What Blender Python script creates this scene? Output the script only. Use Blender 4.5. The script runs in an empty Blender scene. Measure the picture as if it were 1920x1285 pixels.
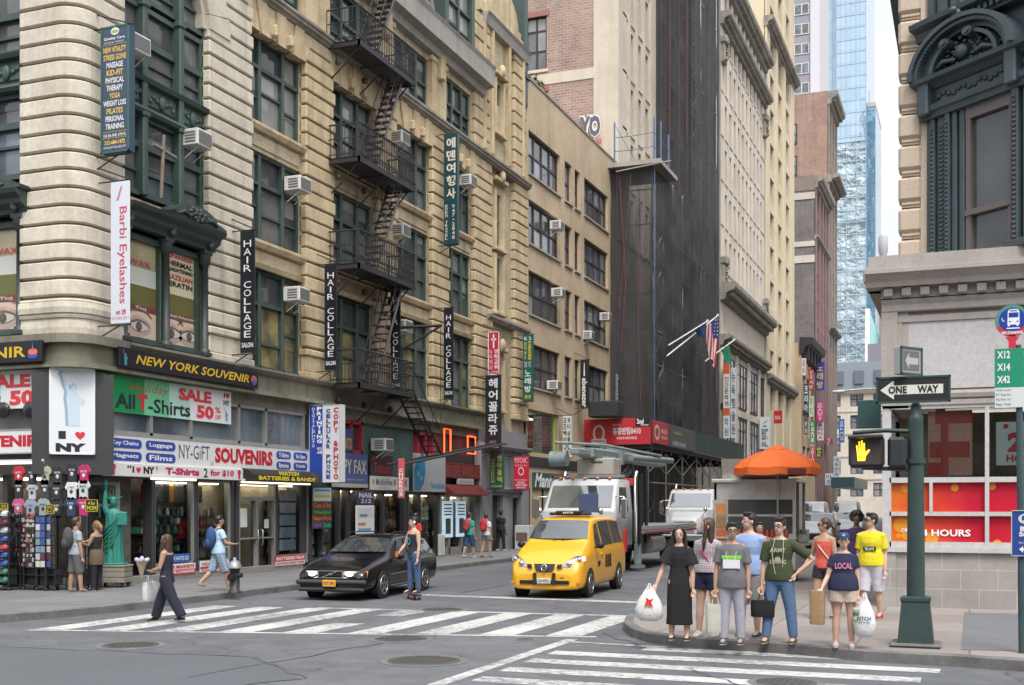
import bpy, math, random
from mathutils import Vector, Matrix
R = math.radians
rnd = random.Random(11)
sc = bpy.context.scene
col = sc.collection
PI = math.pi
FPX, CX, HY, HC = 2200.0, 960.0, 950.0, 2.1
YAW = math.atan((1818 - CX) / FPX)
cy_, sy_ = math.cos(YAW), math.sin(YAW)
cam = bpy.data.objects.new('camera', bpy.data.cameras.new('camera'))
col.objects.link(cam)
cam.location = (0, 0, HC)
cam.rotation_euler = (R(90), 0, YAW)
cam.data.sensor_width = 36.0
cam.data.lens = 36.0 * FPX / 1920.0
cam.data.shift_y = (HY - 642.5) / 1920.0
cam.data.clip_end = 3000
cam.data.clip_start = 0.1
sc.camera = cam
SUN_EL, SUN_AZ = R(58), R(148)
w = bpy.data.worlds.new('World')
sc.world = w
w.use_nodes = True
nt = w.node_tree
bg = nt.nodes['Background']
sky = nt.nodes.new('ShaderNodeTexSky')
sky.sky_type = 'NISHITA'
sky.sun_disc = False
sky.sun_elevation = SUN_EL
sky.sun_rotation = SUN_AZ
sky.air_density = 1.0
sky.dust_density = 1.4
sky.ozone_density = 1.0
hsv = nt.nodes.new('ShaderNodeHueSaturation')
hsv.inputs['Saturation'].default_value = 0.2
nt.links.new(sky.outputs[0], hsv.inputs['Color'])
tcw = nt.nodes.new('ShaderNodeTexCoord')
cl = nt.nodes.new('ShaderNodeTexNoise')
cl.inputs['Scale'].default_value = 2.2
cl.inputs['Detail'].default_value = 5
mr = nt.nodes.new('ShaderNodeMapRange')
mr.inputs['From Min'].default_value = 0.3
mr.inputs['From Max'].default_value = 0.7
mr.inputs['To Min'].default_value = 0.72
mr.inputs['To Max'].default_value = 1.25
mul = nt.nodes.new('ShaderNodeVectorMath')
mul.operation = 'SCALE'
nt.links.new(tcw.outputs['Generated'], cl.inputs['Vector'])
nt.links.new(cl.outputs[0], mr.inputs['Value'])
nt.links.new(hsv.outputs[0], mul.inputs[0])
sz = nt.nodes.new('ShaderNodeSeparateXYZ')
nt.links.new(tcw.outputs['Generated'], sz.inputs[0])
mz = nt.nodes.new('ShaderNodeMapRange')
mz.inputs['To Min'].default_value = 0.75
mz.inputs['To Max'].default_value = 2.1
nt.links.new(sz.outputs[2], mz.inputs['Value'])
m2 = nt.nodes.new('ShaderNodeMath')
m2.operation = 'MULTIPLY'
nt.links.new(mr.outputs[0], m2.inputs[0])
nt.links.new(mz.outputs[0], m2.inputs[1])
nt.links.new(m2.outputs[0], mul.inputs['Scale'])
nt.links.new(mul.outputs[0], bg.inputs['Color'])
bg.inputs['Strength'].default_value = 0.14
sl = bpy.data.lights.new('sun', 'SUN')
sl.energy = 1.3
sl.angle = R(18)
sl.color = (1.0, 0.95, 0.88)
so = bpy.data.objects.new('sun', sl)
col.objects.link(so)
S_ = Vector((math.sin(SUN_AZ) * math.cos(SUN_EL), math.cos(SUN_AZ) * math.cos(SUN_EL), math.sin(SUN_EL)))
so.rotation_euler = (-S_).to_track_quat('-Z', 'Y').to_euler()
so.location = (0, 0, 60)
vs = sc.view_settings
vs.view_transform = 'Standard'
vs.look = 'None'
vs.gamma = 1
vs.exposure = 0.82
sc.cycles.use_denoising = True
sc.cycles.max_bounces = 7
sc.cycles.transparent_max_bounces = 12
sc.cycles.caustics_reflective = False
sc.cycles.caustics_refractive = False
sc.cycles.sample_clamp_indirect = 6
def ray(px, py):
 u = (px - CX) / FPX
 return (u * cy_ - sy_, u * sy_ + cy_, (HY - py) / FPX)
def onX(px, py, X):
 d = ray(px, py); t = X / d[0]
 return (t * d[1], HC + t * d[2])
def onY(px, py, Y):
 d = ray(px, py); t = Y / d[1]
 return (t * d[0], HC + t * d[2])
def onZ(px, py, Z=0.0):
 d = ray(px, py); t = (Z - HC) / d[2]
 return (t * d[0], t * d[1])
def yx(px, X): return onX(px, 900, X)[0]
FLIP = None
def FX(X, y0=0.0):
 return Matrix(((0, 1, 0, X), (1, 0, 0, y0), (0, 0, 1, 0), (0, 0, 0, 1)))
def FXN(X, y0=0.0):
 return Matrix(((0, -1, 0, X), (1, 0, 0, y0), (0, 0, 1, 0), (0, 0, 0, 1)))
def FY(Y, x0=0.0):
 return Matrix(((1, 0, 0, x0), (0, -1, 0, Y), (0, 0, 1, 0), (0, 0, 0, 1)))
def TR(loc, rz=0.0, s=1.0):
 return Matrix.Translation(loc) @ Matrix.Rotation(rz, 4, 'Z') @ Matrix.Scale(s, 4)
class MB:
 def __init__(s, M=None):
  s.v = []; s.f = []; s.m = []; s.s = []; s.M = M; s.mi = 0
 def add(s, vs_, fs, smooth=False):
  n = len(s.v)
  if s.M is not None:
   M = s.M
   s.v.extend([tuple(M @ Vector(p)) for p in vs_])
  else:
   s.v.extend([tuple(p) for p in vs_])
  for f in fs:
   s.f.append([i + n for i in f]); s.m.append(s.mi); s.s.append(smooth)
  return s
 def quad(s, a, b, c, d): return s.add([a, b, c, d], [(0, 1, 2, 3)])
 def box(s, x0, x1, y0, y1, z0, z1, b=0.0):
  if x0 > x1: x0, x1 = x1, x0
  if y0 > y1: y0, y1 = y1, y0
  if z0 > z1: z0, z1 = z1, z0
  b = min(b, (x1 - x0) * .45, (y1 - y0) * .45, (z1 - z0) * .45)
  if b <= 0:
   return s.add([(x0, y0, z0), (x1, y0, z0), (x1, y1, z0), (x0, y1, z0), (x0, y0, z1), (x1, y0, z1), (x1, y1, z1), (x0, y1, z1)],
       [(0, 3, 2, 1), (4, 5, 6, 7), (0, 1, 5, 4), (1, 2, 6, 5), (2, 3, 7, 6), (3, 0, 4, 7)])
  V = []; ix = {}
  for i, (X, sx) in enumerate(((x0, 1), (x1, -1))):
   for j, (Y, sy) in enumerate(((y0, 1), (y1, -1))):
    for k, (Z, sz) in enumerate(((z0, 1), (z1, -1))):
     for a in range(3):
      ix[i, j, k, a] = len(V)
      V.append((X + (0 if a == 0 else sx * b), Y + (0 if a == 1 else sy * b), Z + (0 if a == 2 else sz * b)))
  F = []
  for i in (0, 1):
   F.append([ix[i, 0, 0, 0], ix[i, 1, 0, 0], ix[i, 1, 1, 0], ix[i, 0, 1, 0]])
   F.append([ix[0, i, 0, 1], ix[1, i, 0, 1], ix[1, i, 1, 1], ix[0, i, 1, 1]])
   F.append([ix[0, 0, i, 2], ix[1, 0, i, 2], ix[1, 1, i, 2], ix[0, 1, i, 2]])
  for p in (0, 1):
   for q in (0, 1):
    F.append([ix[0, p, q, 1], ix[1, p, q, 1], ix[1, p, q, 2], ix[0, p, q, 2]])
    F.append([ix[p, 0, q, 0], ix[p, 1, q, 0], ix[p, 1, q, 2], ix[p, 0, q, 2]])
    F.append([ix[p, q, 0, 0], ix[p, q, 1, 0], ix[p, q, 1, 1], ix[p, q, 0, 1]])
    for r in (0, 1): F.append([ix[p, q, r, 0], ix[p, q, r, 1], ix[p, q, r, 2]])
  return s.add(V, F)
 def loft(s, rings, closed=True, caps=True, smooth=True):
  n = len(rings[0]); V = [p for r in rings for p in r]; F = []
  for i in range(len(rings) - 1):
   for j in range(n if closed else n - 1):
    k = (j + 1) % n
    F.append((i * n + j, i * n + k, (i + 1) * n + k, (i + 1) * n + j))
  s.add(V, F, smooth)
  if caps:
   s.add(list(rings[0]), [tuple(range(n))[::-1]]); s.add(list(rings[-1]), [tuple(range(n))])
  return s
 def tube(s, pts, r, n=8, caps=True, smooth=True, flat=1.0):
  pts = [Vector(p) for p in pts]
  rs = r if isinstance(r, (list, tuple)) else [r] * len(pts)
  rings = []; up = None
  for i, p in enumerate(pts):
   t = (pts[min(i + 1, len(pts) - 1)] - pts[max(i - 1, 0)]).normalized()
   if up is None:
    up = Vector((0, 0, 1)) if abs(t.z) < .9 else Vector((1, 0, 0))
   a = t.cross(up).normalized(); b = a.cross(t).normalized(); up = b
   rings.append([p + (a * math.cos(2 * PI * k / n) + b * math.sin(2 * PI * k / n) * flat) * rs[i] for k in range(n)])
  return s.loft(rings, True, caps, smooth)
 def cyl(s, p0, p1, r, n=12, r1=None, smooth=True):
  return s.tube([p0, p1], [r, r if r1 is None else r1], n, True, smooth)
 def lathe(s, prof, n=16, c=(0, 0, 0), smooth=True, sx=1.0, sy=1.0):
  rings = [[(c[0] + sx * r * math.cos(2 * PI * k / n), c[1] + sy * r * math.sin(2 * PI * k / n), c[2] + z) for k in range(n)] for r, z in prof]
  return s.loft(rings, True, True, smooth)
 def ball(s, c, r, n=12, m=8, smooth=True):
  if not isinstance(r, (list, tuple)): r = (r, r, r)
  rings = []
  for i in range(m + 1):
   a = -PI / 2 + PI * i / m
   q = max(math.cos(a), .02)
   rings.append([(c[0] + r[0] * q * math.cos(2 * PI * k / n), c[1] + r[1] * q * math.sin(2 * PI * k / n), c[2] + r[2] * math.sin(a)) for k in range(n)])
  return s.loft(rings, True, True, smooth)
 def prism(s, poly, o0, o1):
  n = len(poly)
  V = [(u, o0, z) for u, z in poly] + [(u, o1, z) for u, z in poly]
  F = [tuple(range(n)), tuple(range(2 * n - 1, n - 1, -1))]
  for i in range(n):
   j = (i + 1) % n
   F.append((i, i + n, j + n, j))
  return s.add(V, F)
 def prof(s, pr, u0, u1):
  n = len(pr)
  V = [(u0, o, z) for o, z in pr] + [(u1, o, z) for o, z in pr]
  F = [tuple(range(n)), tuple(range(2 * n - 1, n - 1, -1))]
  for i in range(n):
   j = (i + 1) % n
   F.append((i, i + n, j + n, j))
  return s.add(V, F)
 def wall(s, u0, u1, z0, z1, holes, depth, o=0.0):
  us = sorted({u0, u1, *[h[0] for h in holes], *[h[1] for h in holes]})
  zs = sorted({z0, z1, *[h[2] for h in holes], *[h[3] for h in holes]})
  us = [u for u in us if u0 - 1e-6 <= u <= u1 + 1e-6]; zs = [z for z in zs if z0 - 1e-6 <= z <= z1 + 1e-6]
  for i in range(len(us) - 1):
   run = None
   for j in range(len(zs)):
    inside = True
    if j < len(zs) - 1:
     um, zm = (us[i] + us[i + 1]) / 2, (zs[j] + zs[j + 1]) / 2
     inside = any(h[0] < um < h[1] and h[2] < zm < h[3] for h in holes)
    if not inside and run is None: run = zs[j]
    if inside and run is not None:
     s.quad((us[i], o, run), (us[i + 1], o, run), (us[i + 1], o, zs[j]), (us[i], o, zs[j])); run = None
  for a, b, c, d in holes:
   e = o - depth
   s.quad((a, o, c), (a, e, c), (a, e, d), (a, o, d)); s.quad((b, o, c), (b, o, d), (b, e, d), (b, e, c))
   s.quad((a, o, d), (a, e, d), (b, e, d), (b, o, d)); s.quad((a, o, c), (b, o, c), (b, e, c), (a, e, c))
  return s
 def disc(s, c, r, o, n=20, ry=None):
  ry = r if ry is None else ry
  return s.add([(c[0] + r * math.cos(2 * PI * k / n), o, c[1] + ry * math.sin(2 * PI * k / n)) for k in range(n)], [tuple(range(n))])
 def build(s, name, mats, parent=None, world=True):
  if not s.v: return None
  me = bpy.data.meshes.new(name)
  V = s.v
  if parent is not None and world:
   root = parent
   while root.parent: root = root.parent
   Mi = (Matrix.Translation(root.location) @ root.rotation_euler.to_matrix().to_4x4()).inverted()
   V = [tuple(Mi @ Vector(p)) for p in V]
  me.from_pydata(V, [], s.f)
  for m in (mats if isinstance(mats, (list, tuple)) else [mats]): me.materials.append(m)
  me.polygons.foreach_set('material_index', s.m)
  me.polygons.foreach_set('use_smooth', s.s)
  me.update()
  o = bpy.data.objects.new(name, me)
  col.objects.link(o)
  if parent is not None: o.parent = parent
  return o
def tag(o, label=None, cat=None, group=None, kind=None):
 if label: o['label'] = label
 if cat: o['category'] = cat
 if group: o['group'] = group
 if kind: o['kind'] = kind
 return o
def thing(name, label, cat, loc=(0, 0, 0), rz=0.0, group=None):
 o = bpy.data.objects.new(name, None)
 col.objects.link(o)
 o.empty_display_size = .2
 o.location = loc; o.rotation_euler = (0, 0, rz)
 return tag(o, label, cat, group)
def copy_tree(o, parent=None, loc=None, rz=None, label=None):
 c = o.copy(); col.objects.link(c)
 if parent is not None: c.parent = parent
 if loc is not None: c.location = loc
 if rz is not None: c.rotation_euler = (0, 0, rz)
 if label: c['label'] = label
 for ch in list(o.children): copy_tree(ch, c)
 return c
_tc = {}
def glyphs(txt, bold=0.0, shear=0.0, space=1.0):
 k = (txt, bold, shear, space)
 if k in _tc: return _tc[k]
 cu = bpy.data.curves.new('lettering', 'FONT')
 cu.body = txt; cu.size = 1; cu.offset = bold; cu.shear = shear; cu.space_character = space
 cu.resolution_u = 2; cu.fill_mode = 'FRONT'
 ob = bpy.data.objects.new('lettering', cu)
 me = ob.to_mesh()
 V = [tuple(v.co) for v in me.vertices]; F = [tuple(p.vertices) for p in me.polygons]
 ob.to_mesh_clear()
 bpy.data.objects.remove(ob); bpy.data.curves.remove(cu)
 if V:
  x0 = min(v[0] for v in V); x1 = max(v[0] for v in V); y0 = min(v[1] for v in V); y1 = max(v[1] for v in V)
 else: x0 = y0 = 0; x1 = y1 = 1
 _tc[k] = (V, F, x0, x1, y0, y1)
 return _tc[k]
def put_text(mb, txt, u0, u1, z0, z1, o, bold=0.0, shear=0.0, fit=True, slope=0.0):
 V, F, x0, x1, y0, y1 = glyphs(txt, bold, shear)
 sx = (u1 - u0) / max(x1 - x0, 1e-6); sz = (z1 - z0) / max(y1 - y0, 1e-6)
 if not fit:
  k = min(abs(sx), abs(sz)); sx = k * (1 if sx > 0 else -1); sz = k
 um = (u0 + u1) / 2; zm = (z0 + z1) / 2; xm = (x0 + x1) / 2; ym = (y0 + y1) / 2
 mb.add([(um + (x - xm) * sx, o, zm + (y - ym) * sz + slope * (x - xm) * sx) for x, y, _ in V], F)
def put_column(mb, txt, u0, u1, z0, z1, o, bold=0.0, gap=.18):
 n = len(txt); h = (z1 - z0) / n
 for i, ch in enumerate(txt):
  if ch == ' ': continue
  V, F, x0, x1, y0, y1 = glyphs(ch, bold)
  zt = z1 - i * h
  k = h * (1 - gap) / max(y1 - y0, .45) ; kk = (u1 - u0) / max(x1 - x0, .45)
  if ch in '-·': k = kk
  um = (u0 + u1) / 2; xm = (x0 + x1) / 2; ym = (y0 + y1) / 2
  mb.add([(um + (x - xm) * kk, o, zt - h / 2 + (y - ym) * k) for x, y, _ in V], F)
def put_down(mb, txt, u0, u1, z0, z1, o, bold=0.0, shear=0.0):
 V, F, x0, x1, y0, y1 = glyphs(txt, bold, shear)
 sx = (z1 - z0) / max(x1 - x0, 1e-6); sy = (u1 - u0) / max(y1 - y0, 1e-6)
 um = (u0 + u1) / 2; zm = (z0 + z1) / 2; xm = (x0 + x1) / 2; ym = (y0 + y1) / 2
 mb.add([(um + (y - ym) * sy, o, zm - (x - xm) * sx) for x, y, _ in V], F)
def heart(mb, u, z, r, o):
 P = []
 for i in range(24):
  t = 2 * PI * i / 24
  P.append((u + r * math.sin(t) ** 3, o, z + r * (13 * math.cos(t) - 5 * math.cos(2 * t) - 2 * math.cos(3 * t) - math.cos(4 * t)) / 16))
 mb.add(P, [tuple(range(24))])
MATS = {}
def nodes(name):
 m = bpy.data.materials.new(name); m.use_nodes = True
 t = m.node_tree
 return m, t, t.nodes['Principled BSDF']
def N(t, kind, **kw):
 n = t.nodes.new('ShaderNode' + kind)
 for k, v in kw.items():
  if k in n.inputs.keys(): n.inputs[k].default_value = v
  else: setattr(n, k, v)
 return n
def c4(c): return (c[0], c[1], c[2], 1)
def plain(name, c, rough=.5, metal=0.0, spec=.5, emit=None, es=0.0, coat=0.0):
 m, t, b = nodes(name)
 b.inputs['Base Color'].default_value = c4(c); b.inputs['Roughness'].default_value = rough
 b.inputs['Metallic'].default_value = metal; b.inputs['Specular IOR Level'].default_value = spec
 b.inputs['Coat Weight'].default_value = coat; b.inputs['Coat Roughness'].default_value = .04
 if emit: b.inputs['Emission Color'].default_value = c4(emit); b.inputs['Emission Strength'].default_value = es
 return m
def worn(name, c, c2=None, scale=1.5, rough=.8, bump=.3, fine=14, streak=0.0, amt=.5, metal=0.0, bs=60, dist=.01, coord='w', fade=.12):
 m, t, b = nodes(name)
 if c2 is None: c2 = tuple(x * .62 for x in c)
 L = t.links.new
 if coord == 'w': P = N(t, 'NewGeometry').outputs['Position']
 else: P = N(t, 'TexCoord').outputs['Object']
 n1 = N(t, 'TexNoise', Scale=scale, Detail=6, Roughness=.62); L(P, n1.inputs['Vector'])
 n2 = N(t, 'TexNoise', Scale=fine, Detail=4, Roughness=.7); L(P, n2.inputs['Vector'])
 r1 = N(t, 'MapRange'); L(n1.outputs[0], r1.inputs[0]); r1.inputs[1].default_value = .38; r1.inputs[2].default_value = .72
 r1.inputs[4].default_value = amt
 mx = N(t, 'Mix', data_type='RGBA'); mx.inputs[6].default_value = c4(c); mx.inputs[7].default_value = c4(c2)
 L(r1.outputs[0], mx.inputs[0])
 last = mx.outputs[2]
 if streak > 0:
  mp = N(t, 'Mapping'); mp.inputs['Scale'].default_value = (3.2, 3.2, .16); L(P, mp.inputs[0])
  n3 = N(t, 'TexNoise', Scale=1.0, Detail=5, Roughness=.6); L(mp.outputs[0], n3.inputs['Vector'])
  r3 = N(t, 'MapRange'); L(n3.outputs[0], r3.inputs[0]); r3.inputs[1].default_value = .5; r3.inputs[2].default_value = .78; r3.inputs[4].default_value = streak
  m3 = N(t, 'Mix', data_type='RGBA'); L(r3.outputs[0], m3.inputs[0]); L(last, m3.inputs[6]); m3.inputs[7].default_value = c4([x * .35 for x in c])
  last = m3.outputs[2]
 r2 = N(t, 'MapRange'); L(n2.outputs[0], r2.inputs[0]); r2.inputs[1].default_value = .3; r2.inputs[2].default_value = .7
 r2.inputs[3].default_value = 1 - fade; r2.inputs[4].default_value = 1 + fade
 vm = N(t, 'VectorMath', operation='SCALE'); L(last, vm.inputs[0]); L(r2.outputs[0], vm.inputs['Scale'])
 L(vm.outputs[0], b.inputs['Base Color'])
 b.inputs['Roughness'].default_value = rough; b.inputs['Metallic'].default_value = metal
 if bump > 0:
  n4 = N(t, 'TexNoise', Scale=bs, Detail=4); L(P, n4.inputs['Vector'])
  bp = N(t, 'Bump', Strength=bump, Distance=dist); L(n4.outputs[0], bp.inputs['Height']); L(bp.outputs[0], b.inputs['Normal'])
 return m
def brick(name, c1, c2, mortar, bw=.22, bh=.075, ax='y', amt=.35, streak=.25, msize=.012):
 m, t, b = nodes(name); L = t.links.new
 P = N(t, 'NewGeometry').outputs['Position']
 sp = N(t, 'SeparateXYZ'); L(P, sp.inputs[0]); cb = N(t, 'CombineXYZ')
 L(sp.outputs[1 if ax == 'y' else 0], cb.inputs[0]); L(sp.outputs[2], cb.inputs[1])
 br = N(t, 'TexBrick'); br.inputs['Scale'].default_value = 1; br.inputs['Brick Width'].default_value = bw; br.inputs['Row Height'].default_value = bh
 br.inputs['Mortar Size'].default_value = msize; br.inputs['Color1'].default_value = c4(c1); br.inputs['Color2'].default_value = c4(c2); br.inputs['Mortar'].default_value = c4(mortar)
 L(cb.outputs[0], br.inputs['Vector'])
 n1 = N(t, 'TexNoise', Scale=.55, Detail=6, Roughness=.65); L(P, n1.inputs['Vector'])
 r1 = N(t, 'MapRange'); L(n1.outputs[0], r1.inputs[0]); r1.inputs[1].default_value = .35; r1.inputs[2].default_value = .75; r1.inputs[3].default_value = 1.12; r1.inputs[4].default_value = 1 - amt
 mp = N(t, 'Mapping'); mp.inputs['Scale'].default_value = (2.4, 2.4, .14); L(P, mp.inputs[0])
 n3 = N(t, 'TexNoise', Scale=1.0, Detail=5); L(mp.outputs[0], n3.inputs['Vector'])
 r3 = N(t, 'MapRange'); L(n3.outputs[0], r3.inputs[0]); r3.inputs[1].default_value = .5; r3.inputs[2].default_value = .8; r3.inputs[3].default_value = 1; r3.inputs[4].default_value = 1 - streak
 ml = N(t, 'Math', operation='MULTIPLY'); L(r1.outputs[0], ml.inputs[0]); L(r3.outputs[0], ml.inputs[1])
 vm = N(t, 'VectorMath', operation='SCALE'); L(br.outputs[0], vm.inputs[0]); L(ml.outputs[0], vm.inputs['Scale'])
 L(vm.outputs[0], b.inputs['Base Color']); b.inputs['Roughness'].default_value = .85
 bp = N(t, 'Bump', Strength=.35, Distance=.01); L(br.outputs['Fac'], bp.inputs['Height']); bp.invert = True; L(bp.outputs[0], b.inputs['Normal'])
 return m
def pane(name, c, c2, rough=.06, scale=.5, spec=.6, wob=.02):
 m, t, b = nodes(name); L = t.links.new
 P = N(t, 'NewGeometry').outputs['Position']
 n1 = N(t, 'TexNoise', Scale=scale, Detail=3); L(P, n1.inputs['Vector'])
 r1 = N(t, 'MapRange'); L(n1.outputs[0], r1.inputs[0]); r1.inputs[1].default_value = .35; r1.inputs[2].default_value = .65
 mx = N(t, 'Mix', data_type='RGBA'); mx.inputs[6].default_value = c4(c); mx.inputs[7].default_value = c4(c2); L(r1.outputs[0], mx.inputs[0])
 L(mx.outputs[2], b.inputs['Base Color']); b.inputs['Roughness'].default_value = rough; b.inputs['Specular IOR Level'].default_value = spec
 n2 = N(t, 'TexNoise', Scale=1.4, Detail=1); L(P, n2.inputs['Vector'])
 bp = N(t, 'Bump', Strength=wob * 10, Distance=.05); L(n2.outputs[0], bp.inputs['Height']); L(bp.outputs[0], b.inputs['Normal'])
 return m
def clearglass(name, tint=(.9, .95, .95), refl=1.0):
 m, t, b = nodes(name); L = t.links.new
 tr = N(t, 'BsdfTransparent'); tr.inputs[0].default_value = c4(tint)
 gl = N(t, 'BsdfGlossy'); gl.inputs['Roughness'].default_value = .02
 fr = N(t, 'Fresnel'); fr.inputs[0].default_value = 1.5
 mt = N(t, 'Math', operation='MULTIPLY'); mt.inputs[1].default_value = refl; L(fr.outputs[0], mt.inputs[0])
 mx = N(t, 'MixShader'); L(mt.outputs[0], mx.inputs[0]); L(tr.outputs[0], mx.inputs[1]); L(gl.outputs[0], mx.inputs[2])
 L(mx.outputs[0], t.nodes['Material Output'].inputs[0])
 return m
_pc = {}
def paint(c, rough=.45, metal=0.0):
 k = (tuple(round(x, 3) for x in c), rough, metal)
 if k not in _pc: _pc[k] = plain('paint', c, rough, metal)
 return _pc[k]
M = {}
M['limestone'] = worn('limestone', (.62, .565, .46), (.36, .315, .245), scale=.9, rough=.85, streak=.5, amt=.7, fine=9)
M['limestone_groove'] = worn('limestone_groove', (.20, .165, .125), scale=2)
M['yellow_stone'] = worn('yellow_stone', (.58, .465, .295), (.31, .225, .13), scale=1.1, rough=.85, streak=.7, amt=.7, fine=8)
M['yellow_brick'] = brick('yellow_brick', (.55, .455, .29), (.43, .345, .21), (.43, .37, .27), .20, .065, streak=.5)
M['grey_stone'] = worn('grey_stone', (.30, .275, .235), (.13, .115, .09), scale=.8, streak=.5, amt=.8)
M['mossy_stone'] = worn('mossy_stone', (.235, .215, .17), (.10, .105, .055), scale=.7, streak=.6, amt=.9)
M['green_iron'] = worn('green_iron', (.052, .085, .072), (.03, .048, .042), scale=1.6, rough=.5, bump=.12, fine=10, streak=.25)
M['dark_iron'] = worn('dark_iron', (.024, .024, .028), (.04, .028, .024), scale=3, rough=.55, bump=.1)
M['alum'] = worn('alum', (.33, .33, .31), (.2, .2, .19), scale=2, rough=.42, bump=.05, metal=.3)
M['dark_panel'] = worn('dark_panel', (.045, .045, .05), rough=.45, bump=.06)
M['pane_dark'] = pane('pane_dark', (.045, .05, .055), (.10, .105, .105))
M['pane_grey'] = pane('pane_grey', (.10, .105, .105), (.17, .17, .165), scale=.8)
M['pane_blind'] = pane('pane_blind', (.30, .30, .28), (.20, .21, .20), scale=.9)
M['pane_blue'] = pane('pane_blue', (.07, .09, .11), (.22, .26, .29), scale=.6)
M['glass'] = clearglass('glass')
M['white_paint'] = worn('white_paint', (.74, .74, .71), (.5, .5, .47), scale=2.5, rough=.5, bump=.05, amt=.3)
M['ac_white'] = worn('ac_white', (.66, .65, .61), (.42, .40, .35), scale=3, rough=.5, bump=.04)
M['ac_grille'] = plain('ac_grille', (.13, .13, .13), .6)
M['concrete'] = worn('concrete', (.37, .345, .315), (.22, .20, .18), scale=.8, streak=.5)
M['tan_stucco'] = worn('tan_stucco', (.53, .415, .28), (.36, .27, .18), scale=.45, streak=.35, amt=.75, fine=6, bump=.2)
M['cream'] = worn('cream', (.55, .49, .40), (.38, .33, .26), scale=.5, streak=.25, amt=.6)
M['black'] = plain('black', (.012, .012, .014), .5)
M['rubber'] = plain('rubber', (.02, .02, .02), .8)
M['chrome'] = plain('chrome', (.62, .62, .62), .18, 1.0)
M['steel'] = worn('steel', (.45, .45, .44), (.3, .29, .28), scale=3, rough=.33, bump=.04, metal=.9)
M['shop_fill'] = plain('shop_fill', (1, .93, .8), emit=(1, .88, .66), es=5)  # glow for the strips added to brighten the shop interiors
M['tube_light'] = plain('tube_light', (1, .95, .85), emit=(1, .9, .68), es=1.5)
# ================================================================ ground
def asphalt():
 m, t, b = nodes('asphalt'); L = t.links.new
 P = N(t, 'NewGeometry').outputs['Position']
 n1 = N(t, 'TexNoise', Scale=.22, Detail=7, Roughness=.6); L(P, n1.inputs['Vector'])
 n2 = N(t, 'TexNoise', Scale=30, Detail=5, Roughness=.85); L(P, n2.inputs['Vector'])
 n5 = N(t, 'TexNoise', Scale=1.7, Detail=5, Roughness=.7); L(P, n5.inputs['Vector'])
 cr = N(t, 'ValToRGB'); L(n1.outputs[0], cr.inputs[0])
 cr.color_ramp.elements[0].position = .33; cr.color_ramp.elements[0].color = (.095, .10, .108, 1)
 cr.color_ramp.elements[1].position = .7; cr.color_ramp.elements[1].color = (.155, .16, .17, 1)
 r2 = N(t, 'MapRange'); L(n2.outputs[0], r2.inputs[0]); r2.inputs[1].default_value = .25; r2.inputs[2].default_value = .75; r2.inputs[3].default_value = .62; r2.inputs[4].default_value = 1.36
 r5 = N(t, 'MapRange'); L(n5.outputs[0], r5.inputs[0]); r5.inputs[1].default_value = .35; r5.inputs[2].default_value = .7; r5.inputs[3].default_value = 1.12; r5.inputs[4].default_value = .74
 ml = N(t, 'Math', operation='MULTIPLY'); L(r2.outputs[0], ml.inputs[0]); L(r5.outputs[0], ml.inputs[1])
 vm = N(t, 'VectorMath', operation='SCALE'); L(cr.outputs[0], vm.inputs[0]); L(ml.outputs[0], vm.inputs['Scale'])
 vo = N(t, 'TexVoronoi', feature='DISTANCE_TO_EDGE', Scale=.33); 
 ad = N(t, 'VectorMath', operation='ADD'); L(P, ad.inputs[0])
 n6 = N(t, 'TexNoise', Scale=1.1, Detail=5); L(P, n6.inputs['Vector']); L(n6.outputs[1], ad.inputs[1]); L(ad.outputs[0], vo.inputs['Vector'])
 rc = N(t, 'MapRange'); L(vo.outputs[0], rc.inputs[0]); rc.inputs[1].default_value = .002; rc.inputs[2].default_value = .008; rc.inputs[3].default_value = .62; rc.inputs[4].default_value = 1
 v2 = N(t, 'VectorMath', operation='SCALE'); L(vm.outputs[0], v2.inputs[0]); L(rc.outputs[0], v2.inputs['Scale'])
 L(v2.outputs[0], b.inputs['Base Color']); b.inputs['Roughness'].default_value = .82; b.inputs['Specular IOR Level'].default_value = .4
 bp = N(t, 'Bump', Strength=.35, Distance=.012); L(n2.outputs[0], bp.inputs['Height']); L(bp.outputs[0], b.inputs['Normal'])
 return m
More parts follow.
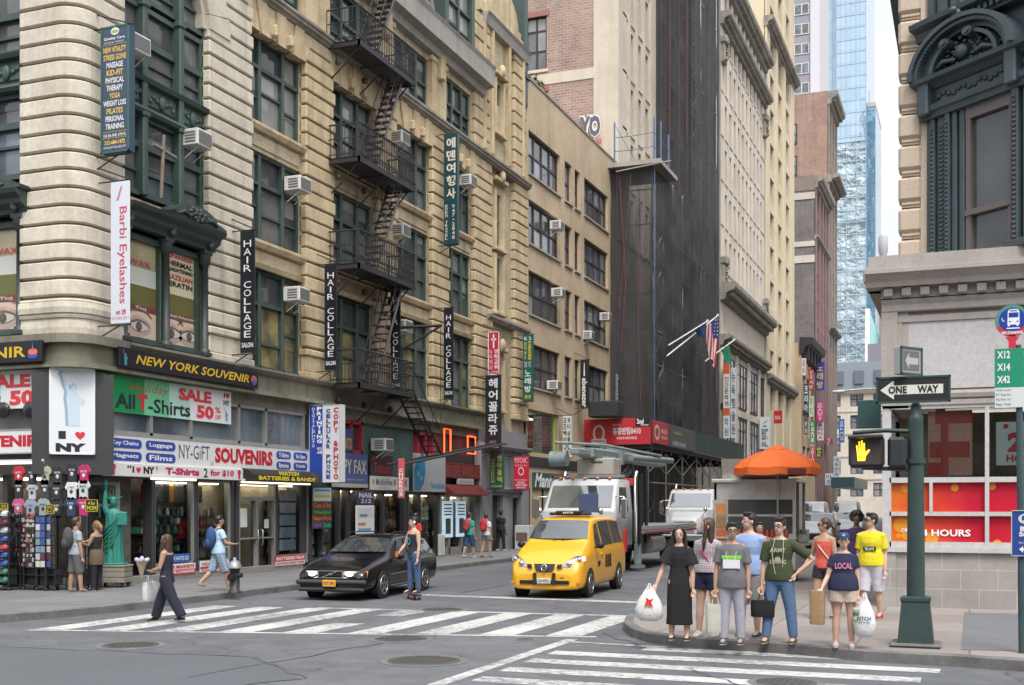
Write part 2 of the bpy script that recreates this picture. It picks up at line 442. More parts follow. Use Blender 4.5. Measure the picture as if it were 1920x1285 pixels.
def flags(name, c, c2, w, amt=.5, joint=.018, jc=.4):
 m, t, b = nodes(name); L = t.links.new
 P = N(t, 'NewGeometry').outputs['Position']
 br = N(t, 'TexBrick'); br.offset = 0; br.inputs['Scale'].default_value = 1; br.inputs['Brick Width'].default_value = w; br.inputs['Row Height'].default_value = w
 br.inputs['Mortar Size'].default_value = joint; br.inputs['Color1'].default_value = (1, 1, 1, 1); br.inputs['Color2'].default_value = (.82, .82, .82, 1); br.inputs['Mortar'].default_value = (jc, jc, jc, 1)
 L(P, br.inputs['Vector'])
 n1 = N(t, 'TexNoise', Scale=.6, Detail=7, Roughness=.65); L(P, n1.inputs['Vector'])
 r1 = N(t, 'MapRange'); L(n1.outputs[0], r1.inputs[0]); r1.inputs[1].default_value = .36; r1.inputs[2].default_value = .7; r1.inputs[4].default_value = amt
 mx = N(t, 'Mix', data_type='RGBA'); mx.inputs[6].default_value = c4(c); mx.inputs[7].default_value = c4(c2); L(r1.outputs[0], mx.inputs[0])
 n2 = N(t, 'TexNoise', Scale=26, Detail=4, Roughness=.75); L(P, n2.inputs['Vector'])
 vo = N(t, 'TexVoronoi', Scale=2.6); L(P, vo.inputs['Vector'])
 rv = N(t, 'MapRange'); L(vo.outputs[0], rv.inputs[0]); rv.inputs[1].default_value = .05; rv.inputs[2].default_value = .09; rv.inputs[3].default_value = .62; rv.inputs[4].default_value = 1
 r2 = N(t, 'MapRange'); L(n2.outputs[0], r2.inputs[0]); r2.inputs[1].default_value = .3; r2.inputs[2].default_value = .7; r2.inputs[3].default_value = .84; r2.inputs[4].default_value = 1.14
 m1 = N(t, 'Mix', data_type='RGBA', blend_type='MULTIPLY'); m1.inputs[0].default_value = 1; L(mx.outputs[2], m1.inputs[6]); L(br.outputs[0], m1.inputs[7])
 ml = N(t, 'Math', operation='MULTIPLY'); L(r2.outputs[0], ml.inputs[0]); L(rv.outputs[0], ml.inputs[1])
 vm = N(t, 'VectorMath', operation='SCALE'); L(m1.outputs[2], vm.inputs[0]); L(ml.outputs[0], vm.inputs['Scale'])
 L(vm.outputs[0], b.inputs['Base Color']); b.inputs['Roughness'].default_value = .85
 bp = N(t, 'Bump', Strength=.3, Distance=.01); L(n2.outputs[0], bp.inputs['Height']); L(bp.outputs[0], b.inputs['Normal'])
 return m
def roadpaint():
 m, t, b = nodes('road_paint'); L = t.links.new
 P = N(t, 'NewGeometry').outputs['Position']
 n1 = N(t, 'TexNoise', Scale=7, Detail=8, Roughness=.78); L(P, n1.inputs['Vector'])
 n0 = N(t, 'TexNoise', Scale=.5, Detail=3); L(P, n0.inputs['Vector'])
 a = N(t, 'Math', operation='MULTIPLY_ADD'); L(n0.outputs[0], a.inputs[0]); a.inputs[1].default_value = .5; L(n1.outputs[0], a.inputs[2])
 r1 = N(t, 'MapRange'); L(a.outputs[0], r1.inputs[0]); r1.inputs[1].default_value = .70; r1.inputs[2].default_value = .86
 n2 = N(t, 'TexNoise', Scale=3, Detail=5); L(P, n2.inputs['Vector'])
 c0 = N(t, 'Mix', data_type='RGBA'); c0.inputs[6].default_value = (.60, .60, .57, 1); c0.inputs[7].default_value = (.42, .42, .40, 1); L(n2.outputs[0], c0.inputs[0])
 mx = N(t, 'Mix', data_type='RGBA'); L(c0.outputs[2], mx.inputs[6]); mx.inputs[7].default_value = (.19, .195, .2, 1); L(r1.outputs[0], mx.inputs[0])
 L(mx.outputs[2], b.inputs['Base Color']); b.inputs['Roughness'].default_value = .75
 return m
M['asphalt'] = asphalt()
M['asphalt_dark'] = worn('asphalt_dark', (.105, .112, .124), (.075, .08, .087), scale=.5, fine=40, rough=.8, bump=.3, bs=50)
M['tar'] = worn('tar', (.075, .078, .082), (.13, .13, .135), scale=3, rough=.6, amt=.9)
M['road_paint'] = roadpaint()
M['pavement_grey'] = flags('pavement_grey', (.195, .192, .19), (.125, .125, .125), 1.55)
M['pavement_pink'] = flags('pavement_pink', (.31, .275, .25), (.20, .18, .165), 1.5, jc=.55)
M['kerb_stone'] = worn('kerb_stone', (.17, .165, .16), (.07, .07, .07), scale=2.5, amt=.8)
mb = MB(); mb.quad((-400, -60, 0), (400, -60, 0), (400, 900, 0), (-400, 900, 0))
tag(mb.build('road', M['asphalt']), kind='structure')
def pavement(name, edge, back, mat, z=.15, kw=.16):
 top = MB(); kb = MB()
 n = len(edge)
 inn = []
 for i, p in enumerate(edge):
  a = Vector(edge[max(i - 1, 0)]); b = Vector(edge[min(i + 1, n - 1)])
  t = (b - a).normalized(); nn = Vector((-t.y, t.x))
  c = Vector(back[0]) - Vector(p)
  if nn.dot(c) < 0: nn = -nn
  inn.append(Vector(p) + nn * kw)
 top.add([(p.x, p.y, z) for p in inn] + [(x, y, z) for x, y in back], [tuple(range(n + len(back)))])
 for i in range(n - 1):
  a, b = edge[i], edge[i + 1]; c, d = inn[i], inn[i + 1]
  kb.quad((a[0], a[1], 0), (b[0], b[1], 0), (b[0], b[1], z - .012), (a[0], a[1], z - .012))
  kb.quad((a[0], a[1], z - .012), (b[0], b[1], z - .012), (b[0] * .85 + d.x * .15, b[1] * .85 + d.y * .15, z + .004), (a[0] * .85 + c.x * .15, a[1] * .85 + c.y * .15, z + .004))
  kb.quad((a[0] * .85 + c.x * .15, a[1] * .85 + c.y * .15, z + .004), (b[0] * .85 + d.x * .15, b[1] * .85 + d.y * .15, z + .004), (d.x, d.y, z + .002), (c.x, c.y, z + .002))
 tag(top.build('pavement', mat), kind='structure')
 tag(kb.build('kerb', M['kerb_stone']), kind='structure')
kl = [(-90, 14.9), (-19.5, 15.0), (-17.6, 15.25), (-16.8, 15.75), (-16.32, 16.38), (-16.0, 17.37), (-15.8, 18.66), (-15.72, 21.7), (-15.72, 25.4), (-16.1, 33), (-16.3, 43), (-16.3, 260)]
pavement('pavement', kl, [(-60, 260), (-90, 260)], M['pavement_grey'])
kr = [onZ(*p) for p in ((1920, 1260), (1800, 1251), (1620, 1241), (1500, 1229), (1400, 1222), (1280, 1213), (1215, 1205), (1184, 1195), (1169, 1182), (1175, 1168))]
kr = [(60, 15.6), (8, 15.7)] + kr + [(-5.75, 23.2), (-5.85, 40), (-5.85, 260)]
pavement('pavement', kr, [(60, 260)], M['pavement_pink'])
z1 = .004
mb = MB()
def strip(pts): mb.add([(x, y, z1) for x, y in pts], [tuple(range(len(pts)))])
def yn(x): return 15.75 + (x + 14.5) * .27
def yf(x): return 20.9 + (x + 14.5) * .09
x = -14.9
k = 0
while x < -6.4:
 a, b = x, x + .56
 strip([(a, yn(a) + .05), (b, yn(b) + .05), (b, yf(b)), (a, yf(a))]) if k not in (4,) else (strip([(a, yn(a)), (b, yn(b)), (b, yn(b) + 1.7), (a, yn(a) + 1.7)]), strip([(a, yf(a) - 1.2), (b, yf(b) - 1.2), (b, yf(b)), (a, yf(a))]))
 x += 1.06; k += 1
for a, b in ((-14.9, -5.6),):
 strip([(a, yn(a) - .14), (b, yn(b) - .14), (b, yn(b) + .02), (a, yn(a) + .02)])
 strip([(-12.6, yf(-12.6) + .02), (-5.75, yf(-5.75) + .02), (-5.75, yf(-5.75) + .2), (-12.6, yf(-12.6) + .2)])
strip([(-12.1, 24.95), (-6.3, 24.7), (-6.3, 25.15), (-12.1, 25.4)])
strip([(-15.4, 25.1), (-13.2, 25.05), (-13.2, 25.4), (-15.4, 25.45)])
y = 17.05; k = 0
while y > 5:
 x1 = -.35 - (0 if y > 16 else (16 - y) * .25)
 x0 = -5.6 + (max(0, y - 16.3) * 1.5)
 strip([(x0, y - .42), (x1, y - .42), (x1, y), (x0, y)]); y -= .92
strip([(-5.95, 5), (-5.75, 5), (-5.75, 17.6), (-5.95, 17.6)])
strip([(-5.75, 17.35), (-4.2, 17.2), (-4.2, 17.06), (-5.75, 17.2)])
tag(mb.build('road_markings', M['road_paint']), kind='structure')
mb = MB()
mb.add([(x, y, .003) for x, y in ((-15.9, 13.4), (-9.2, 13.9), (-7.6, 12.4), (-9.6, 8), (-17, 8))], [(0, 1, 2, 3, 4)])
mb.add([(x, y, .003) for x, y in ((-14.6, 26.5), (-11.4, 26.6), (-11.6, 60), (-14.8, 60))], [(0, 1, 2, 3)])
mb.add([(x, y, .0035) for x, y in ((-3.4, 14.9), (2, 15.0), (2, 13.2), (-2.0, 13.1))], [(0, 1, 2, 3)])
tag(mb.build('road_patch', M['asphalt_dark']), kind='structure')
mb = MB()
def seam(pts, wd=.035):
 for i in range(len(pts) - 1):
  a, b = Vector(pts[i]), Vector(pts[i + 1]); t = (b - a).normalized(); n = Vector((-t.y, t.x)) * wd / 2
  mb.quad((a.x - n.x, a.y - n.y, .007), (b.x - n.x, b.y - n.y, .007), (b.x + n.x, b.y + n.y, .007), (a.x + n.x, a.y + n.y, .007))
def wob(a, b, n=9, k=.07):
 return [(a[0] + (b[0] - a[0]) * i / n + rnd.uniform(-k, k), a[1] + (b[1] - a[1]) * i / n + rnd.uniform(-k, k)) for i in range(n + 1)]
seam(wob((-15.9, 13.4), (-9.2, 13.9))); seam(wob((-9.2, 13.9), (-7.6, 12.4))); seam(wob((-9.6, 8), (-7.6, 12.4)))
seam(wob((-8.4, 16.3), (-8.9, 12.0))); seam(wob((-11.5, 26), (-11.7, 60), 20, .03)); seam(wob((-5.6, 18.6), (-4.6, 17.2), 8, .1), .06)
seam(wob((-6, 11.7), (-8, 10.2), 12, .06), .025); seam(wob((-3.4, 14.9), (-2, 13.1)), .03)
tag(mb.build('road_seams', M['tar']), kind='structure')
mb = MB(); c = [onZ(*p, .15) for p in ((1808, 1149), (1935, 1152), (1935, 1222), (1802, 1219))]
mb.add([(x, y, .155) for x, y in c], [(0, 1, 2, 3)])
tag(mb.build('pavement_patch', worn('steel_plate', (.16, .17, .185), (.11, .11, .115), scale=1, rough=.6, bump=.1)), kind='structure')
M['cast_iron'] = worn('cast_iron', (.085, .08, .078), (.05, .045, .042), scale=5, rough=.6, bump=.3)
def manhole(loc, label, r=.42, rim=.1):
 t = thing('manhole_cover', label, 'manhole', (loc[0], loc[1], .004), 0, 'manhole covers in the road')
 a = MB(); n = 28
 rr = [(r + rim, 0), (r + rim - .01, .006), (r + .015, .008), (r, .004)]
 a.lathe([(r0, z) for r0, z in rr] , n); a.build('rim', M['kerb_stone'], t, 0)
 b = MB(); b.lathe([(r, .002), (r - .005, .010), (.01, .010)], n)
 for i in range(-4, 5):
  for j in range(-4, 5):
   if (i * i + j * j) * .0072 < (r - .06) ** 2: b.box(i * .085 - .028, i * .085 + .028, j * .085 - .028, j * .085 + .028, .0095, .015)
 b.build('lid', M['cast_iron'], t, 0)
manhole(onZ(795, 1240), 'large round iron manhole cover in the avenue, nearest the camera', .5)
manhole(onZ(752, 1199), 'dark worn manhole cover in the road below the crossing stripes', .42)
manhole(onZ(245, 1211), 'manhole cover sunk in a dark asphalt patch near the left pavement', .42)
manhole(onZ(985, 1200), 'very small round cover in the road left of the corner kerb', .14, .04)
manhole(onZ(830, 1144), 'manhole cover breaking the far edge of the crossing stripes', .42)
manhole(onZ(1474, 1281), 'manhole cover between the nearest avenue crossing stripes', .36)
# ================================================================ the corner building on the left
XL = -19.5
F0 = FX(XL)
def zx(px, py, X=XL): return onX(px, py, X)[1]
corner = thing('corner_building', 'cream and yellow stone corner building with green iron windows above the souvenir shop', 'building', (XL, 22.4, 0))
PIERS = [(26.98, 29.06), (32.03, 33.75), (36.76, 38.33), (41.38, 42.93), (45.54, 47.45), (50.2, 51.9)]
BAYS = [(29.06, 32.03), (33.75, 36.76), (38.33, 41.38), (42.93, 45.54)]
ROWS = [(6.2, 9.15), (9.95, 12.63), (13.4, 16.1), (17.45, 19.45)]
holes = [(23.48, 26.98, 6.2, 9.1), (23.48, 26.98, 9.9, 17.0)]
for a, b in BAYS:
 for c, d in ROWS: holes.append((a, b, c, d))
nw = [(48.2, 48.95, c, d) for c, d in ((6.5, 8.6), (10.84, 13.2), (13.68, 16.04), (18.8, 21.0))]
mb = MB(F0)
mb.wall(22.4, 51.9, 5.5, 20.0, [h for h in holes if h[3] < 20] + nw[:3], .42, -.14)
mb.wall(46.4, 51.9, 20.0, 24.3, [(48.2, 48.95, 20.0, 21.0)], .42, -.14)
mb.wall(26.98, 51.9, -.1, 5.5, [], .2, -.6)
mb.quad((51.9, -.14, 5.5), (51.9, -12, 5.5), (51.9, -12, 24), (51.9, -.14, 24))
mb.quad((51.9, -.14, 24.3), (46.4, -.14, 24.3), (46.4, -4, 24.3), (51.9, -4, 24.3))
mb.build('wall', M['yellow_brick'], corner)
mb = MB(F0); mb.quad((22.4, -1.3, 5.5), (51.8, -1.3, 5.5), (51.8, -1.3, 24), (22.4, -1.3, 24)); mb.build('inner_wall', M['dark_panel'], corner)
def rusticated(mb, u0, u1, z0, z1, h=.43, o0=-.2, o1=.08, alt=.12, g=.05, b=.035):
 n = max(1, round((z1 - z0) / h)); h = (z1 - z0) / n
 for i in range(n):
  e = alt if i % 2 == 0 else 0.0
  mb.box(u0 + .0 - e * .0, u1 + e, o0, o1 - (0 if i % 2 == 0 else .012), z0 + i * h + g, z0 + (i + 1) * h, b)
 mb.mi = 1; mb.box(u0 + .06, u1 - .06, o0, o1 - .075, z0, z1); mb.mi = 0
for i, (a, b) in enumerate(PIERS):
 mb = MB(F0)
 top = 19.9 if i < 4 else 23.2
 rusticated(mb, a, b, 7.1, 17.0, .44 if i else .42, alt=.1 if i else .06)
 if i > 3: rusticated(mb, a + .1, b - .1, 17.3, top, .6, alt=0, o1=.04)
 else:
  mb.box(a + .1, b - .1, -.2, -.02, 17.3, 19.5)
  mb.box(a, b, -.2, .03, 19.5, 19.72, .02); mb.box((a + b) / 2 - .2, (a + b) / 2 + .2, -.2, .2, 18.9, 19.9, .06)
 mb.box(a - .05, b + .05, -.2, .12, 6.1, 6.35, .03); mb.box(a, b, -.2, .08, 6.35, 6.85, .03); mb.box(a - .06, b + .06, -.2, .15, 6.85, 7.06, .04)
 mb.build('pier', [M['limestone'] if i == 0 else M['yellow_stone'], M['limestone_groove']], corner)
def cornerring(grow, z):
 P = []
 cx, cy, r = -20.02, 22.42, .52
 P.append((cx - 1.08, cy - r - grow, z))
 P.append((cx, cy - r - grow, z))
 for k in range(1, 8):
  a = -PI / 2 + PI / 2 * k / 8
  P.append((cx + (r + grow) * math.cos(a), cy + (r + grow) * math.sin(a), z))
 P.append((cx + r + grow, cy, z)); P.append((cx + r + grow, cy + 1.06, z))
 P.append((cx - .3, cy + 1.06, z)); P.append((cx - 1.08, cy, z))
 return P
mb = MB()
z = 7.02
mb.mi = 1; mb.loft([cornerring(.0, 5.4), cornerring(.0, 26)], True, True, False); mb.mi = 0
while z < 25.5:
 h = .428
 mb.loft([cornerring(.02, z + .05), cornerring(.1, z + .085), cornerring(.1, z + h - .03), cornerring(.06, z + h)], True, True, False)
 z += h
for c, d, g in ((5.98, 6.1, .16), (6.1, 6.55, .06), (6.55, 6.66, .10), (6.66, 6.92, .15), (6.92, 7.0, .09)):
 mb.loft([cornerring(g, c), cornerring(g + .02, (c + d) / 2), cornerring(g, d)], True, True, False)
mb.build('pier', [M['limestone'], M['limestone_groove']], corner)
mb = MB(F0)
for g, c, d in ((.10, 5.5, 5.95), (.2, 5.44, 5.5), (.26, 5.37, 5.44), (-.04, 5.0, 5.37)):
 mb.box(23.47, 46.0, -.6, g, c, d)
mb.prof([(.1, 5.95), (.22, 6.0), (.3, 6.08), (.3, 6.14), (.02, 6.2), (-.4, 6.2), (-.4, 5.95)], 23.47, 46.0)
mb.M = None
for c, d, g in ((5.5, 5.95, .10), (5.44, 5.5, .2), (5.37, 5.44, .26), (5.95, 6.16, .26)):
 mb.loft([cornerring(g, c), cornerring(g, d)], True, True, False)
mb.M = FY(21.9)
for g, c, d in ((.10, 5.5, 5.95), (.2, 5.44, 5.5), (.26, 5.37, 5.44), (-.04, 5.0, 5.37), (.26, 5.95, 6.16)):
 mb.box(-32, -21.09, -.6, g, c, d)
mb.build('frieze', M['mossy_stone'], corner)
def green_window(u0, u1, z0, z1, splits, trans, frame=F0, parent=corner, mats=None, o=-.3, fr=.09, name='window', mat='green_iron', sash=True):
 mb = MB(frame)
 mb.box(u0, u0 + fr, o - .1, o + .06, z0, z1); mb.box(u1 - fr, u1, o - .1, o + .06, z0, z1)
 mb.box(u0, u1, o - .1, o + .07, z1 - fr, z1); mb.box(u0, u1, o - .1, o + .1, z0, z0 + fr)
 W = u1 - u0
 us = [u0] + [u0 + W * s for s in splits] + [u1]
 for s in us[1:-1]: mb.box(s - fr * .75, s + fr * .75, o - .1, o + .1, z0, z1, .02)
 zs = [z0] + [z0 + (z1 - z0) * t for t in trans] + [z1]
 for t in zs[1:-1]: mb.box(u0, u1, o - .1, o + .085, t - fr * .6, t + fr * .6)
 if sash:
  for i in range(len(us) - 1):
   t = z0 + (zs[1] - z0) * (.5 + rnd.choice((0, .0, .12, -.1)))
   mb.box(us[i] + fr * .6, us[i + 1] - fr * .6, o - .1, o + .02, t - .035, t + .035)
 w = mb.build(name, M[mat], parent)
 pb = MB(frame)
 mats = mats or ['pane_grey', 'pane_dark', 'pane_grey', 'pane_blind', 'pane_dark']
 for i in range(len(us) - 1):
  for j in range(len(zs) - 1):
   pb.mi = rnd.randrange(len(mats))
   e = rnd.uniform(-.012, .012)
   pb.quad((us[i], o - .06 + e, zs[j]), (us[i + 1], o - .06 - e, zs[j]), (us[i + 1], o - .06 - e, zs[j + 1]), (us[i], o - .06 + e, zs[j + 1]))
   if rnd.random() < .35 and mats[0] != 'pane_blind' and len(mats) > 2:
    pb.mi = mats.index('pane_blind') if 'pane_blind' in mats else 0
    q = rnd.uniform(.3, .7)
    pb.quad((us[i] + .05, o - .045, zs[j + 1] - (zs[j + 1] - zs[j]) * q), (us[i + 1] - .05, o - .045, zs[j + 1] - (zs[j + 1] - zs[j]) * q), (us[i + 1] - .05, o - .045, zs[j + 1]), (us[i] + .05, o - .045, zs[j + 1]))
 pb.build('pane', [M[k] for k in mats], w)
 return w
lit = ['pane_lit', 'pane_dark', 'pane_grey']
M['pane_lit'] = pane('pane_lit', (.34, .28, .13), (.10, .09, .06), scale=1.3)
for i, (a, b) in enumerate(BAYS):
 for j, (c, d) in enumerate(ROWS):
  mt = lit if j == 0 else None
  if j == 2: mt = ['pane_grey', 'pane_grey', 'pane_blind', 'pane_dark']
  green_window(a, b, c, d, (.27, .70) if i == 0 else (.33, .70), (.66,) if j < 3 else (.5,), mats=mt)
for a, b in BAYS:
 for c, d in ROWS[1:3]:
  mb = MB(F0)
  mb.prof([(-.5, c - .22), (.0, c - .2), (.08, c - .08), (.08, c), (-.5, c)], a - .02, b + .02)
  mb.build('sill', M['yellow_stone'], corner)
  mb = MB(F0); mb.box(a + .15, b - .15, -.2, -.1, c - .66, c - .27, .02); mb.build('spandrel', M['yellow_brick'], corner)
 mb = MB(F0)
 mb.prof([(-.5, 9.15), (-.02, 9.15), (.04, 9.28), (-.5, 9.3)], a, b)
 mb.build('lintel', M['yellow_stone'], corner)
 mb = MB(F0)
 n = 7; um = (a + b) / 2; W = b - a + .5
 for k in range(n):
  t0, t1 = k / n, (k + 1) / n
  lo0, lo1 = a - .02 + (b - a + .04) * t0, a - .02 + (b - a + .04) * t1
  hi0, hi1 = um - W / 2 - .12 + (W + .24) * t0, um - W / 2 - .12 + (W + .24) * t1
  e = .06 if k % 2 else .0
  mb.prism([(lo0 + .012, 16.08 - e), (lo1 - .012, 16.08 - e), (hi1 - .012, 16.98), (hi0 + .012, 16.98)], -.3, .06 + e)
  if k in (2, 4): mb.box((lo0 + lo1) / 2 - .09, (lo0 + lo1) / 2 + .09, .0, .26, 16.12, 16.5, .06)
 mb.build('lintel', M['yellow_stone'], corner)
mb = MB(F0)
mb.prof([(-.3, 17.0), (.1, 17.0), (.16, 17.06), (.24, 17.1), (.24, 17.17), (.30, 17.22), (.30, 17.3), (-.3, 17.36)], 26.9, 51.9)
mb.prof([(-.3, 17.36), (-.0, 17.36), (-.0, 17.44), (-.3, 17.44)], 26.9, 51.9)
mb.prof([(-.3, 10.2), (.1, 10.2), (.22, 10.34), (.22, 10.44), (-.3, 10.5)], 46.9, 51.9)
mb.build('string_course', M['grey_stone'], corner)
mb = MB(F0)
mb.prof([(-.3, 19.72), (.12, 19.75), (.2, 19.98), (.52, 20.08), (.55, 20.75), (.62, 20.9), (.5, 20.95), (-.6, 20.95)], 26.9, 46.6)
mb.prof([(-.3, 22.9), (.12, 22.95), (.2, 23.3), (.3, 23.42), (-.6, 23.45)], 46.6, 51.9)
mb.build('cornice', M['concrete'], corner)
M['slate'] = brick('slate', (.33, .315, .31), (.25, .24, .24), (.15, .145, .145), .32, .2, amt=.3)
mb = MB(F0)
mb.quad((26.9, -.15, 20.95), (51.9, -.15, 20.95), (51.9, -1.9, 29), (26.9, -1.9, 29))
mb.quad((51.9, -.15, 20.95), (51.9, -8, 20.95), (51.9, -8, 29), (51.9, -1.9, 29))
mb.quad((26.9, -1.9, 29), (51.9, -1.9, 29), (51.9, -12, 29), (26.9, -12, 29))
rf = mb.build('roof', M['slate'], corner)
for a, b in ((34.0, 36.6), (38.7, 40.9), (42.7, 45.2)):
 mb = MB(F0)
 mb.box(a - .22, a + .08, -1.6, .12, 20.9, 23.9, .02); mb.box(b - .08, b + .22, -1.6, .12, 20.9, 23.9, .02)
 mb.box(a - .3, b + .3, -1.8, .22, 23.9, 24.12, .03); mb.prism([(a - .3, 24.12), (b + .3, 24.12), ((a + b) / 2, 25.2)], -2, .2)
 mb.box(a, b, -1.6, .05, 20.9, 21.1)
 mb.build('dormer', M['green_iron'], corner)
 green_window(a + .05, b - .05, 21.1, 23.9, (.5,), (.5,), o=-.05, fr=.07)
mb = MB(F0)
mb.box(51.55, 51.95, -.6, .06, 20.95, 27.5, .04); mb.box(51.4, 52.05, -.5, .14, 22.2, 22.5, .04)
mb.build('roof_trim', M['green_iron'], corner)
mb = MB(F0)
P = [(46.4, 23.45), (51.9, 23.45), (51.9, 23.9)]
for k in range(13):
 a = PI * k / 12
 P.append((48.9 + 2.0 * math.cos(a), 23.9 + 1.6 * math.sin(a) ** .8))
P.append((46.4, 23.9))
mb.prism(P, -.5, -.02)
for u in (46.7, 47.6, 49.6, 51.4): mb.box(u - .12, u + .12, -.2, .1, 17.5, 23.0, .04)
for zc in (9.0, 16.5, 21.2):
 mb.box(47.85, 49.3, -.2, .14, zc, zc + .2, .04); mb.ball((48.58, .1, zc + .3), (.22, .16, .28), 8, 6)
for c, d in ((6.5, 8.6), (10.84, 13.2), (13.68, 16.04), (18.8, 21.0)):
 mb.box(47.98, 48.17, -.2, .02, c - .1, d + .12, .02); mb.box(48.98, 49.17, -.2, .02, c - .1, d + .12, .02); mb.box(47.9, 49.25, -.2, .1, c - .24, c - .06, .03)
mb.build('gable', M['yellow_stone'], corner)
for c, d in ((6.5, 8.6), (10.84, 13.2), (13.68, 16.04), (18.8, 21.0)):
 green_window(48.2, 48.95, c, d, (), (.5,), fr=.05, sash=False)
def iron_bay(frame, u0, u1, parent, lower_mats):
 um = (u0 + u1) / 2
 w = green_window(u0, u1, 10.0, 12.1, (.26, .68), (.62,), frame, parent, o=-.22, fr=.13, mats=['pane_dark', 'pane_blue', 'pane_grey'])
 w = green_window(u0, u1, 13.0, 14.9, (.26, .68), (.5,), frame, parent, o=-.22, fr=.13, mats=['pane_grey', 'pane_grey', 'pane_dark'])
 w = green_window(u0, u1, 15.0, 17.0, (.26, .68), (.5,), frame, parent, o=-.22, fr=.13, mats=['pane_grey', 'pane_grey', 'pane_dark'])
 mb = MB(frame)
 mb.box(u0, u1, -.35, -.12, 12.1, 13.0)
 mb.prof([(-.3, 12.05), (.02, 12.08), (.08, 12.16), (.02, 12.24), (-.3, 12.26)], u0, u1); mb.prof([(-.3, 12.86), (.04, 12.88), (.1, 12.98), (-.3, 13.04)], u0, u1)
 us = [u0, u0 + (u1 - u0) * .26, u0 + (u1 - u0) * .68, u1]
 for i in range(3):
  a, b = us[i] + .14, us[i + 1] - .14; m_ = (a + b) / 2
  mb.box(a, b, -.14, -.08, 12.36, 12.78, .03)
  mb.ball((m_, -.06, 12.57), (.13, .07, .2), 10, 6)
  for sgn in (-1, 1):
   for q in range(3):
    mb.ball((m_ + sgn * (.2 + q * .13), -.07, 12.57 + .07 * math.sin(q * 2.2)), (.08, .05, .07), 6, 4)
 for s in us[1:3]:
  mb.box(s - .1, s + .1, -.2, .02, 10.0, 17.0, .03)
  for z in (12.0, 12.95, 14.8): mb.box(s - .15, s + .15, -.2, .06, z, z + .16, .03)
 mb.build('spandrel', M['green_iron'], parent)
 w = green_window(u0 + .12, u1 - .12, 6.25, 9.0, (.5,), (), frame, parent, o=-.22, fr=.14, mats=lower_mats, sash=False)
 mb = MB(frame)
 for s in (u0 + .1, um, u1 - .1):
  mb.tube([(s, -.02, 6.25), (s, -.02, 6.4), (s, -.02, 6.42), (s, -.02, 8.7), (s, -.02, 8.72), (s, -.02, 9.0)], [.15, .15, .1, .085, .15, .17], 10)
  mb.box(s - .17, s + .17, -.25, .14, 8.98, 9.12, .02); mb.box(s - .16, s + .16, -.25, .13, 6.2, 6.32, .02)
  mb.box(s - .09, s + .09, -.1, .3, 9.1, 9.5, .08)
 mb.prof([(-.3, 9.1), (.1, 9.1), (.12, 9.2), (.28, 9.3), (.3, 9.42), (.46, 9.5), (.5, 9.6), (-.3, 9.68)], u0 - .12, u1 + .22)
 P = [(um - .1, 9.62), (u1 + .28, 9.62), (u1 + .3, 9.7)] + [(um + .75 + .95 * math.cos(a), 9.66 + .42 * math.sin(a)) for a in [PI * k / 10 for k in range(1, 10)]]
 mb.prism(P, -.2, .42)
 for k in range(16):
  a = k * 2.399; r = .07 * math.sqrt(k)
  mb.ball((um + .75 + r * math.cos(a) * 1.6, .43, 9.82 + r * math.sin(a) * .6), (.09, .08, .07), 6, 4)
 for s in (-1, 1): mb.tube([(um + .75 + s * .3, .44, 9.72), (um + .75 + s * .6, .45, 9.8), (um + .75 + s * .85, .44, 9.70)], [.03, .06, .03], 6)
 mb.build('window_hood', M['green_iron_dark'], parent)
M['green_iron_dark'] = worn('green_iron_dark', (.04, .055, .05), (.02, .028, .026), scale=2, rough=.5, bump=.15, fine=14)
M['eye_poster'] = worn('eye_poster', (.52, .40, .33), (.30, .21, .17), scale=2.2, rough=.4, bump=0, fine=5, amt=.8)
M['salon_lit'] = pane('salon_lit', (.52, .44, .26), (.34, .31, .2), scale=.9)
iron_bay(F0, 23.48, 26.98, corner, ['salon_lit'])
F5 = FY(21.9)
iron_bay(F5, -24.7, -21.1, corner, ['salon_lit'])
mb = MB(F5); mb.wall(-32, -21.05, 5.5, 26, [(-24.7, -21.1, 6.2, 9.1), (-24.7, -21.1, 9.9, 17)], .42, -.14); mb.build('wall', M['limestone'], corner)
mb = MB(F5); rusticated(mb, -26.2, -24.7, 6.3, 26, .428); mb.build('pier', [M['limestone'], M['limestone_groove']], corner)
mb = MB(F5); mb.quad((-32, -1.3, 5.5), (-21, -1.3, 5.5), (-21, -1.3, 26), (-32, -1.3, 26)); mb.build('inner_wall', M['dark_panel'], corner)
def round_arch(frame, u0, u1, zs):
 mb = MB(frame); um = (u0 + u1) / 2; r = (u1 - u0) / 2; n = 14
 for k in range(n):
  a0, a1 = PI * k / n, PI * (k + 1) / n
  P = [(um + q * math.cos(a), zs + q * math.sin(a)) for q, a in ((r, a0 + .006), (r + .95, a0 + .006), (r + .95, a1 - .006), (r, a1 - .006))]
  mb.prism(P, -.3, .1)
  P = [(um + q * math.cos(a), zs + q * math.sin(a)) for q, a in ((r - .16, a0), (r + .02, a0), (r + .02, a1), (r - .16, a1))]
  mb.prism(P, -.3, -.02)
 for s in (-1, 1):
  P = [(um + s * r, zs + r)] + [(um + s * r * math.cos(a), zs + r * math.sin(a)) for a in [PI / 2 * k / 8 for k in range(9)]]
  mb.prism(P, -.3, -.05)
 mb.build('arch', M['limestone'], corner)
round_arch(F0, 23.48, 26.98, 15.2); round_arch(F5, -24.7, -21.1, 15.2)
mb = MB(F0); mb.box(22.9, 26.98, -.6, 0.02, 17.0, 26); mb.build('attic', M['limestone'], corner)
def rectX(px0, px1, ty0, by0, X=XL):
 a = onX(px0, ty0, X); b = onX(px0, by0, X)
 return a[0], yx(px1, X), b[1], a[1]
POST = -.262
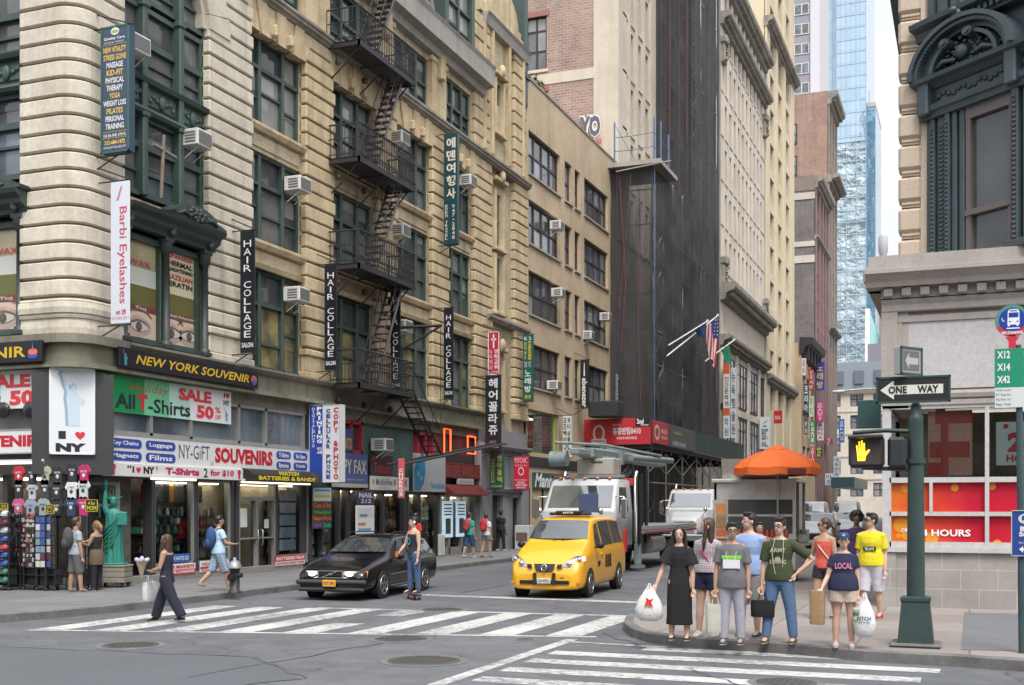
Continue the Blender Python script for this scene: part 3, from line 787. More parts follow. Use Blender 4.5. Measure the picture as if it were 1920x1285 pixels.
pm = [M['eye_poster'], plain('maroon', (.20, .05, .045), .4), M['pane_grey'], plain('pale_film', (.55, .55, .5), .4), plain('skin_tone', (.62, .46, .36), .5), plain('eye_white', (.5, .48, .47), .4), plain('iris', (.10, .09, .06), .4), plain('lash', (.17, .105, .075), .5), plain('letter_red', (.52, .04, .05), .5), M['black'], plain('olive', (.14, .135, .045), .3), plain('cream_film', (.62, .56, .38), .4)]
def eye_poster(mb, u0, u1, z0, z1, o, cu):
 mb.mi = 4; mb.quad((u0, o, z0), (u1, o, z0), (u1, o, z1), (u0, o, z1))
 W, H = u1 - u0, z1 - z0; zm = z0 + H * .45; e = .006
 def alm(c, zc, a, b, o_): mb.add([(c + a * math.cos(t), o_, zc + b * math.sin(t) * (1 - .35 * abs(math.cos(t)))) for t in [2 * PI * k / 18 for k in range(18)]], [tuple(range(18))])
 for c in cu:
  mb.mi = 0; alm(c, zm, .5, .3, o + e); mb.mi = 7; alm(c, zm + .03, .40, .17, o + 2 * e)
  mb.mi = 5; alm(c, zm, .36, .13, o + 3 * e); mb.mi = 6; mb.disc((c - .02, zm), .12, o + 4 * e, 14); mb.mi = 7; mb.disc((c - .02, zm), .055, o + 5 * e, 10)
  mb.mi = 7; mb.add([(c + .55 * math.cos(t), o + 2 * e, zm + .16 + .3 * math.sin(t)) for t in [PI * k / 8 for k in range(1, 8)]] + [(c + .5 * math.cos(t), o + 2 * e, zm + .16 + .255 * math.sin(t)) for t in [PI * (8 - k) / 8 for k in range(1, 8)]], [tuple(range(14))])
for frame, u0, u1 in ((F0, 23.62, 25.12), (F0, 25.36, 26.8), (F5, -22.72, -21.3)):
 mb = MB(frame)
 W = u1 - u0
 mb.mi = 10; mb.quad((u0, POST, 7.25), (u1, POST, 7.25), (u1, POST, 7.75), (u0, POST, 7.75))
 mb.mi = 1; mb.quad((u0, POST, 7.08), (u1, POST, 7.08), (u1, POST, 7.25), (u0, POST, 7.25))
 eye_poster(mb, u0, u1, 6.38, 7.08, POST, (u0 + W * .28, u0 + W * .80) if u0 > 25 else (u0 + W * .55,))
 mb.mi = 3; 
 if u0 < 25: mb.quad((u0, POST, 7.75), (u1, POST, 7.75), (u1, POST, 8.2), (u0, POST, 8.2))
 else: mb.mi = 11; mb.quad((u0, POST, 7.75), (u1, POST, 7.75), (u1, POST, 8.86), (u0, POST, 8.86))
 mb.mi = 3
 put_text(mb, 'Tint' if u0 < 25 else 'Eyelash Extension', u0 + (W * .1 if u0 > 25 else W * .45), u1 - W * (.05 if u0 > 25 else .25), 7.12, 7.22, POST + .01, .02)
 if u0 < 25: mb.mi = 8; put_text(mb, 'WAX', u0 + W * .3, u1 - W * .15, 8.25, 8.4, POST + .012, .01)
 else:
  for t, zz, h, mi in (('JAPANESE', 8.70, .12, 8), ('THERMAL', 8.53, .12, 9), ('STRAIGHTENING', 8.38, .09, 9), ('BRAZILIAN', 8.17, .12, 8), ('KERATIN', 7.98, .12, 9)):
   mb.mi = mi; put_text(mb, t, u0 + W * .06, u1 - W * .1, zz - .02, zz + h, POST + .012, .03)
 mb.build('window_poster', pm, corner)
# ================================================================ shop fronts under the corner building
def FR(a, b):
 a = Vector((a[0], a[1], 0)); b = Vector((b[0], b[1], 0)); u = (b - a).normalized(); o = Vector((u.y, -u.x, 0))
 return Matrix(((u.x, o.x, 0, a.x), (u.y, o.y, 0, a.y), (0, 0, 1, 0), (0, 0, 0, 1)))
BRIGHT = [(.55, .05, .05), (.6, .5, .06), (.05, .25, .5), (.7, .7, .68), (.06, .35, .2), (.5, .12, .3), (.65, .3, .06), (.12, .12, .14), (.3, .22, .14), (.75, .72, .6)]
STOCK = [paint(c, .5) for c in BRIGHT] + [paint(c, .7) for c in ((.03, .03, .035), (.06, .05, .05), (.10, .07, .05), (.05, .09, .08), (.16, .11, .07), (.02, .03, .06))]
def stock(name, label, frame, u0, u1, z0, z1, o0, o1, rows, parent=None, n=14, pal=None):
 mb = MB(frame)
 pal = pal or range(len(STOCK))
 for r in range(rows):
  za = z0 + (z1 - z0) * r / rows; h = (z1 - z0) / rows
  mb.mi = 11; mb.box(u0, u1, o0, o1, za, za + .02)
  u = u0 + .02
  while u < u1 - .04:
   wd = rnd.uniform(.05, .16); hh = h * rnd.uniform(.45, .9); d = rnd.uniform(0, (o1 - o0) * .5)
   mb.mi = rnd.choice(pal)
   if rnd.random() < .22: mb.box(u, min(u + wd, u1), o0 + .02, o1 - d, za + .02, za + .02 + hh, .008)
   else: mb.lathe([(wd * .45, 0), (wd * .5, hh * .4), (wd * .25, hh * .75), (wd * .3, hh)], 6, (u + wd / 2, o1 - d - wd / 2, za + .02))
   u += wd + rnd.uniform(.005, .03)
 o = mb.build(name, STOCK, parent)
 if parent is None: tag(o, label, 'goods', kind='stuff')
 return o
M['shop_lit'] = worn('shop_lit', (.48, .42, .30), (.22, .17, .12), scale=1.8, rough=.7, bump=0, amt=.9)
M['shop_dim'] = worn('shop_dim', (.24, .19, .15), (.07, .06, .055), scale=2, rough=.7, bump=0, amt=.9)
SH = -.16
mb = MB(F0)
mb.box(22.75, 32.3, -.7, -.12, 2.82, 3.9); mb.box(22.5, 32.3, -.7, -.1, 5.0, 5.3); mb.box(22.5, 22.9, -.7, -.1, 3.9, 5.0); mb.box(31.95, 32.3, -.7, -.1, .15, 5.0)
for px in (285, 366, 434, 443, 517): 
 u = yx(px, XL - .1); mb.box(u - .07, u + .07, -.34, -.04, .15, 2.82, .01)
mb.box(23.9, 32.3, -2.2, -.34, 2.86, 2.9)
shop = mb.build('shopfront', M['dark_panel'], corner)
mb = MB(F0); mb.box(23.9, 32, -.3, -.02, .1, .34, .01)
us = [yx(px, XL - .1) for px in (285, 366, 434, 443, 517, 580)]
for i in (0, 1, 4):
 a, b = us[i] + .07, us[i + 1] - .07
 mb.box(a, a + .05, -.26, -.08, .3, 2.82); mb.box(b - .05, b, -.26, -.08, .3, 2.82); mb.box(a, b, -.26, -.08, .34, .62); mb.box(a, b, -.26, -.08, 2.76, 2.82)
for k in (278, 353, 443, 494, 565):
 u = yx(k, XL - .1); mb.box(u - .06, u + .06, -.22, .0, 3.9, 5.02)
mb.box(22.9, 31.95, -.22, .0, 3.9, 3.98); mb.box(22.9, 31.95, -.22, .0, 4.94, 5.02)
mb.build('shop_frame', M['alum'], corner)
for i in (0, 1, 4): mb = MB(F0); mb.quad((us[i] + .1, SH, .6), (us[i + 1] - .1, SH, .6), (us[i + 1] - .1, SH, 2.78), (us[i] + .1, SH, 2.78)); mb.build('shop_window', M['glass'], corner)
mb = MB(F0); mb.quad((22.9, -.12, 3.96), (31.95, -.12, 3.96), (31.95, -.12, 4.96), (22.9, -.12, 4.96)); mb.build('mezzanine_window', M['pane_blue'], corner)
mb = MB(F0); mb.quad((22.9, -1.0, .1), (32, -1.0, .1), (32, -1.0, 2.86), (22.9, -1.0, 2.86)); mb.quad((22.9, -1.0, .16), (32, -1, .16), (32, -.3, .16), (22.9, -.3, .16)); mb.build('shop_interior', M['shop_dim'], corner)
stock('souvenir_stock', 'crowded shelves of souvenirs behind the first shop window', F0, us[0] + .1, us[1] - .1, .65, 2.1, -.9, -.4, 6, pal=[4, 4, 13, 13, 3, 10, 9, 4, 12, 1])
stock('souvenir_stock', 'crowded souvenirs behind the narrower second shop window', F0, us[1] + .1, us[2] - .1, .65, 2.1, -.9, -.4, 5, pal=[3, 7, 8, 10, 11, 12, 14, 0])
stock('souvenir_stock', 'blue boxed souvenirs stacked behind the window beside the glass door', F0, us[4] + .1, us[5] - .1, .65, 2.6, -.75, -.3, 6, pal=[2, 3, 2, 10, 12, 15, 9])
mb = MB(F0)
for i in range(11):
 u = us[0] + .15 + i * .21 + (.2 if i > 7 else 0)
 mb.mi = rnd.choice((7, 10, 6, 15, 0, 12)); mb.box(u, u + .18, -.6, -.45, 2.2, 2.7, .03)
tag(mb.build('hanging_clothes', STOCK), 'dark and orange clothes hanging high inside the shop windows', 'clothes', kind='stuff')
def glass_door(u0, u1, z0, z1, mid, matf='alum'):
 mb = MB(F0)
 mb.box(u0, u0 + .09, -.28, -.06, z0, z1); mb.box(u1 - .09, u1, -.28, -.06, z0, z1); mb.box(u0, u1, -.28, -.06, z1 - .07, z1); mb.box(u0, u1, -.27, -.07, z0 + (z1 - z0) * .8, z0 + (z1 - z0) * .84)
 mb.box(mid - .06, mid + .06, -.27, -.07, z0, z0 + (z1 - z0) * .8); mb.box(u0, u1, -.27, -.07, z0, z0 + .12); mb.box(u0, u1, -.2, -.05, 1.15, 1.19)
 d = mb.build('door', M[matf], corner)
 p = MB(F0); p.quad((u0, -.17, z0), (u1, -.17, z0), (u1, -.17, z1), (u0, -.17, z1)); p.build('pane', M['glass'], d)
 h = MB(F0); h.tube([(mid - .12, -.03, .95), (mid - .12, .04, .97), (mid - .12, .04, 1.4), (mid - .12, -.03, 1.42)], .018, 6); h.tube([(mid + .12, -.03, .95), (mid + .12, .04, .97), (mid + .12, .04, 1.4), (mid + .12, -.03, 1.42)], .018, 6)
 h.build('handle', M['steel'], d)
glass_door(us[3] + .05, us[4] - .05, .16, 2.8, yx(481, XL - .1))
mb = MB(F0)
a, b = onX(452, 985, XL - .1)[1], onX(452, 955, XL - .1)[1]
mb.quad((us[3] + .25, -.15, 1.5), (us[3] + .62, -.15, 1.5), (us[3] + .62, -.15, 2.05), (us[3] + .25, -.15, 2.05)); tag(mb.build('door_notice', plain('paper', (.62, .63, .6), .6)), 'larger white paper notice taped inside the glass shop door', 'notice'); mb = MB(F0); mb.quad((us[4] - .55, -.15, 1.45), (us[4] - .3, -.15, 1.45), (us[4] - .3, -.15, 1.72), (us[4] - .55, -.15, 1.72))
tag(mb.build('door_notice', plain('paper', (.62, .63, .6), .6)), 'smaller paper notice right on the glass shop door', 'notice')
FC = FR((-20.9, 22.6), (-19.6, 23.75))
mb = MB(FC)
mb.box(-.1, .0, -.2, .1, .15, 2.82); 
for u in (.1, .8, 1.55): mb.box(u - .05, u + .05, -.16, .02, .15, 2.7)
mb.box(.1, 1.55, -.16, .02, 2.1, 2.17); mb.box(.1, 1.55, -.16, .02, .15, .35); mb.box(.1, 1.55, -.16, .02, 2.64, 2.7)
d = mb.build('door', M['alum'], corner)
p = MB(FC); p.quad((.1, -.06, .2), (1.55, -.06, .2), (1.55, -.06, 2.66), (.1, -.06, 2.66)); p.build('pane', M['glass'], d)
mb = MB(FC); mb.quad((-.4, -1.2, .15), (1.9, -1.2, .15), (1.9, -1.2, 2.82), (-.4, -1.2, 2.82)); mb.build('shop_interior', M['shop_dim'], corner)
stock('souvenir_stock', 'souvenir shelves seen through the angled corner door', FC, .15, 1.5, .2, 2.6, -.9, -.45, 6)
mb = MB(); mb.add([(x, y, 2.86) for x, y in ((-32, 21.75), (-20.3, 21.75), (-19.55, 22.5), (-19.55, 25), (-32, 25))], [(0, 1, 2, 3, 4)]); mb.build('soffit', M['dark_panel'], corner)
mb = MB(F5)
mb.box(-32, -20.2, -.6, -.1, 2.86, 3.95); mb.box(-32, -20.2, -.6, -.12, 4.94, 5.1); mb.box(-20.75, -20.2, -.6, -.1, 3.95, 5.0)
mb.box(-21.75, -21.6, -.5, -.02, .15, 2.86); mb.box(-26, -25.6, -.5, -.02, .15, 2.86)
mb.build('shopfront', M['dark_panel'], corner)
mb = MB(F5); mb.quad((-26, -.3, 3.95), (-20.7, -.3, 3.95), (-20.7, -.3, 5), (-26, -.3, 5)); mb.build('mezzanine_window', M['pane_blind'], corner)
mb = MB(F5); mb.quad((-26, -1.1, .1), (-20.2, -1.1, .1), (-20.2, -1.1, 2.86), (-26, -1.1, 2.86)); mb.build('shop_interior', M['shop_dim'], corner)
mb = MB(FR((-20.28, 21.62), (-19.28, 22.62)))
mb.box(-.2, 1.62, -.5, -.02, 2.86, 5.26, .0); mb.build('corner_panel', M['dark_panel'], corner)
for k, px in enumerate((8, 57)):
 x, z = onY(px, 770, 21.85); mb = MB(); mb.ball((x, 21.82, z), (.2, .08, .2), 18, 12)
 tag(mb.build('ball', plain('black_ball', (.02, .02, .022), .25)), ('black ball in the mezzanine window, cut by the photo edge', 'black ball in the mezzanine window nearer the corner')[k], 'ball')
def front(u0, u1, z1, lit=.0, posts=(), color='dark_panel', door=None, mat='shop_dim'):
 mb = MB(F0)
 mb.box(u0, u0 + .16, -.5, -.05, .15, z1); mb.box(u1 - .16, u1, -.5, -.05, .15, z1)
 for p in posts: mb.box(p - .05, p + .05, -.4, -.1, .15, z1)
 mb.box(u0, u1, -.4, -.1, .15, .45); mb.box(u0, u1, -.42, -.1, z1 - .1, z1)
 mb.build('shopfront', M[color], corner)
 p = MB(F0); p.quad((u0, -.25, .4), (u1, -.25, .4), (u1, -.25, z1), (u0, -.25, z1)); p.build('shop_window', M['glass'], corner)
 p = MB(F0); p.quad((u0, -.55, .1), (u1, -.55, .1), (u1, -.55, z1), (u0, -.55, z1)); p.build('shop_interior', M[mat], corner)
front(32.4, 36.1, 2.75, posts=(33.3, 34.4, 35.1), mat='shop_lit')
front(36.2, 39.3, 2.65, posts=(37.6,), mat='shop_dim')
front(39.4, 42.2, 2.65, posts=(40.6,), mat='shop_lit')
front(42.3, 46.0, 2.6, posts=(43.3, 44.6, 45.3), color='alum', mat='shop_dim')
stock('shop_stock', 'small bright goods crowded in the phone shop window', F0, 36.4, 39.1, .5, 2.5, -.5, -.3, 5, pal=[6, 1, 12, 14, 0, 10])
for a, b, z in ((us[0], us[2], 2.72), (us[3], us[5], 2.72), (33, 36, 2.6), (36.6, 39, 2.5), (39.8, 42, 2.5), (42.8, 45.6, 2.45)):
 mb = MB(F0); mb.box(a + .2, b - .2, -.48, -.40, z, z + .03); mb.build('glow_strip', M['shop_fill'], corner)  # added glowing strips, put in to lighten the goods behind the glass
for k in (-22.6, -24.2):
 mb = MB(F5); mb.box(k, k + 1.4, -.7, -.6, 2.75, 2.8); mb.build('glow_strip', M['shop_fill'], corner)  # same added glow for the avenue side of the shop
for a, b, lab, pl_ in ((32.7, 34.2, 'bright papers and goods in the copy shop window', [3, 9, 3, 2, 9, 5]), (39.6, 42.0, 'bottles and jars behind the bar window', [4, 8, 14, 12, 1, 13]), (42.6, 45.8, 'small phone accessories in the shop under the red awning', [3, 2, 10, 9, 15, 0])):
 stock('shop_stock', lab, F0, a, b, .5, 2.3, -.52, -.32, 5, pal=pl_)
M['teal'] = worn('teal', (.10, .17, .15), (.05, .08, .075), scale=1.2, rough=.6, streak=.3)
M['maroon_paint'] = worn('maroon_paint', (.20, .028, .03), (.10, .02, .02), scale=1.5, rough=.55)
mb = MB(F0); mb.box(32.4, 42.2, -.7, -.2, 2.7, 5.05); mb.build('upper_panel', M['teal'], corner)
mb = MB(F0); mb.box(42.2, 46.0, -.7, -.2, 2.6, 5.05); mb.build('upper_panel', M['dark_panel'], corner)
def red_window(u0, u1, z0, z1):
 mb = MB(F0)
 mb.box(u0, u0 + .12, -.24, .0, z0, z1); mb.box(u1 - .12, u1, -.24, .0, z0, z1); mb.box(u0, u1, -.24, 0, z1 - .12, z1); mb.box(u0, u1, -.24, 0, z0, z0 + .12); mb.box((u0 + u1) / 2 - .05, (u0 + u1) / 2 + .05, -.24, 0, z0, z1)
 wi = mb.build('window', plain('red_paint', (.36, .03, .04), .45), corner)
 p = MB(F0); p.quad((u0, -.18, z0), (u1, -.18, z0), (u1, -.18, z1), (u0, -.18, z1)); p.build('pane', M['pane_dark'], wi)
red_window(34.3, 35.85, 3.9, 5.02); red_window(40.2, 41.6, 3.95, 4.95)
M['grey_paint'] = worn('grey_paint', (.25, .25, .265), (.17, .17, .18), scale=1.2, rough=.55, streak=.2)
mb = MB(F0)
mb.wall(46.0, 51.9, .1, 5.5, [(47.6, 48.9, .15, 2.6), (50.1, 51.1, .15, 2.5)], .4, .0)
mb.box(46.0, 47.3, -.2, .14, .15, 4.6, .03); mb.box(51.0, 51.9, -.2, .14, .15, 4.6, .03); mb.prof([(-.1, 4.6), (.2, 4.62), (.32, 4.74), (.32, 4.84), (-.1, 4.9)], 46, 51.9)
mb.prof([(-.1, 2.75), (.16, 2.78), (.2, 2.9), (-.1, 2.95)], 47.4, 51.0)
P = [(48.0 + 1.3 * math.cos(PI * k / 14), 4.95 + .95 * math.sin(PI * k / 14)) for k in range(15)]
mb.prism(P, -.05, .1)
mb.build('ground_floor', M['grey_paint'], corner)
for a, b in ((47.6, 48.9), (50.1, 51.1)):
 mb = MB(F0); mb.box(a, b, -.38, -.3, .15, 2.6); mb.box(a + .15, b - .15, -.3, -.27, .4, 2.3, .02); mb.build('door', M['dark_panel'], corner)
# ================================================================ the row beyond the corner building
def win_set(frame, parent, spots, w_, h_, mats, split=(.5,), trans=(.5,), fcol='dark_iron', o=-.26, fr=.05, name='window'):
 protos = []
 for k in range(min(4, len(spots))):
  mb = MB()
  mb.box(0, fr, -.05, .04, 0, h_); mb.box(w_ - fr, w_, -.05, .04, 0, h_); mb.box(0, w_, -.05, .04, h_ - fr, h_); mb.box(0, w_, -.05, .06, 0, fr)
  for s_ in split: mb.box(w_ * s_ - fr * .6, w_ * s_ + fr * .6, -.05, .04, 0, h_)
  for t in trans: mb.box(0, w_, -.05, .03, h_ * t - fr * .5, h_ * t + fr * .5)
  mb.v = [tuple(frame.to_3x3() @ Vector((a, b + o, c))) for a, b, c in mb.v]
  f = mb.build(name, M[fcol], parent, 0)
  pb = MB()
  us = [0] + [w_ * s_ for s_ in split] + [w_]; zs = [0] + [h_ * t for t in trans] + [h_]
  for i in range(len(us) - 1):
   for j in range(len(zs) - 1):
    pb.mi = rnd.randrange(len(mats)); e = rnd.uniform(-.008, .008)
    pb.quad((us[i], o - .02 + e, zs[j]), (us[i + 1], o - .02 - e, zs[j]), (us[i + 1], o - .02 - e, zs[j + 1]), (us[i], o - .02 + e, zs[j + 1]))
  pb.v = [tuple(frame.to_3x3() @ Vector(p)) for p in pb.v]
  pb.build('pane', [M[m_] for m_ in mats], f, 0)
  protos.append(f)
 root = Vector(parent.location)
 for i, (u, z) in enumerate(spots):
  p = (frame @ Vector((u, 0, z))) - root
  if i < len(protos): protos[i].location = p
  else: copy_tree(protos[rnd.randrange(len(protos))], None, p)
tan = thing('stucco_building', 'low tan stucco building with bands of dark sash windows and white air conditioners', 'building', (XL, 52, 0))
TR_ = [(17.97, 20.0), (14.65, 16.72), (11.3, 13.35), (7.85, 9.9)]
TW = [(52.16, 56.75), (57.5, 58.65), (59.15, 60.05), (60.8, 65.3)]
hs = [(a, b, c, d) for c, d in TR_ for a, b in TW] + [(52.0, 56.6, 4.62, 6.75), (57.5, 58.6, 4.6, 6.4)]
mb = MB(F0); mb.wall(51.95, 67.3, .1, 22.38, hs, .26, 0)
mb.quad((51.95, 0, 22.38), (67.3, 0, 22.38), (67.3, -14, 22.38), (51.95, -14, 22.38)); mb.quad((51.95, 0, 10), (51.95, -14, 10), (51.95, -14, 22.38), (51.95, 0, 22.38))
mb.build('wall', M['tan_stucco'], tan)
mb = MB(F0); mb.box(51.9, 67.3, -.35, .05, 22.38, 22.52, .02)
mb.build('roof_coping', M['grey_stone'], tan)
for c, d in TR_:
 for a, b in TW:
  mb = MB(F0); mb.prof([(-.25, c - .1), (.1, c - .12), (.1, c - .03), (-.25, c)], a - .06, b + .06); mb.build('sill', M['concrete'], tan)
M['brown_frame'] = plain('brown_frame', (.055, .045, .045), .5)
for i, (a, b) in enumerate(TW):
 win_set(F0, tan, [(a, c) for c, d in TR_], b - a, TR_[0][1] - TR_[0][0], ['pane_blue', 'pane_dark', 'pane_blind', 'pane_dark'], (.25, .5, .75) if i in (0, 3) else (), (.5,), 'brown_frame', -.2, .09)
mb = MB(F0); mb.quad((52.0, -.22, 4.62), (56.6, -.22, 4.62), (56.6, -.22, 6.75), (52.0, -.22, 6.75)); mb.build('shop_window', M['glass'], tan)
mb = MB(F0); mb.quad((51.9, -1.4, 4.5), (56.7, -1.4, 4.5), (56.7, -1.4, 6.9), (51.9, -1.4, 6.9)); mb.quad((51.9, -.3, 6.7), (56.7, -.3, 6.7), (56.7, -1.4, 6.7), (51.9, -1.4, 6.7)); mb.build('room', M['shop_lit'], tan)
mb = MB(F0); mb.box(56.25, 56.5, -.24, -.1, 4.62, 6.75); mb.box(52.0, 56.6, -.24, -.12, 4.62, 4.72); mb.box(52, 52.1, -.24, -.1, 4.62, 6.75); mb.build('window_frame', plain('lime_paint', (.33, .38, .12), .5), tan)
mb = MB(F0); mb.box(52.3, 55.2, -1.0, -.9, 6.42, 6.5); mb.build('glow_strip', M['tube_light'], tan)
mb = MB(F0)
mb.box(52.0, 60.6, -.5, .06, 4.0, 4.5, .02); mb.box(52.0, 60.6, -.5, -.1, 2.9, 4.0)
for u in (52.1, 54.0, 56.4, 58.6, 60.4): mb.box(u, u + .25, -.5, .0, .1, 3)
mb.build('shopfront', M['dark_panel'], tan)
mb = MB(F0); mb.quad((52, -.3, .3), (60.5, -.3, .3), (60.5, -.3, 2.9), (52, -.3, 2.9)); mb.build('shop_glass', M['pane_dark'], tan)
M['pink_brick'] = brick('pink_brick', (.36, .235, .19), (.27, .175, .145), (.38, .33, .29), .42, .17, ax='x', amt=.3, streak=.15, msize=.02)
tower = thing('brick_tower', 'tall building with pink brick side wall and cream stone piers above the tan building', 'building', (XL, 67.3, 0))
FB = FY(67.3)
bw = [(-25.4, -23.95, z, z + 3.45) for z in (24.2, 28.75 - .15, 33.2)]
mb = MB(FB); mb.wall(-40, -20.9, .1, 60, [(-25.35, -24.0, 28.75, 32.0), (-25.35, -24.0, 23.6, 27.4)], .2, -.05); mb.build('side_wall', M['pink_brick'], tower)
mb = MB(FB); mb.box(-21.0, XL, -2, 0, 18, 60); mb.build('corner_pier', M['cream'], tower)
for zc in (28.0, 37.2):
 mb = MB(FB); mb.box(-40, -21.0, -.3, .0, zc - .2, zc + .45); mb.build('band', M['cream'], tower)
for z in (28.75, 24.15):
 mb = MB(FB); mb.box(-25.5, -23.85, -.2, .02, z + 3.25, z + 3.55); mb.build('lintel', plain('red_brick', (.28, .13, .11), .8), tower)
 mb = MB(FB); mb.box(-25.5, -23.85, -.2, .06, z - .18, z); mb.build('sill', M['cream'], tower)
win_set(FB, tower, [(-25.35, 28.75), (-25.35, 24.15)], 1.35, 3.25, ['pane_blind', 'pane_blind', 'pane_grey'], (.5,), (.36, .74), 'dark_iron', -.2, .09)
cols_ = [(68.35, 69.45), (70.15, 71.1), (71.9, 72.95), (73.6, 74.75)]
rows_ = [(25.1 - 3.42 * k + 3.42 * 4 - 13.68, 28.0 - 3.42 * k) for k in range(0, 3)]
rows_ = []
z = 18.25
while z < 58: rows_.append((z, z + 2.85)); z += 3.45
mb = MB(F0); mb.wall(67.3, 76.2, .1, 60, [(a, b, c, d) for a, b in cols_ for c, d in rows_], .4, -.08)
mb.build('front_wall', M['cream'], tower)
mb = MB(F0)
for a, b in ((67.27, 68.2), (69.6, 70.0), (71.25, 71.75), (73.1, 73.5), (74.95, 76.2)): mb.box(a, b, -.2, .06, 18, 60)
mb.build('pier', M['cream'], tower)
for a, b in cols_:
 win_set(F0, tower, [(a, c) for c, d in rows_], b - a, 2.85, ['pane_dark', 'pane_dark', 'pane_grey'], (), (.5,), 'brown_frame', -.4, .07)
mb = MB(F0); 
for c, d in rows_: mb.box(68.2, 74.95, -.3, -.0, c - .16, c - .02)
mb.build('sill_course', M['cream'], tower)
M['netting'] = worn('netting', (.060, .058, .070), (.028, .027, .033), scale=.35, rough=.9, bump=0, streak=.6, amt=.9, fine=3)
def nettingmat():
 m, t, b = nodes('netting'); L = t.links.new
 P = N(t, 'NewGeometry').outputs['Position']
 mp = N(t, 'Mapping'); mp.inputs['Scale'].default_value = (1.6, 1.6, .09); L(P, mp.inputs[0])
 n1 = N(t, 'TexNoise', Scale=1.3, Detail=6, Roughness=.65); L(mp.outputs[0], n1.inputs['Vector'])
 n2 = N(t, 'TexNoise', Scale=.5, Detail=4); L(P, n2.inputs['Vector'])
 r = N(t, 'ValToRGB'); r.color_ramp.elements[0].position = .34; r.color_ramp.elements[0].color = (.024, .022, .026, 1); r.color_ramp.elements[1].position = .72; r.color_ramp.elements[1].color = (.085, .075, .08, 1)
 L(n1.outputs[0], r.inputs[0])
 mx = N(t, 'Mix', data_type='RGBA'); mx.inputs[7].default_value = (.035, .035, .042, 1); L(n2.outputs[0], mx.inputs[0]); L(r.outputs[0], mx.inputs[6])
 L(mx.outputs[2], b.inputs['Base Color']); b.inputs['Roughness'].default_value = .9
 tr = N(t, 'BsdfTransparent'); ms = N(t, 'MixShader'); ms.inputs[0].default_value = .72
 L(tr.outputs[0], ms.inputs[1]); L(b.outputs[0], ms.inputs[2]); L(ms.outputs[0], t.nodes['Material Output'].inputs[0])
 return m
M['netting'] = nettingmat()
wrapped = thing('wrapped_building', 'high building wholly hidden in black scaffold netting', 'building', (XL, 76, 0))
mb = MB(F0)
mb.wall(76.2, 98, .1, 60, [(a, a + 1.5, c, c + 2.4) for a in (77.5, 80.5, 83.5, 86.5, 89.5, 92.5, 95.5) for c in [7.5 + 3.6 * k for k in range(14)]], .3, 0)
mb.quad((76.2, 0, 18), (76.2, -12, 18), (76.2, -12, 60), (76.2, 0, 60)); mb.build('wall', M['grey_stone'], wrapped)
mb = MB(F0); mb.quad((76.2, -.3, 0), (98, -.3, 0), (98, -.3, 60), (76.2, -.3, 60)); mb.build('window_glass', M['pane_dark'], wrapped)
SX = -16.9
sca = thing('netted_scaffold', 'tall scaffold hung with black debris netting over the pavement', 'scaffold', (SX, 66, 0))
def drape(p0, p1, z0, z1, nu, nz, amp):
 mb = MB(); V = []; F = []
 d = Vector((p1[0] - p0[0], p1[1] - p0[1], 0)); n = Vector((d.y, -d.x, 0)).normalized()
 ph = [rnd.uniform(0, 6.28) for _ in range(6)]
 for j in range(nz + 1):
  for i in range(nu + 1):
   s_, t = i / nu, j / nz
   k = amp * (math.sin(s_ * 11 + ph[0] + t * 1.5) + .6 * math.sin(s_ * 23 + ph[1] - t * 3) + .5 * math.sin(t * 17 + ph[2] + s_ * 2)) * (.3 + .7 * math.sin(t * PI * 6) ** 2)
   p = Vector((p0[0], p0[1], z0 + (z1 - z0) * t)) + d * s_ + n * k
   V.append(tuple(p))
 for j in range(nz):
  for i in range(nu): a = j * (nu + 1) + i; F.append((a, a + 1, a + nu + 2, a + nu + 1))
 mb.add(V, F, True); return mb
drape((XL - .1, 65.7), (SX, 65.7), 6.5, 21.6, 14, 60, .10).build('net', M['netting'], sca)
drape((SX, 65.7), (SX + .05, 76.2), 6.5, 21.6, 30, 60, .14).build('net', M['netting'], sca)
drape((XL + .1, 76.2), (SX, 76.2), 6.5, 60, 14, 150, .10).build('net', M['netting'], sca)
drape((SX, 76.2), (SX, 84.6), 6.5, 60, 40, 150, .15).build('net', M['netting'], sca)
drape((SX, 84.6), (XL, 84.6), 6.5, 60, 10, 60, .03).build('net', M['netting'], sca)
mb = MB()
for x in (XL + .35, SX - .15):
 for y in (65.9, 68.5, 71, 73.6, 76.4, 79, 81.7, 84.3):
  mb.cyl((x, y, 6.4), (x, y, 21.9 if y < 76 else 60), .045, 6)
for z in [8.4 + 2 * k for k in range(26)]:
 y0 = 65.9 if z < 22 else 76.4
 mb.cyl((SX - .15, y0, z), (SX - .15, 84.3, z), .04, 5); mb.cyl((XL + .3, y0, z), (SX - .15, y0, z), .04, 5)
 mb.cyl((SX - .15, y0, z), (SX - .15, y0 + 2.6, z + 2), .03, 5)
mb.build('frame', M['steel'], sca)
M['blue_steel'] = plain('blue_steel', (.08, .15, .30), .5)
mb = MB()
for x, y in ((XL + .3, 65.6), (SX + .06, 65.6), (SX + .06, 69), (SX + .25, 66.4)): mb.cyl((x, y, 21.8), (x, y, 24.4), .05, 6)
mb.cyl((SX + .1, 65.55, 6.5), (SX + .1, 65.55, 22), .025, 6)
for z in (22.7, 23.5):
 mb.tube([(XL + .3, 65.6, z), ((XL + SX) / 2, 65.5, z - .06), (SX + .06, 65.6, z + .05), (SX + .06, 69, z)], .025, 5)
mb.tube([(XL + .3, 65.6, 24.3), (-18.6, 65.55, 23.2), (-17.9, 65.6, 22.0)], .02, 5)
mb.build('guard_rail', M['blue_steel'], sca)
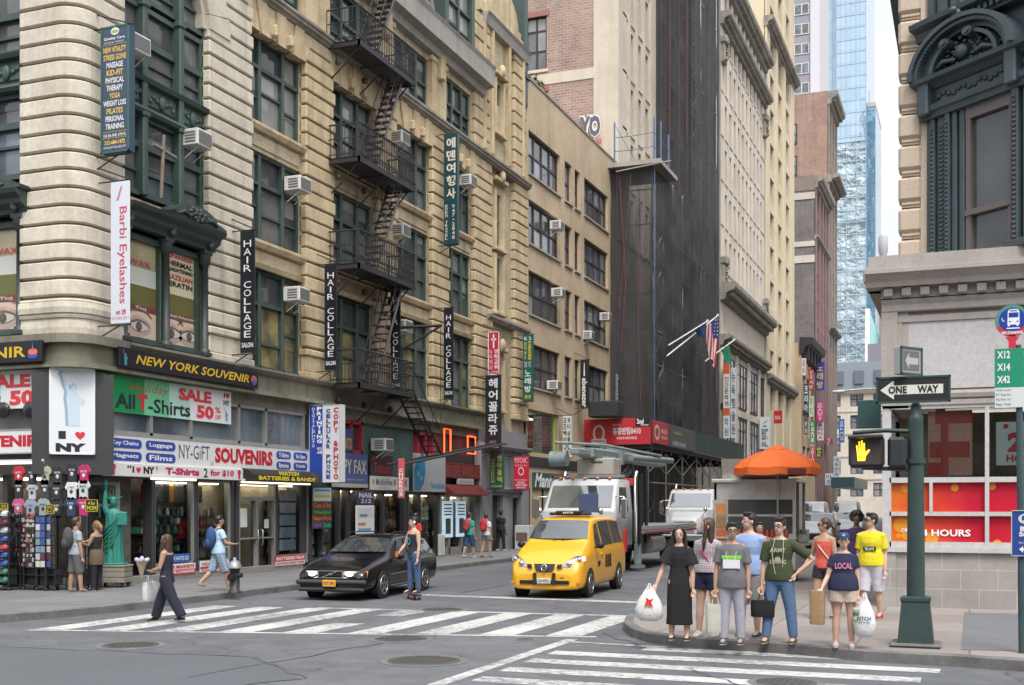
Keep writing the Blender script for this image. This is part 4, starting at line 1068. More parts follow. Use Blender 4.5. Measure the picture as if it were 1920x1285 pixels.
mb = MB(); mb.box(XL - .3, SX + .5, 65.3, 69.5, 21.7, 21.95); mb.cyl((XL + .5, 65.2, 21.4), (SX + 1.1, 65.4, 21.75), .04, 6); mb.build('platform', M['concrete'], sca)
for k, (pts) in enumerate(([(-18.9, 65.55, 21.3), (-18.5, 65.5, 15), (-18.8, 65.55, 11)], [(-18.2, 65.55, 21.3), (-18.6, 65.5, 16.5), (-18.9, 65.5, 13.5)], [(-17.7, 65.5, 17), (-17.75, 65.5, 12), (-17.6, 65.5, 8)], [(-18.4, 76.1, 58), (-18.5, 76.1, 24)], [(-17.3, 76.1, 58), (-17.35, 76.1, 26)])):
 mb = MB(); mb.tube(pts, .02, 5); mb.build('rope', plain('rust_rope', (.20, .075, .07), .8), sca)
shed = thing('pavement_shed', 'green plywood pavement shed on steel legs running past the netted building', 'shed', (-16, 61, 0))
SHX = -15.8
M['shed_green'] = worn('shed_green', (.055, .085, .08), (.03, .045, .045), scale=.8, rough=.6, streak=.5, amt=.6)
mb = MB()
n = 11
for i in range(n):
 y0 = 61.9 + (88 - 61.9) * i / n; mb.box(SHX - .06, SHX + rnd.uniform(0, .012), y0 + .015, 61.9 + (88 - 61.9) * (i + 1) / n - .015, 5.45, 6.75)
mb.box(SHX - .05, SHX - .01, 61, 88, 5.45, 6.7)
mb.box(XL + .1, SHX - .05, 60.85, 61.0, 5.5, 6.75)
mb.build('parapet', M['shed_green'], shed)
mb = MB(); mb.box(XL, SHX - .05, 61, 88, 5.2, 5.42); 
for i in range(12): mb.box(XL, SHX - .05, 61.2 + 2.2 * i, 61.4 + 2.2 * i, 5.0, 5.2)
mb.build('deck', M['dark_iron'], shed)
for x in (XL + .7, SHX - .25):
 for y in (61.2, 65.2, 69.2, 73.2, 77.2, 81.2, 85.2, 87.8):
  mb = MB(); mb.cyl((x, y, .15), (x, y, 5.1), .06, 8); mb.box(x - .15, x + .15, y - .15, y + .15, .15, .18); mb.build('leg', M['steel'], shed)
mb = MB()
for y in (61.2, 65.2, 69.2, 73.2, 77.2, 81.2):
 mb.cyl((SHX - .25, y, 3.9), (SHX - .25, y + 4, 5.1), .035, 6); mb.cyl((SHX - .25, y + 4, 3.9), (SHX - .25, y, 5.1), .035, 6)
mb.cyl((SHX - .25, 61.2, 3.4), (SHX - .25, 87.8, 3.4), .035, 6)
mb.build('brace', M['steel'], shed)
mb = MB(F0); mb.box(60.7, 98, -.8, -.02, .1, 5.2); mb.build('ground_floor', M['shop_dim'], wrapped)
def pilaster_block(name, label, y0, y1, top, color, cols, rows, wsz, piers, cornices, mats, side=None, z0=.1, depth=.35, sills=True, fcol='brown_frame', trans=(.5,)):
 b = thing(name, label, 'building', (XL, y0, 0))
 hs = [(u, u + wsz[0], z, z + wsz[1]) for u in cols for z in rows]
 mb = MB(F0); mb.wall(y0, y1, z0, top, hs, depth, 0); mb.quad((y1, 0, 0), (y1, -15, 0), (y1, -15, top), (y1, 0, top))
 mb.quad((y0, 0, top), (y1, 0, top), (y1, -15, top), (y0, -15, top)); mb.build('wall', M[color], b)
 if side:
  mb = MB(FY(y0)); mb.quad((XL - 15, 0, z0), (XL, 0, z0), (XL, 0, top), (XL - 15, 0, top)); mb.build('side_wall', M[side], b)
 for a, c in piers:
  mb = MB(F0); mb.box(a, c, -.1, .16, z0, top - .4, .03); mb.build('pier', M[color], b)
 for zc, h, pr in cornices:
  mb = MB(F0); mb.prof([(-.1, zc), (pr * .3, zc + h * .1), (pr * .4, zc + h * .45), (pr * .9, zc + h * .6), (pr, zc + h * .75), (pr, zc + h), (-.1, zc + h)], y0 - .1, y1 + .1)
  u = y0 + .3
  while u < y1 - .3: mb.box(u, u + .22, -.05, pr * .75, zc + h * .3, zc + h * .6); u += .55
  mb.build('cornice', M['grey_stone'], b)
 if sills:
  for z in rows:
   mb = MB(F0); mb.box(y0 + .2, y1 - .2, -.2, .07, z - .22, z - .04); mb.build('sill', M[color], b)
 for z in rows: win_set(F0, b, [(u, z) for u in cols], wsz[0], wsz[1], mats, (), trans, fcol, -depth + .05, .06)
 return b
M['cream_grey'] = worn('cream_grey', (.60, .54, .46), (.42, .37, .31), scale=.4, streak=.3, amt=.6)
M['cream_yellow'] = worn('cream_yellow', (.62, .53, .38), (.46, .38, .27), scale=.4, streak=.2, amt=.5)
M['orange_brick'] = brick('orange_brick', (.42, .25, .17), (.34, .19, .13), (.42, .36, .28), .5, .2, ax='x', amt=.2, msize=.02)
M['pane_matt'] = pane('pane_matt', (.035, .04, .045), (.07, .07, .07), rough=.3, spec=.12)
M['pane_matt2'] = pane('pane_matt2', (.12, .11, .10), (.06, .06, .06), rough=.3, spec=.12)
ca = [100.0 + 2.02 * k for k in range(10)]
A = pilaster_block('office_building', 'cream office building with heavy cornices and rows of narrow paired windows', 98.2, 121.0, 47.0, 'cream_grey', ca, [22.3 + 3.78 * k for k in range(6)] + [45.0 - .9 - .6], (1.05, 2.75), [], [(46.2, 1.3, 1.0), (42.6, 1.1, .9), (19.4, 1.5, 1.3), (15.6, 1.0, .8)], ['pane_matt', 'pane_matt2'], sills=True)
for u in (98.9, 120.2):
 for z in (20.9, 39.5):
  mb = MB(F0); mb.box(u - .5, u + .5, -.1, .35, z, z + 2.2, .1); mb.box(u - .62, u + .62, -.1, .55, z + 1.6, z + 2.3, .12); 
  for k in range(8): mb.ball((u + rnd.uniform(-.4, .4), .45, z + .2 + k * .25), (.2, .16, .16), 6, 4)
  mb.build('carved_bracket', M['grey_stone'], A)
for u in ca:
 mb = MB(F0); mb.box(u - .62, u - .32, -.1, .09, 22, 42.5); mb.build('pilaster', M['cream_grey'], A)
mb = MB(F0)
for u in (98.4, 104.5, 110.5, 116.5, 120.2): mb.box(u, u + .8, -.1, .2, .1, 15.6)
for z in (5.2, 10.2): mb.box(98.4, 121, -.1, .15, z, z + .6)
mb.build('base_pier', M['cream_grey'], A)
for i, u in enumerate((99.5, 105.6, 111.6, 117.4)):
 w2 = 4.6 if i < 3 else 2.6
 win_set(F0, A, [(u, 6.0), (u, 11.0)], w2, 4.0, ['pane_blue', 'pane_dark', 'pane_grey'], (.33, .66), (.75,), 'brown_frame', .06, .08)
cb = [124.6, 130.2, 136.0]
B = pilaster_block('yellow_office_building', 'tall yellowish stone office tower with deep window columns and thin cornice', 121.2, 141.7, 66, 'cream_yellow', cb, [12.2 + 3.62 * k for k in range(15)], (2.5, 2.75), [(121.2, 123.6), (127.6, 129.0), (133.2, 134.6), (139.0, 141.7)], [(51.2, 1.1, .9), (14.6, 1.1, .7)], ['pane_matt', 'pane_matt2', 'pane_matt'], side='cream_yellow', sills=False, depth=.5)
for z0_ in (48.5, 53.5, 58.5):
 mb = MB(FY(121.2)); mb.box(-26.5, -21.2, -.1, .05, z0_, z0_ + 3.4); mb.build('brick_panel', M['orange_brick'], B)
mb = MB(F0); 
for k in range(14): mb.box(140.0, 140.5, -.1, .04, 13 + 3.62 * k, 15.4 + 3.62 * k)
mb.build('slit_window', M['pane_dark'], B)
low = thing('low_building', 'low tan building with black bracketed cornice among the vertical shop signs', 'building', (XL, 149, 0))
mb = MB(F0); mb.wall(149, 162.8, .1, 22.5, [(a, a + 3, c, c + 3.2) for a in (150.4, 154.6, 158.8) for c in (6.5, 11, 15.4)], .3, 0); mb.build('wall', M['tan_stucco'], low)
mb = MB(F0); mb.quad((149.2, -.3, 3), (162.6, -.3, 3), (162.6, -.3, 20), (149.2, -.3, 20)); mb.build('window_glass', M['pane_blue'], low)
mb = MB(F0); mb.prof([(-.2, 21.0), (.3, 21.2), (.5, 21.9), (1.3, 22.3), (1.5, 23.0), (-.2, 23.2)], 148.8, 162.9)
for u in (149.4, 152.5, 155.6, 158.7, 161.8): mb.box(u, u + .5, 0, .9, 20.2, 22.3, .1)
mb.build('cornice', M['dark_iron'], low)
mb = MB(FY(149)); mb.quad((XL - 12, 0, 0), (XL, 0, 0), (XL, 0, 22.5), (XL - 12, 0, 22.5)); mb.build('side_wall', M['tan_stucco'], low)
gr = MB(FY(149)); put_text(gr, 'MK', -25.2, -20.2, 18.3, 21, .05, .05); tag(gr.build('graffiti', plain('violet_paint', (.16, .13, .22), .7)), 'faded violet graffiti letters on the low tan wall', 'graffiti')
M['grey_brick'] = brick('grey_brick', (.20, .175, .17), (.155, .14, .135), (.21, .195, .185), .5, .2, ax='x', amt=.3, msize=.02)
M['brown_brick'] = brick('brown_brick', (.36, .225, .17), (.29, .175, .135), (.34, .27, .22), .5, .2, ax='x', amt=.25, msize=.02)
M['mauve_brick'] = worn('mauve_brick', (.22, .135, .13), (.14, .09, .09), scale=.4, streak=.3)
M['brown_stone'] = worn('brown_stone', (.25, .205, .175), (.15, .125, .11), scale=.4, streak=.3)
C1 = pilaster_block('grey_brick_tower', 'dark grey brick tower with reddish front and pale stone bands', 162.9, 178.5, 47.0, 'mauve_brick', [164.8, 168.6, 172.4, 175.6], [5.5 + 3.7 * k for k in range(11)], (1.7, 2.6), [(162.9, 164.2), (166.8, 168.2), (170.6, 172), (174.2, 175.3), (177.5, 178.5)], [(45.2, 1.7, 1.1), (38.2, .7, .5)], ['pane_dark', 'pane_blue'], side='grey_brick', sills=False)
for zc, h in ((41.6 + 2.2, .9), (37.4, .7), (35.2, 1.0)):
 mb = MB(FY(162.9)); mb.box(XL - 14, XL - .02, -.1, .12, zc, zc + h); mb.build('band', M['cream_grey'], C1)
mb = MB(FY(162.9)); mb.box(XL - 14, XL - .02, -.1, .06, 45.0, 46.9); mb.build('parapet', M['brown_stone'], C1)
C2 = pilaster_block('brown_brick_tower', 'brown brick tower with white sashed side windows behind the grey one', 178.6, 190, 63.6, 'brown_stone', [179.8, 183.4, 187], [5.5 + 3.7 * k for k in range(15)], (1.9, 2.6), [(178.6, 179.6), (182, 183.2), (185.6, 186.8), (189.2, 190)], [(61.5, 2.0, 1.4), (50.0, 1.2, 1.6), (28, .8, .9)], ['pane_dark', 'pane_grey'], side='brown_brick', sills=False)
M['white_frame'] = plain('white_frame', (.6, .6, .6), .5)
sp = [(x, z) for x in (-29.4, -26.2) for z in (56.2, 51.4, 46.6)]
win_set(FY(178.6), C2, sp, 2.2, 3.0, ['pane_blue', 'pane_blind'], (.5,), (.5,), 'dark_iron', .1, .14)
def tower_glass(name, c, c2, gw, gh, warp, ax):
 m, t, b = nodes(name); L = t.links.new
 P = N(t, 'NewGeometry').outputs['Position']
 sp_ = N(t, 'SeparateXYZ'); L(P, sp_.inputs[0]); cb_ = N(t, 'CombineXYZ'); L(sp_.outputs[0 if ax == 'x' else 1], cb_.inputs[0]); L(sp_.outputs[2], cb_.inputs[1])
 br = N(t, 'TexBrick'); br.offset = 0; br.inputs['Scale'].default_value = 1; br.inputs['Brick Width'].default_value = gw; br.inputs['Row Height'].default_value = gh; br.inputs['Mortar Size'].default_value = .06
 br.inputs['Color1'].default_value = c4(c); br.inputs['Color2'].default_value = c4(c2); br.inputs['Mortar'].default_value = c4([x * .6 for x in c]); L(cb_.outputs[0], br.inputs['Vector'])
 L(br.outputs[0], b.inputs['Base Color']); b.inputs['Roughness'].default_value = .05; b.inputs['Specular IOR Level'].default_value = .9; b.inputs['Metallic'].default_value = .35
 n1 = N(t, 'TexNoise', Scale=.07, Detail=4, Roughness=.6); L(P, n1.inputs['Vector'])
 bp = N(t, 'Bump', Strength=warp, Distance=6); L(n1.outputs[0], bp.inputs['Height']); L(bp.outputs[0], b.inputs['Normal'])
 return m
M['tower_glass'] = tower_glass('tower_glass', (.36, .48, .58), (.42, .55, .65), 3.2, 4.2, .03, 'x')
M['tower_warped'] = tower_glass('tower_warped', (.33, .42, .46), (.46, .53, .56), 3.2, 4.2, .75, 'x')
M['tower_dark'] = tower_glass('tower_dark', (.16, .30, .42), (.2, .36, .48), 2.0, 4.2, .05, 'x')
YF = 420
bt = thing('glass_tower', 'very tall pale blue glass tower far down the street', 'tower', (-41, YF, 0))
mb = MB(); mb.box(-43.0, -33.2, YF, YF + 40, 128, 290); mb.build('upper_glass', M['tower_glass'], bt)
mb = MB(); mb.box(-48.9, -43.0, YF + 4, YF + 40, 10, 290); mb.build('side_glass', M['tower_glass'], bt)
mb = MB(); mb.box(-43.4, -33.2, YF + .3, YF + 40, 10, 128); mb.build('lower_glass', M['tower_warped'], bt)
mb = MB()
for k in range(4): mb.box(-43.05 + k * 3.28, -42.9 + k * 3.28, YF - .25, YF, 10, 290)
for k in range(66): mb.box(-43.0, -33.2, YF - .14, YF, 12 + 4.2 * k, 12.22 + 4.2 * k)
mb.build('mullion', plain('pale_mullion', (.38, .52, .62), .4), bt)
dt = thing('slim_glass_tower', 'narrower darker blue glass tower joined to the tall one', 'tower', (-31, YF, 0))
mb = MB(); mb.box(-33.2, -30.2, YF + 2, YF + 30, 5, 140); mb.build('glass_wall', M['tower_dark'], dt)
mb = MB(); mb.box(-33.25, -30.15, YF + 1.8, YF + 30, 140, 141.5); mb.cyl((-32.5, YF + 6, 141), (-32.5, YF + 6, 147), .15, 6); mb.build('roof_edge', M['steel'], dt)
ap = thing('apartment_tower', 'grey apartment tower with white framed windows and a pale side strip', 'tower', (-38, 300, 0))
mb = MB(); mb.box(-42, -37.0, 300, 320, 20, 170); mb.build('wall', plain('mauve_grey', (.30, .28, .33), .8), ap)
mb = MB(); mb.box(-37.0, -34.7, 299.6, 320, 20, 170); mb.build('pale_wall', plain('pale_concrete', (.62, .60, .62), .8), ap)
zz = [onY(1500, y, 300)[1] for y in (33, 70, 105, 140)]
st = zz[0] - zz[1]
win_set(FY(300), ap, [(-41.0, zz[3] + st * k) for k in range(-6, 12)], 3.7, 2.75, ['pane_blue', 'pane_grey'], (.5,), (), 'white_frame', .12, .2)
eb = thing('terminus_building', 'beige stone building closing the far end of the street', 'building', (-20, 232, 0))
FE = FY(232)
mb = MB(FE); mb.wall(-40, 8, 0, 24.0, [(-38 + 4.2 * k, -35.6 + 4.2 * k, 4 + 4.3 * r, 6.6 + 4.3 * r) for k in range(11) for r in range(5)], .3, 0); mb.build('wall', M['cream_grey'], eb)
win_set(FE, eb, [(-38 + 4.2 * k, 4 + 4.3 * r) for k in range(2, 9) for r in range(5)], 2.4, 2.6, ['pane_blue', 'pane_blind'], (.5,), (.5,), 'dark_iron', -.25, .14)
mb = MB(FE); mb.prof([(-.2, 23.4), (.5, 23.6), (.9, 24.2), (-.2, 24.4)], -40.2, 8.2)
for r in range(1, 5): mb.box(-40, 8, -.1, .15, 2.9 + 4.3 * r, 3.2 + 4.3 * r)
mb.build('cornice', M['cream'], eb)
ms = thing('mansard_building', 'grey mansard roofed building behind the beige one', 'building', (-26, 262, 0))
mb = MB(FY(262)); mb.box(-45, 6, -12, 0, 0, 27); mb.build('wall', M['cream'], ms)
mb = MB(FY(262)); mb.prism([(-45, 27), (6, 27), (5, 33.2), (-44, 33.2)], -10, -.2); mb.build('roof', plain('slate_blue', (.22, .25, .29), .6), ms)
for k in range(8):
 mb = MB(FY(262)); mb.box(-40 + 4.2 * k, -38 + 4.2 * k, -.3, .3, 28.4, 31.4, .1); mb.build('dormer', plain('dormer_grey', (.12, .14, .17), .5), ms)
mb = MB(FY(262)); mb.box(-20.4, -16.8, -4, -.5, 27, 37); mb.build('stair_tower', plain('tower_grey', (.22, .2, .24), .7), ms)
bk = thing('white_building', 'slender white block with a turquoise side beside the glass tower', 'building', (-22, 330, 0))
x0_, z0_ = onY(1622, 600, 330); x1_, z1_ = onY(1650, 668, 330)
mb = MB(); mb.prism([(x0_, z0_ + 3), (x0_ + 1.2, z0_ + 3), (x0_ + 1.8, 4), (x0_, 4)], 330, 340); mb.build('white_wall', plain('bright_white', (.8, .8, .8), .5), bk)
mb = MB(); mb.prism([(x0_ + 1.25, z0_ + 2), (x0_ + 3.8, z0_ - 5), (x1_ + 1, 4), (x0_ + 1.85, 4)], 331, 340); mb.build('turquoise_wall', plain('turquoise', (.35, .62, .62), .4), bk)
ch = thing('smokestack', 'thin grey smokestack against the white sky', 'chimney', (-16.6, 330, 0))
x_, z_ = onY(1656, 441, 330); mb = MB(); mb.lathe([(1.0, 0), (1.0, z_ - 5), (1.25, z_ - 4.5), (1.25, z_ - .6), (.9, z_)], 12, (x_, 330, 0)); mb.build('stack', plain('stack_grey', (.42, .41, .44), .8), ch)
x_, z_ = onY(1665, 494, 335); mb = MB(); mb.box(x_ - 3, x_ + 12, 335, 350, 0, z_); mb.box(x_ + .5, x_ + 2.5, 338, 342, z_, z_ + 2); mb.build('factory_block', plain('block_grey', (.55, .54, .56), .8), ch)
op = thing('opposite_row', 'stone office fronts along the near side of the avenue', 'building', (0, -9, 0))
mb = MB(); mb.M = Matrix(((1, 0, 0, 0), (0, 1, 0, -9), (0, 0, 1, 0), (0, 0, 0, 1)))
mb.wall(-70, 40, 0, 16, [(-68 + 4 * k, -65.6 + 4 * k, 1 + 4 * r, 3.6 + 4 * r) for k in range(27) for r in range(4)], .4, 0); mb.build('wall', M['cream_grey'], op)
mb = MB(); mb.quad((-70, -9.4, 0), (40, -9.4, 0), (40, -9.4, 16), (-70, -9.4, 16)); mb.build('window_glass', M['pane_dark'], op)
nr = thing('north_row', 'office fronts lining the right side of the street behind the corner', 'building', (-1, 44, 0))
mb = MB(FXN(-1.2)); mb.wall(44, 200, 0, 26, [(46 + 4 * k, 48.4 + 4 * k, 1 + 4 * r, 3.6 + 4 * r) for k in range(38) for r in range(6)], .4, 0); mb.build('wall', M['cream_grey'], nr)
mb = MB(); mb.quad((-.8, 44, 0), (-.8, 200, 0), (-.8, 200, 26), (-.8, 44, 26)); mb.build('window_glass', M['pane_dark'], nr)
# ================================================================ the corner building on the right
YR = 23.9
RXc = -1.6
FRR = FY(YR)
right = thing('right_corner_building', 'stone corner building on the right with dark green iron bay window above red shop panels', 'building', (RXc, YR, 0))
M['base_stone'] = worn('base_stone', (.37, .335, .305), (.27, .24, .215), scale=1.2, streak=.25, amt=.5, fine=20)
M['warm_stone'] = worn('warm_stone', (.53, .43, .33), (.43, .345, .265), scale=.9, streak=.12, amt=.5, fine=18)
M['white_metal'] = worn('white_metal', (.50, .495, .485), (.45, .44, .42), scale=2, rough=.4, bump=.03)
M['bay_iron'] = worn('bay_iron', (.062, .085, .095), (.035, .048, .055), scale=2.2, rough=.45, bump=.1, fine=12, streak=.15)
def blockstone():
 m, t, b = nodes('block_wall'); L = t.links.new
 P = N(t, 'NewGeometry').outputs['Position']; sp = N(t, 'SeparateXYZ'); L(P, sp.inputs[0]); ad = N(t, 'Math', operation='ADD'); L(sp.outputs[0], ad.inputs[0]); L(sp.outputs[1], ad.inputs[1])
 az = N(t, 'Math', operation='ADD'); L(sp.outputs[2], az.inputs[0]); az.inputs[1].default_value = -.15
 cb = N(t, 'CombineXYZ'); L(ad.outputs[0], cb.inputs[0]); L(az.outputs[0], cb.inputs[1])
 br = N(t, 'TexBrick'); br.inputs['Scale'].default_value = 1; br.inputs['Brick Width'].default_value = .66; br.inputs['Row Height'].default_value = .37; br.inputs['Mortar Size'].default_value = .008
 br.inputs['Color1'].default_value = (.36, .335, .31, 1); br.inputs['Color2'].default_value = (.315, .295, .275, 1); br.inputs['Mortar'].default_value = (.46, .44, .42, 1); L(cb.outputs[0], br.inputs['Vector'])
 n1 = N(t, 'TexNoise', Scale=1.6, Detail=7, Roughness=.7); L(P, n1.inputs['Vector']); r = N(t, 'MapRange'); L(n1.outputs[0], r.inputs[0]); r.inputs[1].default_value = .3; r.inputs[2].default_value = .75; r.inputs[3].default_value = 1.12; r.inputs[4].default_value = .72
 vm = N(t, 'VectorMath', operation='SCALE'); L(br.outputs[0], vm.inputs[0]); L(r.outputs[0], vm.inputs['Scale']); L(vm.outputs[0], b.inputs['Base Color']); b.inputs['Roughness'].default_value = .8
 return m
M['block_wall'] = blockstone()
RX1 = 9.0
mb = MB(FRR); mb.box(RXc + .02, RX1, -.5, -.02, .1, 1.22)
mb.box(RXc, RXc + .27, -.5, .02, .1, 1.24); mb.build('plinth', M['block_wall'], right)
mb = MB(FXN(RXc + .02)); mb.box(YR + .1, 44, -.4, -.01, .1, 1.22); mb.build('plinth', M['block_wall'], right)
mb = MB(FRR)
F_ = [(1.22, 1.32, .06), (1.32, 1.42, .0), (1.92, 2.0, .0), (2.56, 2.66, .0), (3.98, 4.05, .0)]
for c, d, e in F_: mb.box(RXc + .02, RX1, -.2, e, c, d)
for x, z0, z1 in ((RXc + .02, 1.3, 4.0), (.27, 1.3, 4.0), (2.2, 1.3, 4.0), (4.1, 1.3, 4), (6.0, 1.3, 4)):
 mb.box(x, x + (.13 if x < 0 else .075), -.2, .01, z0, z1)
for x in (-.72, 1.25, 3.2, 5.1): mb.box(x, x + .06, -.2, .008, 2.0, 2.56)
mb.build('shop_frame', M['white_metal'], right)
mb = MB(FXN(RXc + .03)); 
for c, d in ((1.22, 1.42), (2.56, 2.66), (3.95, 4.05)): mb.box(YR + .1, 32, -.15, .0, c, d)
for y in (YR, YR + 1.4, YR + 3, YR + 5): mb.box(y, y + .1, -.15, .01, 1.3, 4)
mb.build('shop_frame', M['white_metal'], right)
def redmat():
 m, t, b = nodes('red_film'); L = t.links.new
 P = N(t, 'NewGeometry').outputs['Position']; sp = N(t, 'SeparateXYZ'); L(P, sp.inputs[0])
 r = N(t, 'MapRange'); L(sp.outputs[0], r.inputs[0]); r.inputs[1].default_value = -1.5; r.inputs[2].default_value = .5
 n = N(t, 'TexNoise', Scale=2.2, Detail=2); L(P, n.inputs['Vector']); ad = N(t, 'Math', operation='MULTIPLY_ADD'); L(n.outputs[0], ad.inputs[0]); ad.inputs[1].default_value = .5; L(r.outputs[0], ad.inputs[2])
 cr = N(t, 'ValToRGB'); cr.color_ramp.elements[0].position = .25; cr.color_ramp.elements[0].color = (.66, .16, .02, 1); cr.color_ramp.elements[1].position = 1.1; cr.color_ramp.elements[1].color = (.50, .012, .035, 1)
 e = cr.color_ramp.elements.new(.75); e.color = (.60, .045, .03, 1)
 L(ad.outputs[0], cr.inputs[0]); L(cr.outputs[0], b.inputs['Base Color']); b.inputs['Roughness'].default_value = .3
 return m
M['red_film'] = redmat()
xs_l = [RXc + .1, -.69, .31, 1.28, 2.2]
for i in range(4):
 mb = MB(FRR); mb.quad((xs_l[i], -.1, 2.0), (xs_l[i + 1], -.1, 2.0), (xs_l[i + 1], -.1, 2.56), (xs_l[i], -.1, 2.56)); mb.build('window_film', M['red_film'], right)
for a, b_ in ((RXc + .1, .3), (.3, 2.2), (2.2, 9)):
 mb = MB(FRR); mb.quad((a, -.1, 1.42), (b_, -.1, 1.42), (b_, -.1, 1.92), (a, -.1, 1.92)); mb.build('window_film', M['red_film'], right)
for px, py, r in ((1698, 915, .09), (1690, 985, .15), (1700, 1003, .10), (1758, 1022, .06), (1685, 1005, .05), (1790, 915, .07), (1870, 1020, .08), (1860, 912, .07), (1747, 1010, .12)):
 x, z = onY(px, py, YR + .1); mb = MB(FRR); mb.disc((x, z), r, -.094 - .0004 * r * 10, 18); mb.build('printed_disc', paint((.70, .28, .03), .3), right)
mb = MB(FRR); put_text(mb, '24 HOURS', onY(1717, 1000, YR)[0], onY(1820, 1000, YR)[0], onY(1750, 1006, YR)[1], onY(1750, 993, YR)[1], -.08, .03); put_text(mb, 'OPEN', onY(1690, 995, YR)[0], onY(1716, 995, YR)[0], onY(1700, 998, YR)[1], onY(1700, 991, YR)[1], -.08, .03)
tag(mb.build('window_lettering', plain('white_vinyl', (.8, .8, .8), .4)), 'white OPEN 24 HOURS lettering on the red shop film', 'lettering')
mb = MB(FRR); mb.quad((RXc + .1, -.12, 2.66), (9, -.12, 2.66), (9, -.12, 4.0), (RXc + .1, -.12, 4.0)); mb.build('shop_window', M['glass'], right)
mb = MB(FRR); mb.quad((RXc + .1, -3, 1.2), (9, -3, 1.2), (9, -3, 4.1), (RXc + .1, -3, 4.1)); mb.quad((RXc + .1, -.3, 2.5), (9, -.3, 2.5), (9, -3, 2.5), (RXc + .1, -3, 2.5)); mb.build('shop_interior', worn('shop_back', (.30, .25, .16), (.10, .09, .06), scale=.8, rough=.7, bump=0, amt=.9), right)
mb = MB(FRR); mb.quad((-.75, -.25, 2.7), (.05, -.25, 2.7), (.05, -.25, 3.94), (-.75, -.25, 3.94)); pst = mb.build('poster_sheet', worn('salmon_poster', (.60, .33, .27), (.48, .20, .15), scale=1.5, rough=.4, bump=0), None)
tag(pst, 'salmon and red poster standing inside the tall shop pane', 'poster')
mb = MB(FRR)
mb.box(-.62, .05, -.245, -.24, 3.7, 3.95); mb.box(-.52, -.38, -.24, -.235, 2.7, 3.7); mb.box(-.72, .0, -.238, -.233, 3.05, 3.35); mb.box(-.75, -.52, -.24, -.236, 2.7, 2.95)
mb.build('red_print', plain('poster_red', (.45, .05, .03), .4), pst)
p24 = MB(FRR); a = onY(1868, 790, YR)[0]; zt, zb = onY(1890, 790, YR)[1], onY(1890, 872, YR)[1]
p24.box(a, a + .9, -.22, -.2, zb, zt); po = p24.build('poster', plain('mint_white', (.66, .74, .71), .4)); tag(po, 'white poster with big red 24 HOURS behind the bus stop pole', 'poster')
mb = MB(FRR); put_text(mb, '24', a + .2, a + .75, zb + .25, zt - .2, -.19, .06); put_text(mb, 'HOURS', a + .18, a + .82, zb + .06, zb + .2, -.19, .04); mb.ball((a + .17, -.19, zt - .08), (.05, .005, .05), 10, 4); mb.build('lettering', plain('poster_letter', (.55, .03, .05), .4), po)
mb = MB(FRR)
mb.box(RXc, RX1, -.5, -.04, 4.05, 6.1)
mb.box(RXc, RXc + .3, -.5, .06, 4.05, 5.98); mb.box(RXc, RX1, -.5, .03, 4.05, 4.14); mb.box(RXc, RX1, -.5, .0, 4.14, 4.3)
mb.prof([(-.3, 4.18), (.04, 4.18), (.06, 4.26), (.03, 4.32), (-.3, 4.34)], -1.2, RX1)
mb.box(-1.3, -1.22, -.4, .024, 4.35, 5.65)
mb.box(-1.3, RX1, -.4, .03, 5.66, 5.78); mb.box(RXc, RX1, -.5, .08, 5.86, 6.0, .02)
mb.prof([(-.4, 6.0), (.06, 6.0), (.1, 6.08), (.1, 6.12), (-.4, 6.12)], RXc, RX1)
mb.box(RXc, RX1, -.4, .1, 6.1, 6.32)
mb.prof([(-.4, 6.32), (.3, 6.32), (.32, 6.42), (.34, 6.44), (.46, 6.54), (.5, 6.55), (.5, 6.63), (.42, 6.65), (.42, 6.70), (-.6, 6.72)], RXc - .27, RX1)
mb.prof([(-.6, 6.70), (.38, 6.70), (.38, 6.9), (-.6, 6.9)], RXc - .22, RX1)
x = RXc + .05
while x < RX1: mb.box(x, x + .17, .08, .24, 6.14, 6.30, .012); x += .335
mb.M = FXN(RXc)
mb.box(YR, 44, -.5, -.02, 4.0, 6.3); mb.prof([(-.2, 6.32), (.24, 6.32), (.26, 6.44), (.36, 6.55), (.36, 6.7), (-.4, 6.72)], YR + .12, 44)
mb.build('entablature', M['base_stone'], right)
mb = MB(FRR); mb.box(-1.2, RX1, -.3, -.005, 4.36, 5.66); mb.build('sign_board', worn('blank_board', (.47, .45, .45), (.40, .385, .385), scale=1.0, rough=.5, bump=.02, amt=.4), right)
FUW = FY(25.05) @ Matrix.Diagonal((25.05 / 23.9, 1, 1, 1))
mb = MB(FUW)
z = 6.9
while z < 13.5:
 mb.box(-1.29, -.86, -.6, .0, z + .13, z + .60, .05); mb.box(-1.23, -.9, -.6, -.06, z, z + .13); mb.box(-1.23, -.9, -.6, -.03, z + .045, z + .09, .01); z += .635
mb.box(-.88, -.70, -.6, -.05, 6.9, 14)
mb.M = FXN(-1.23); 
mb.box(YR + 1.25, 44, -.5, -.1, 6.9, 14)
mb.M = FUW; mb.box(-1.2, RX1, -1.2, -.62, 6.9, 14)
mb.build('upper_wall', M['warm_stone'], right)
mb = MB(); mb.box(-1.6, -1.25, 26.2, 44, 13.03, 13.6); mb.build('side_cornice', M['bay_iron'], right)
FBW = FR((-.80, 25.1), (-.044, 24.445)) @ Matrix(((1.38, 0, 0, 1.049), (0, 1, 0, 0), (0, 0, 1, 0), (0, 0, 0, 1)))
RX1 = 1.55
mb = MB(FBW)
mb.box(-.76, RX1, -.5, -.1, 6.9, 14)
for x0, x1, e in ((-.76, -.68, .02), (-.66, -.58, .08), (-.55, -.40, .04), (-.38, -.30, .1), (-.28, -.2, .05), (-.17, -.08, .02)): mb.box(x0, x1, -.2, e, 6.9, 9.95, .015)
k = 0
z = 7.0
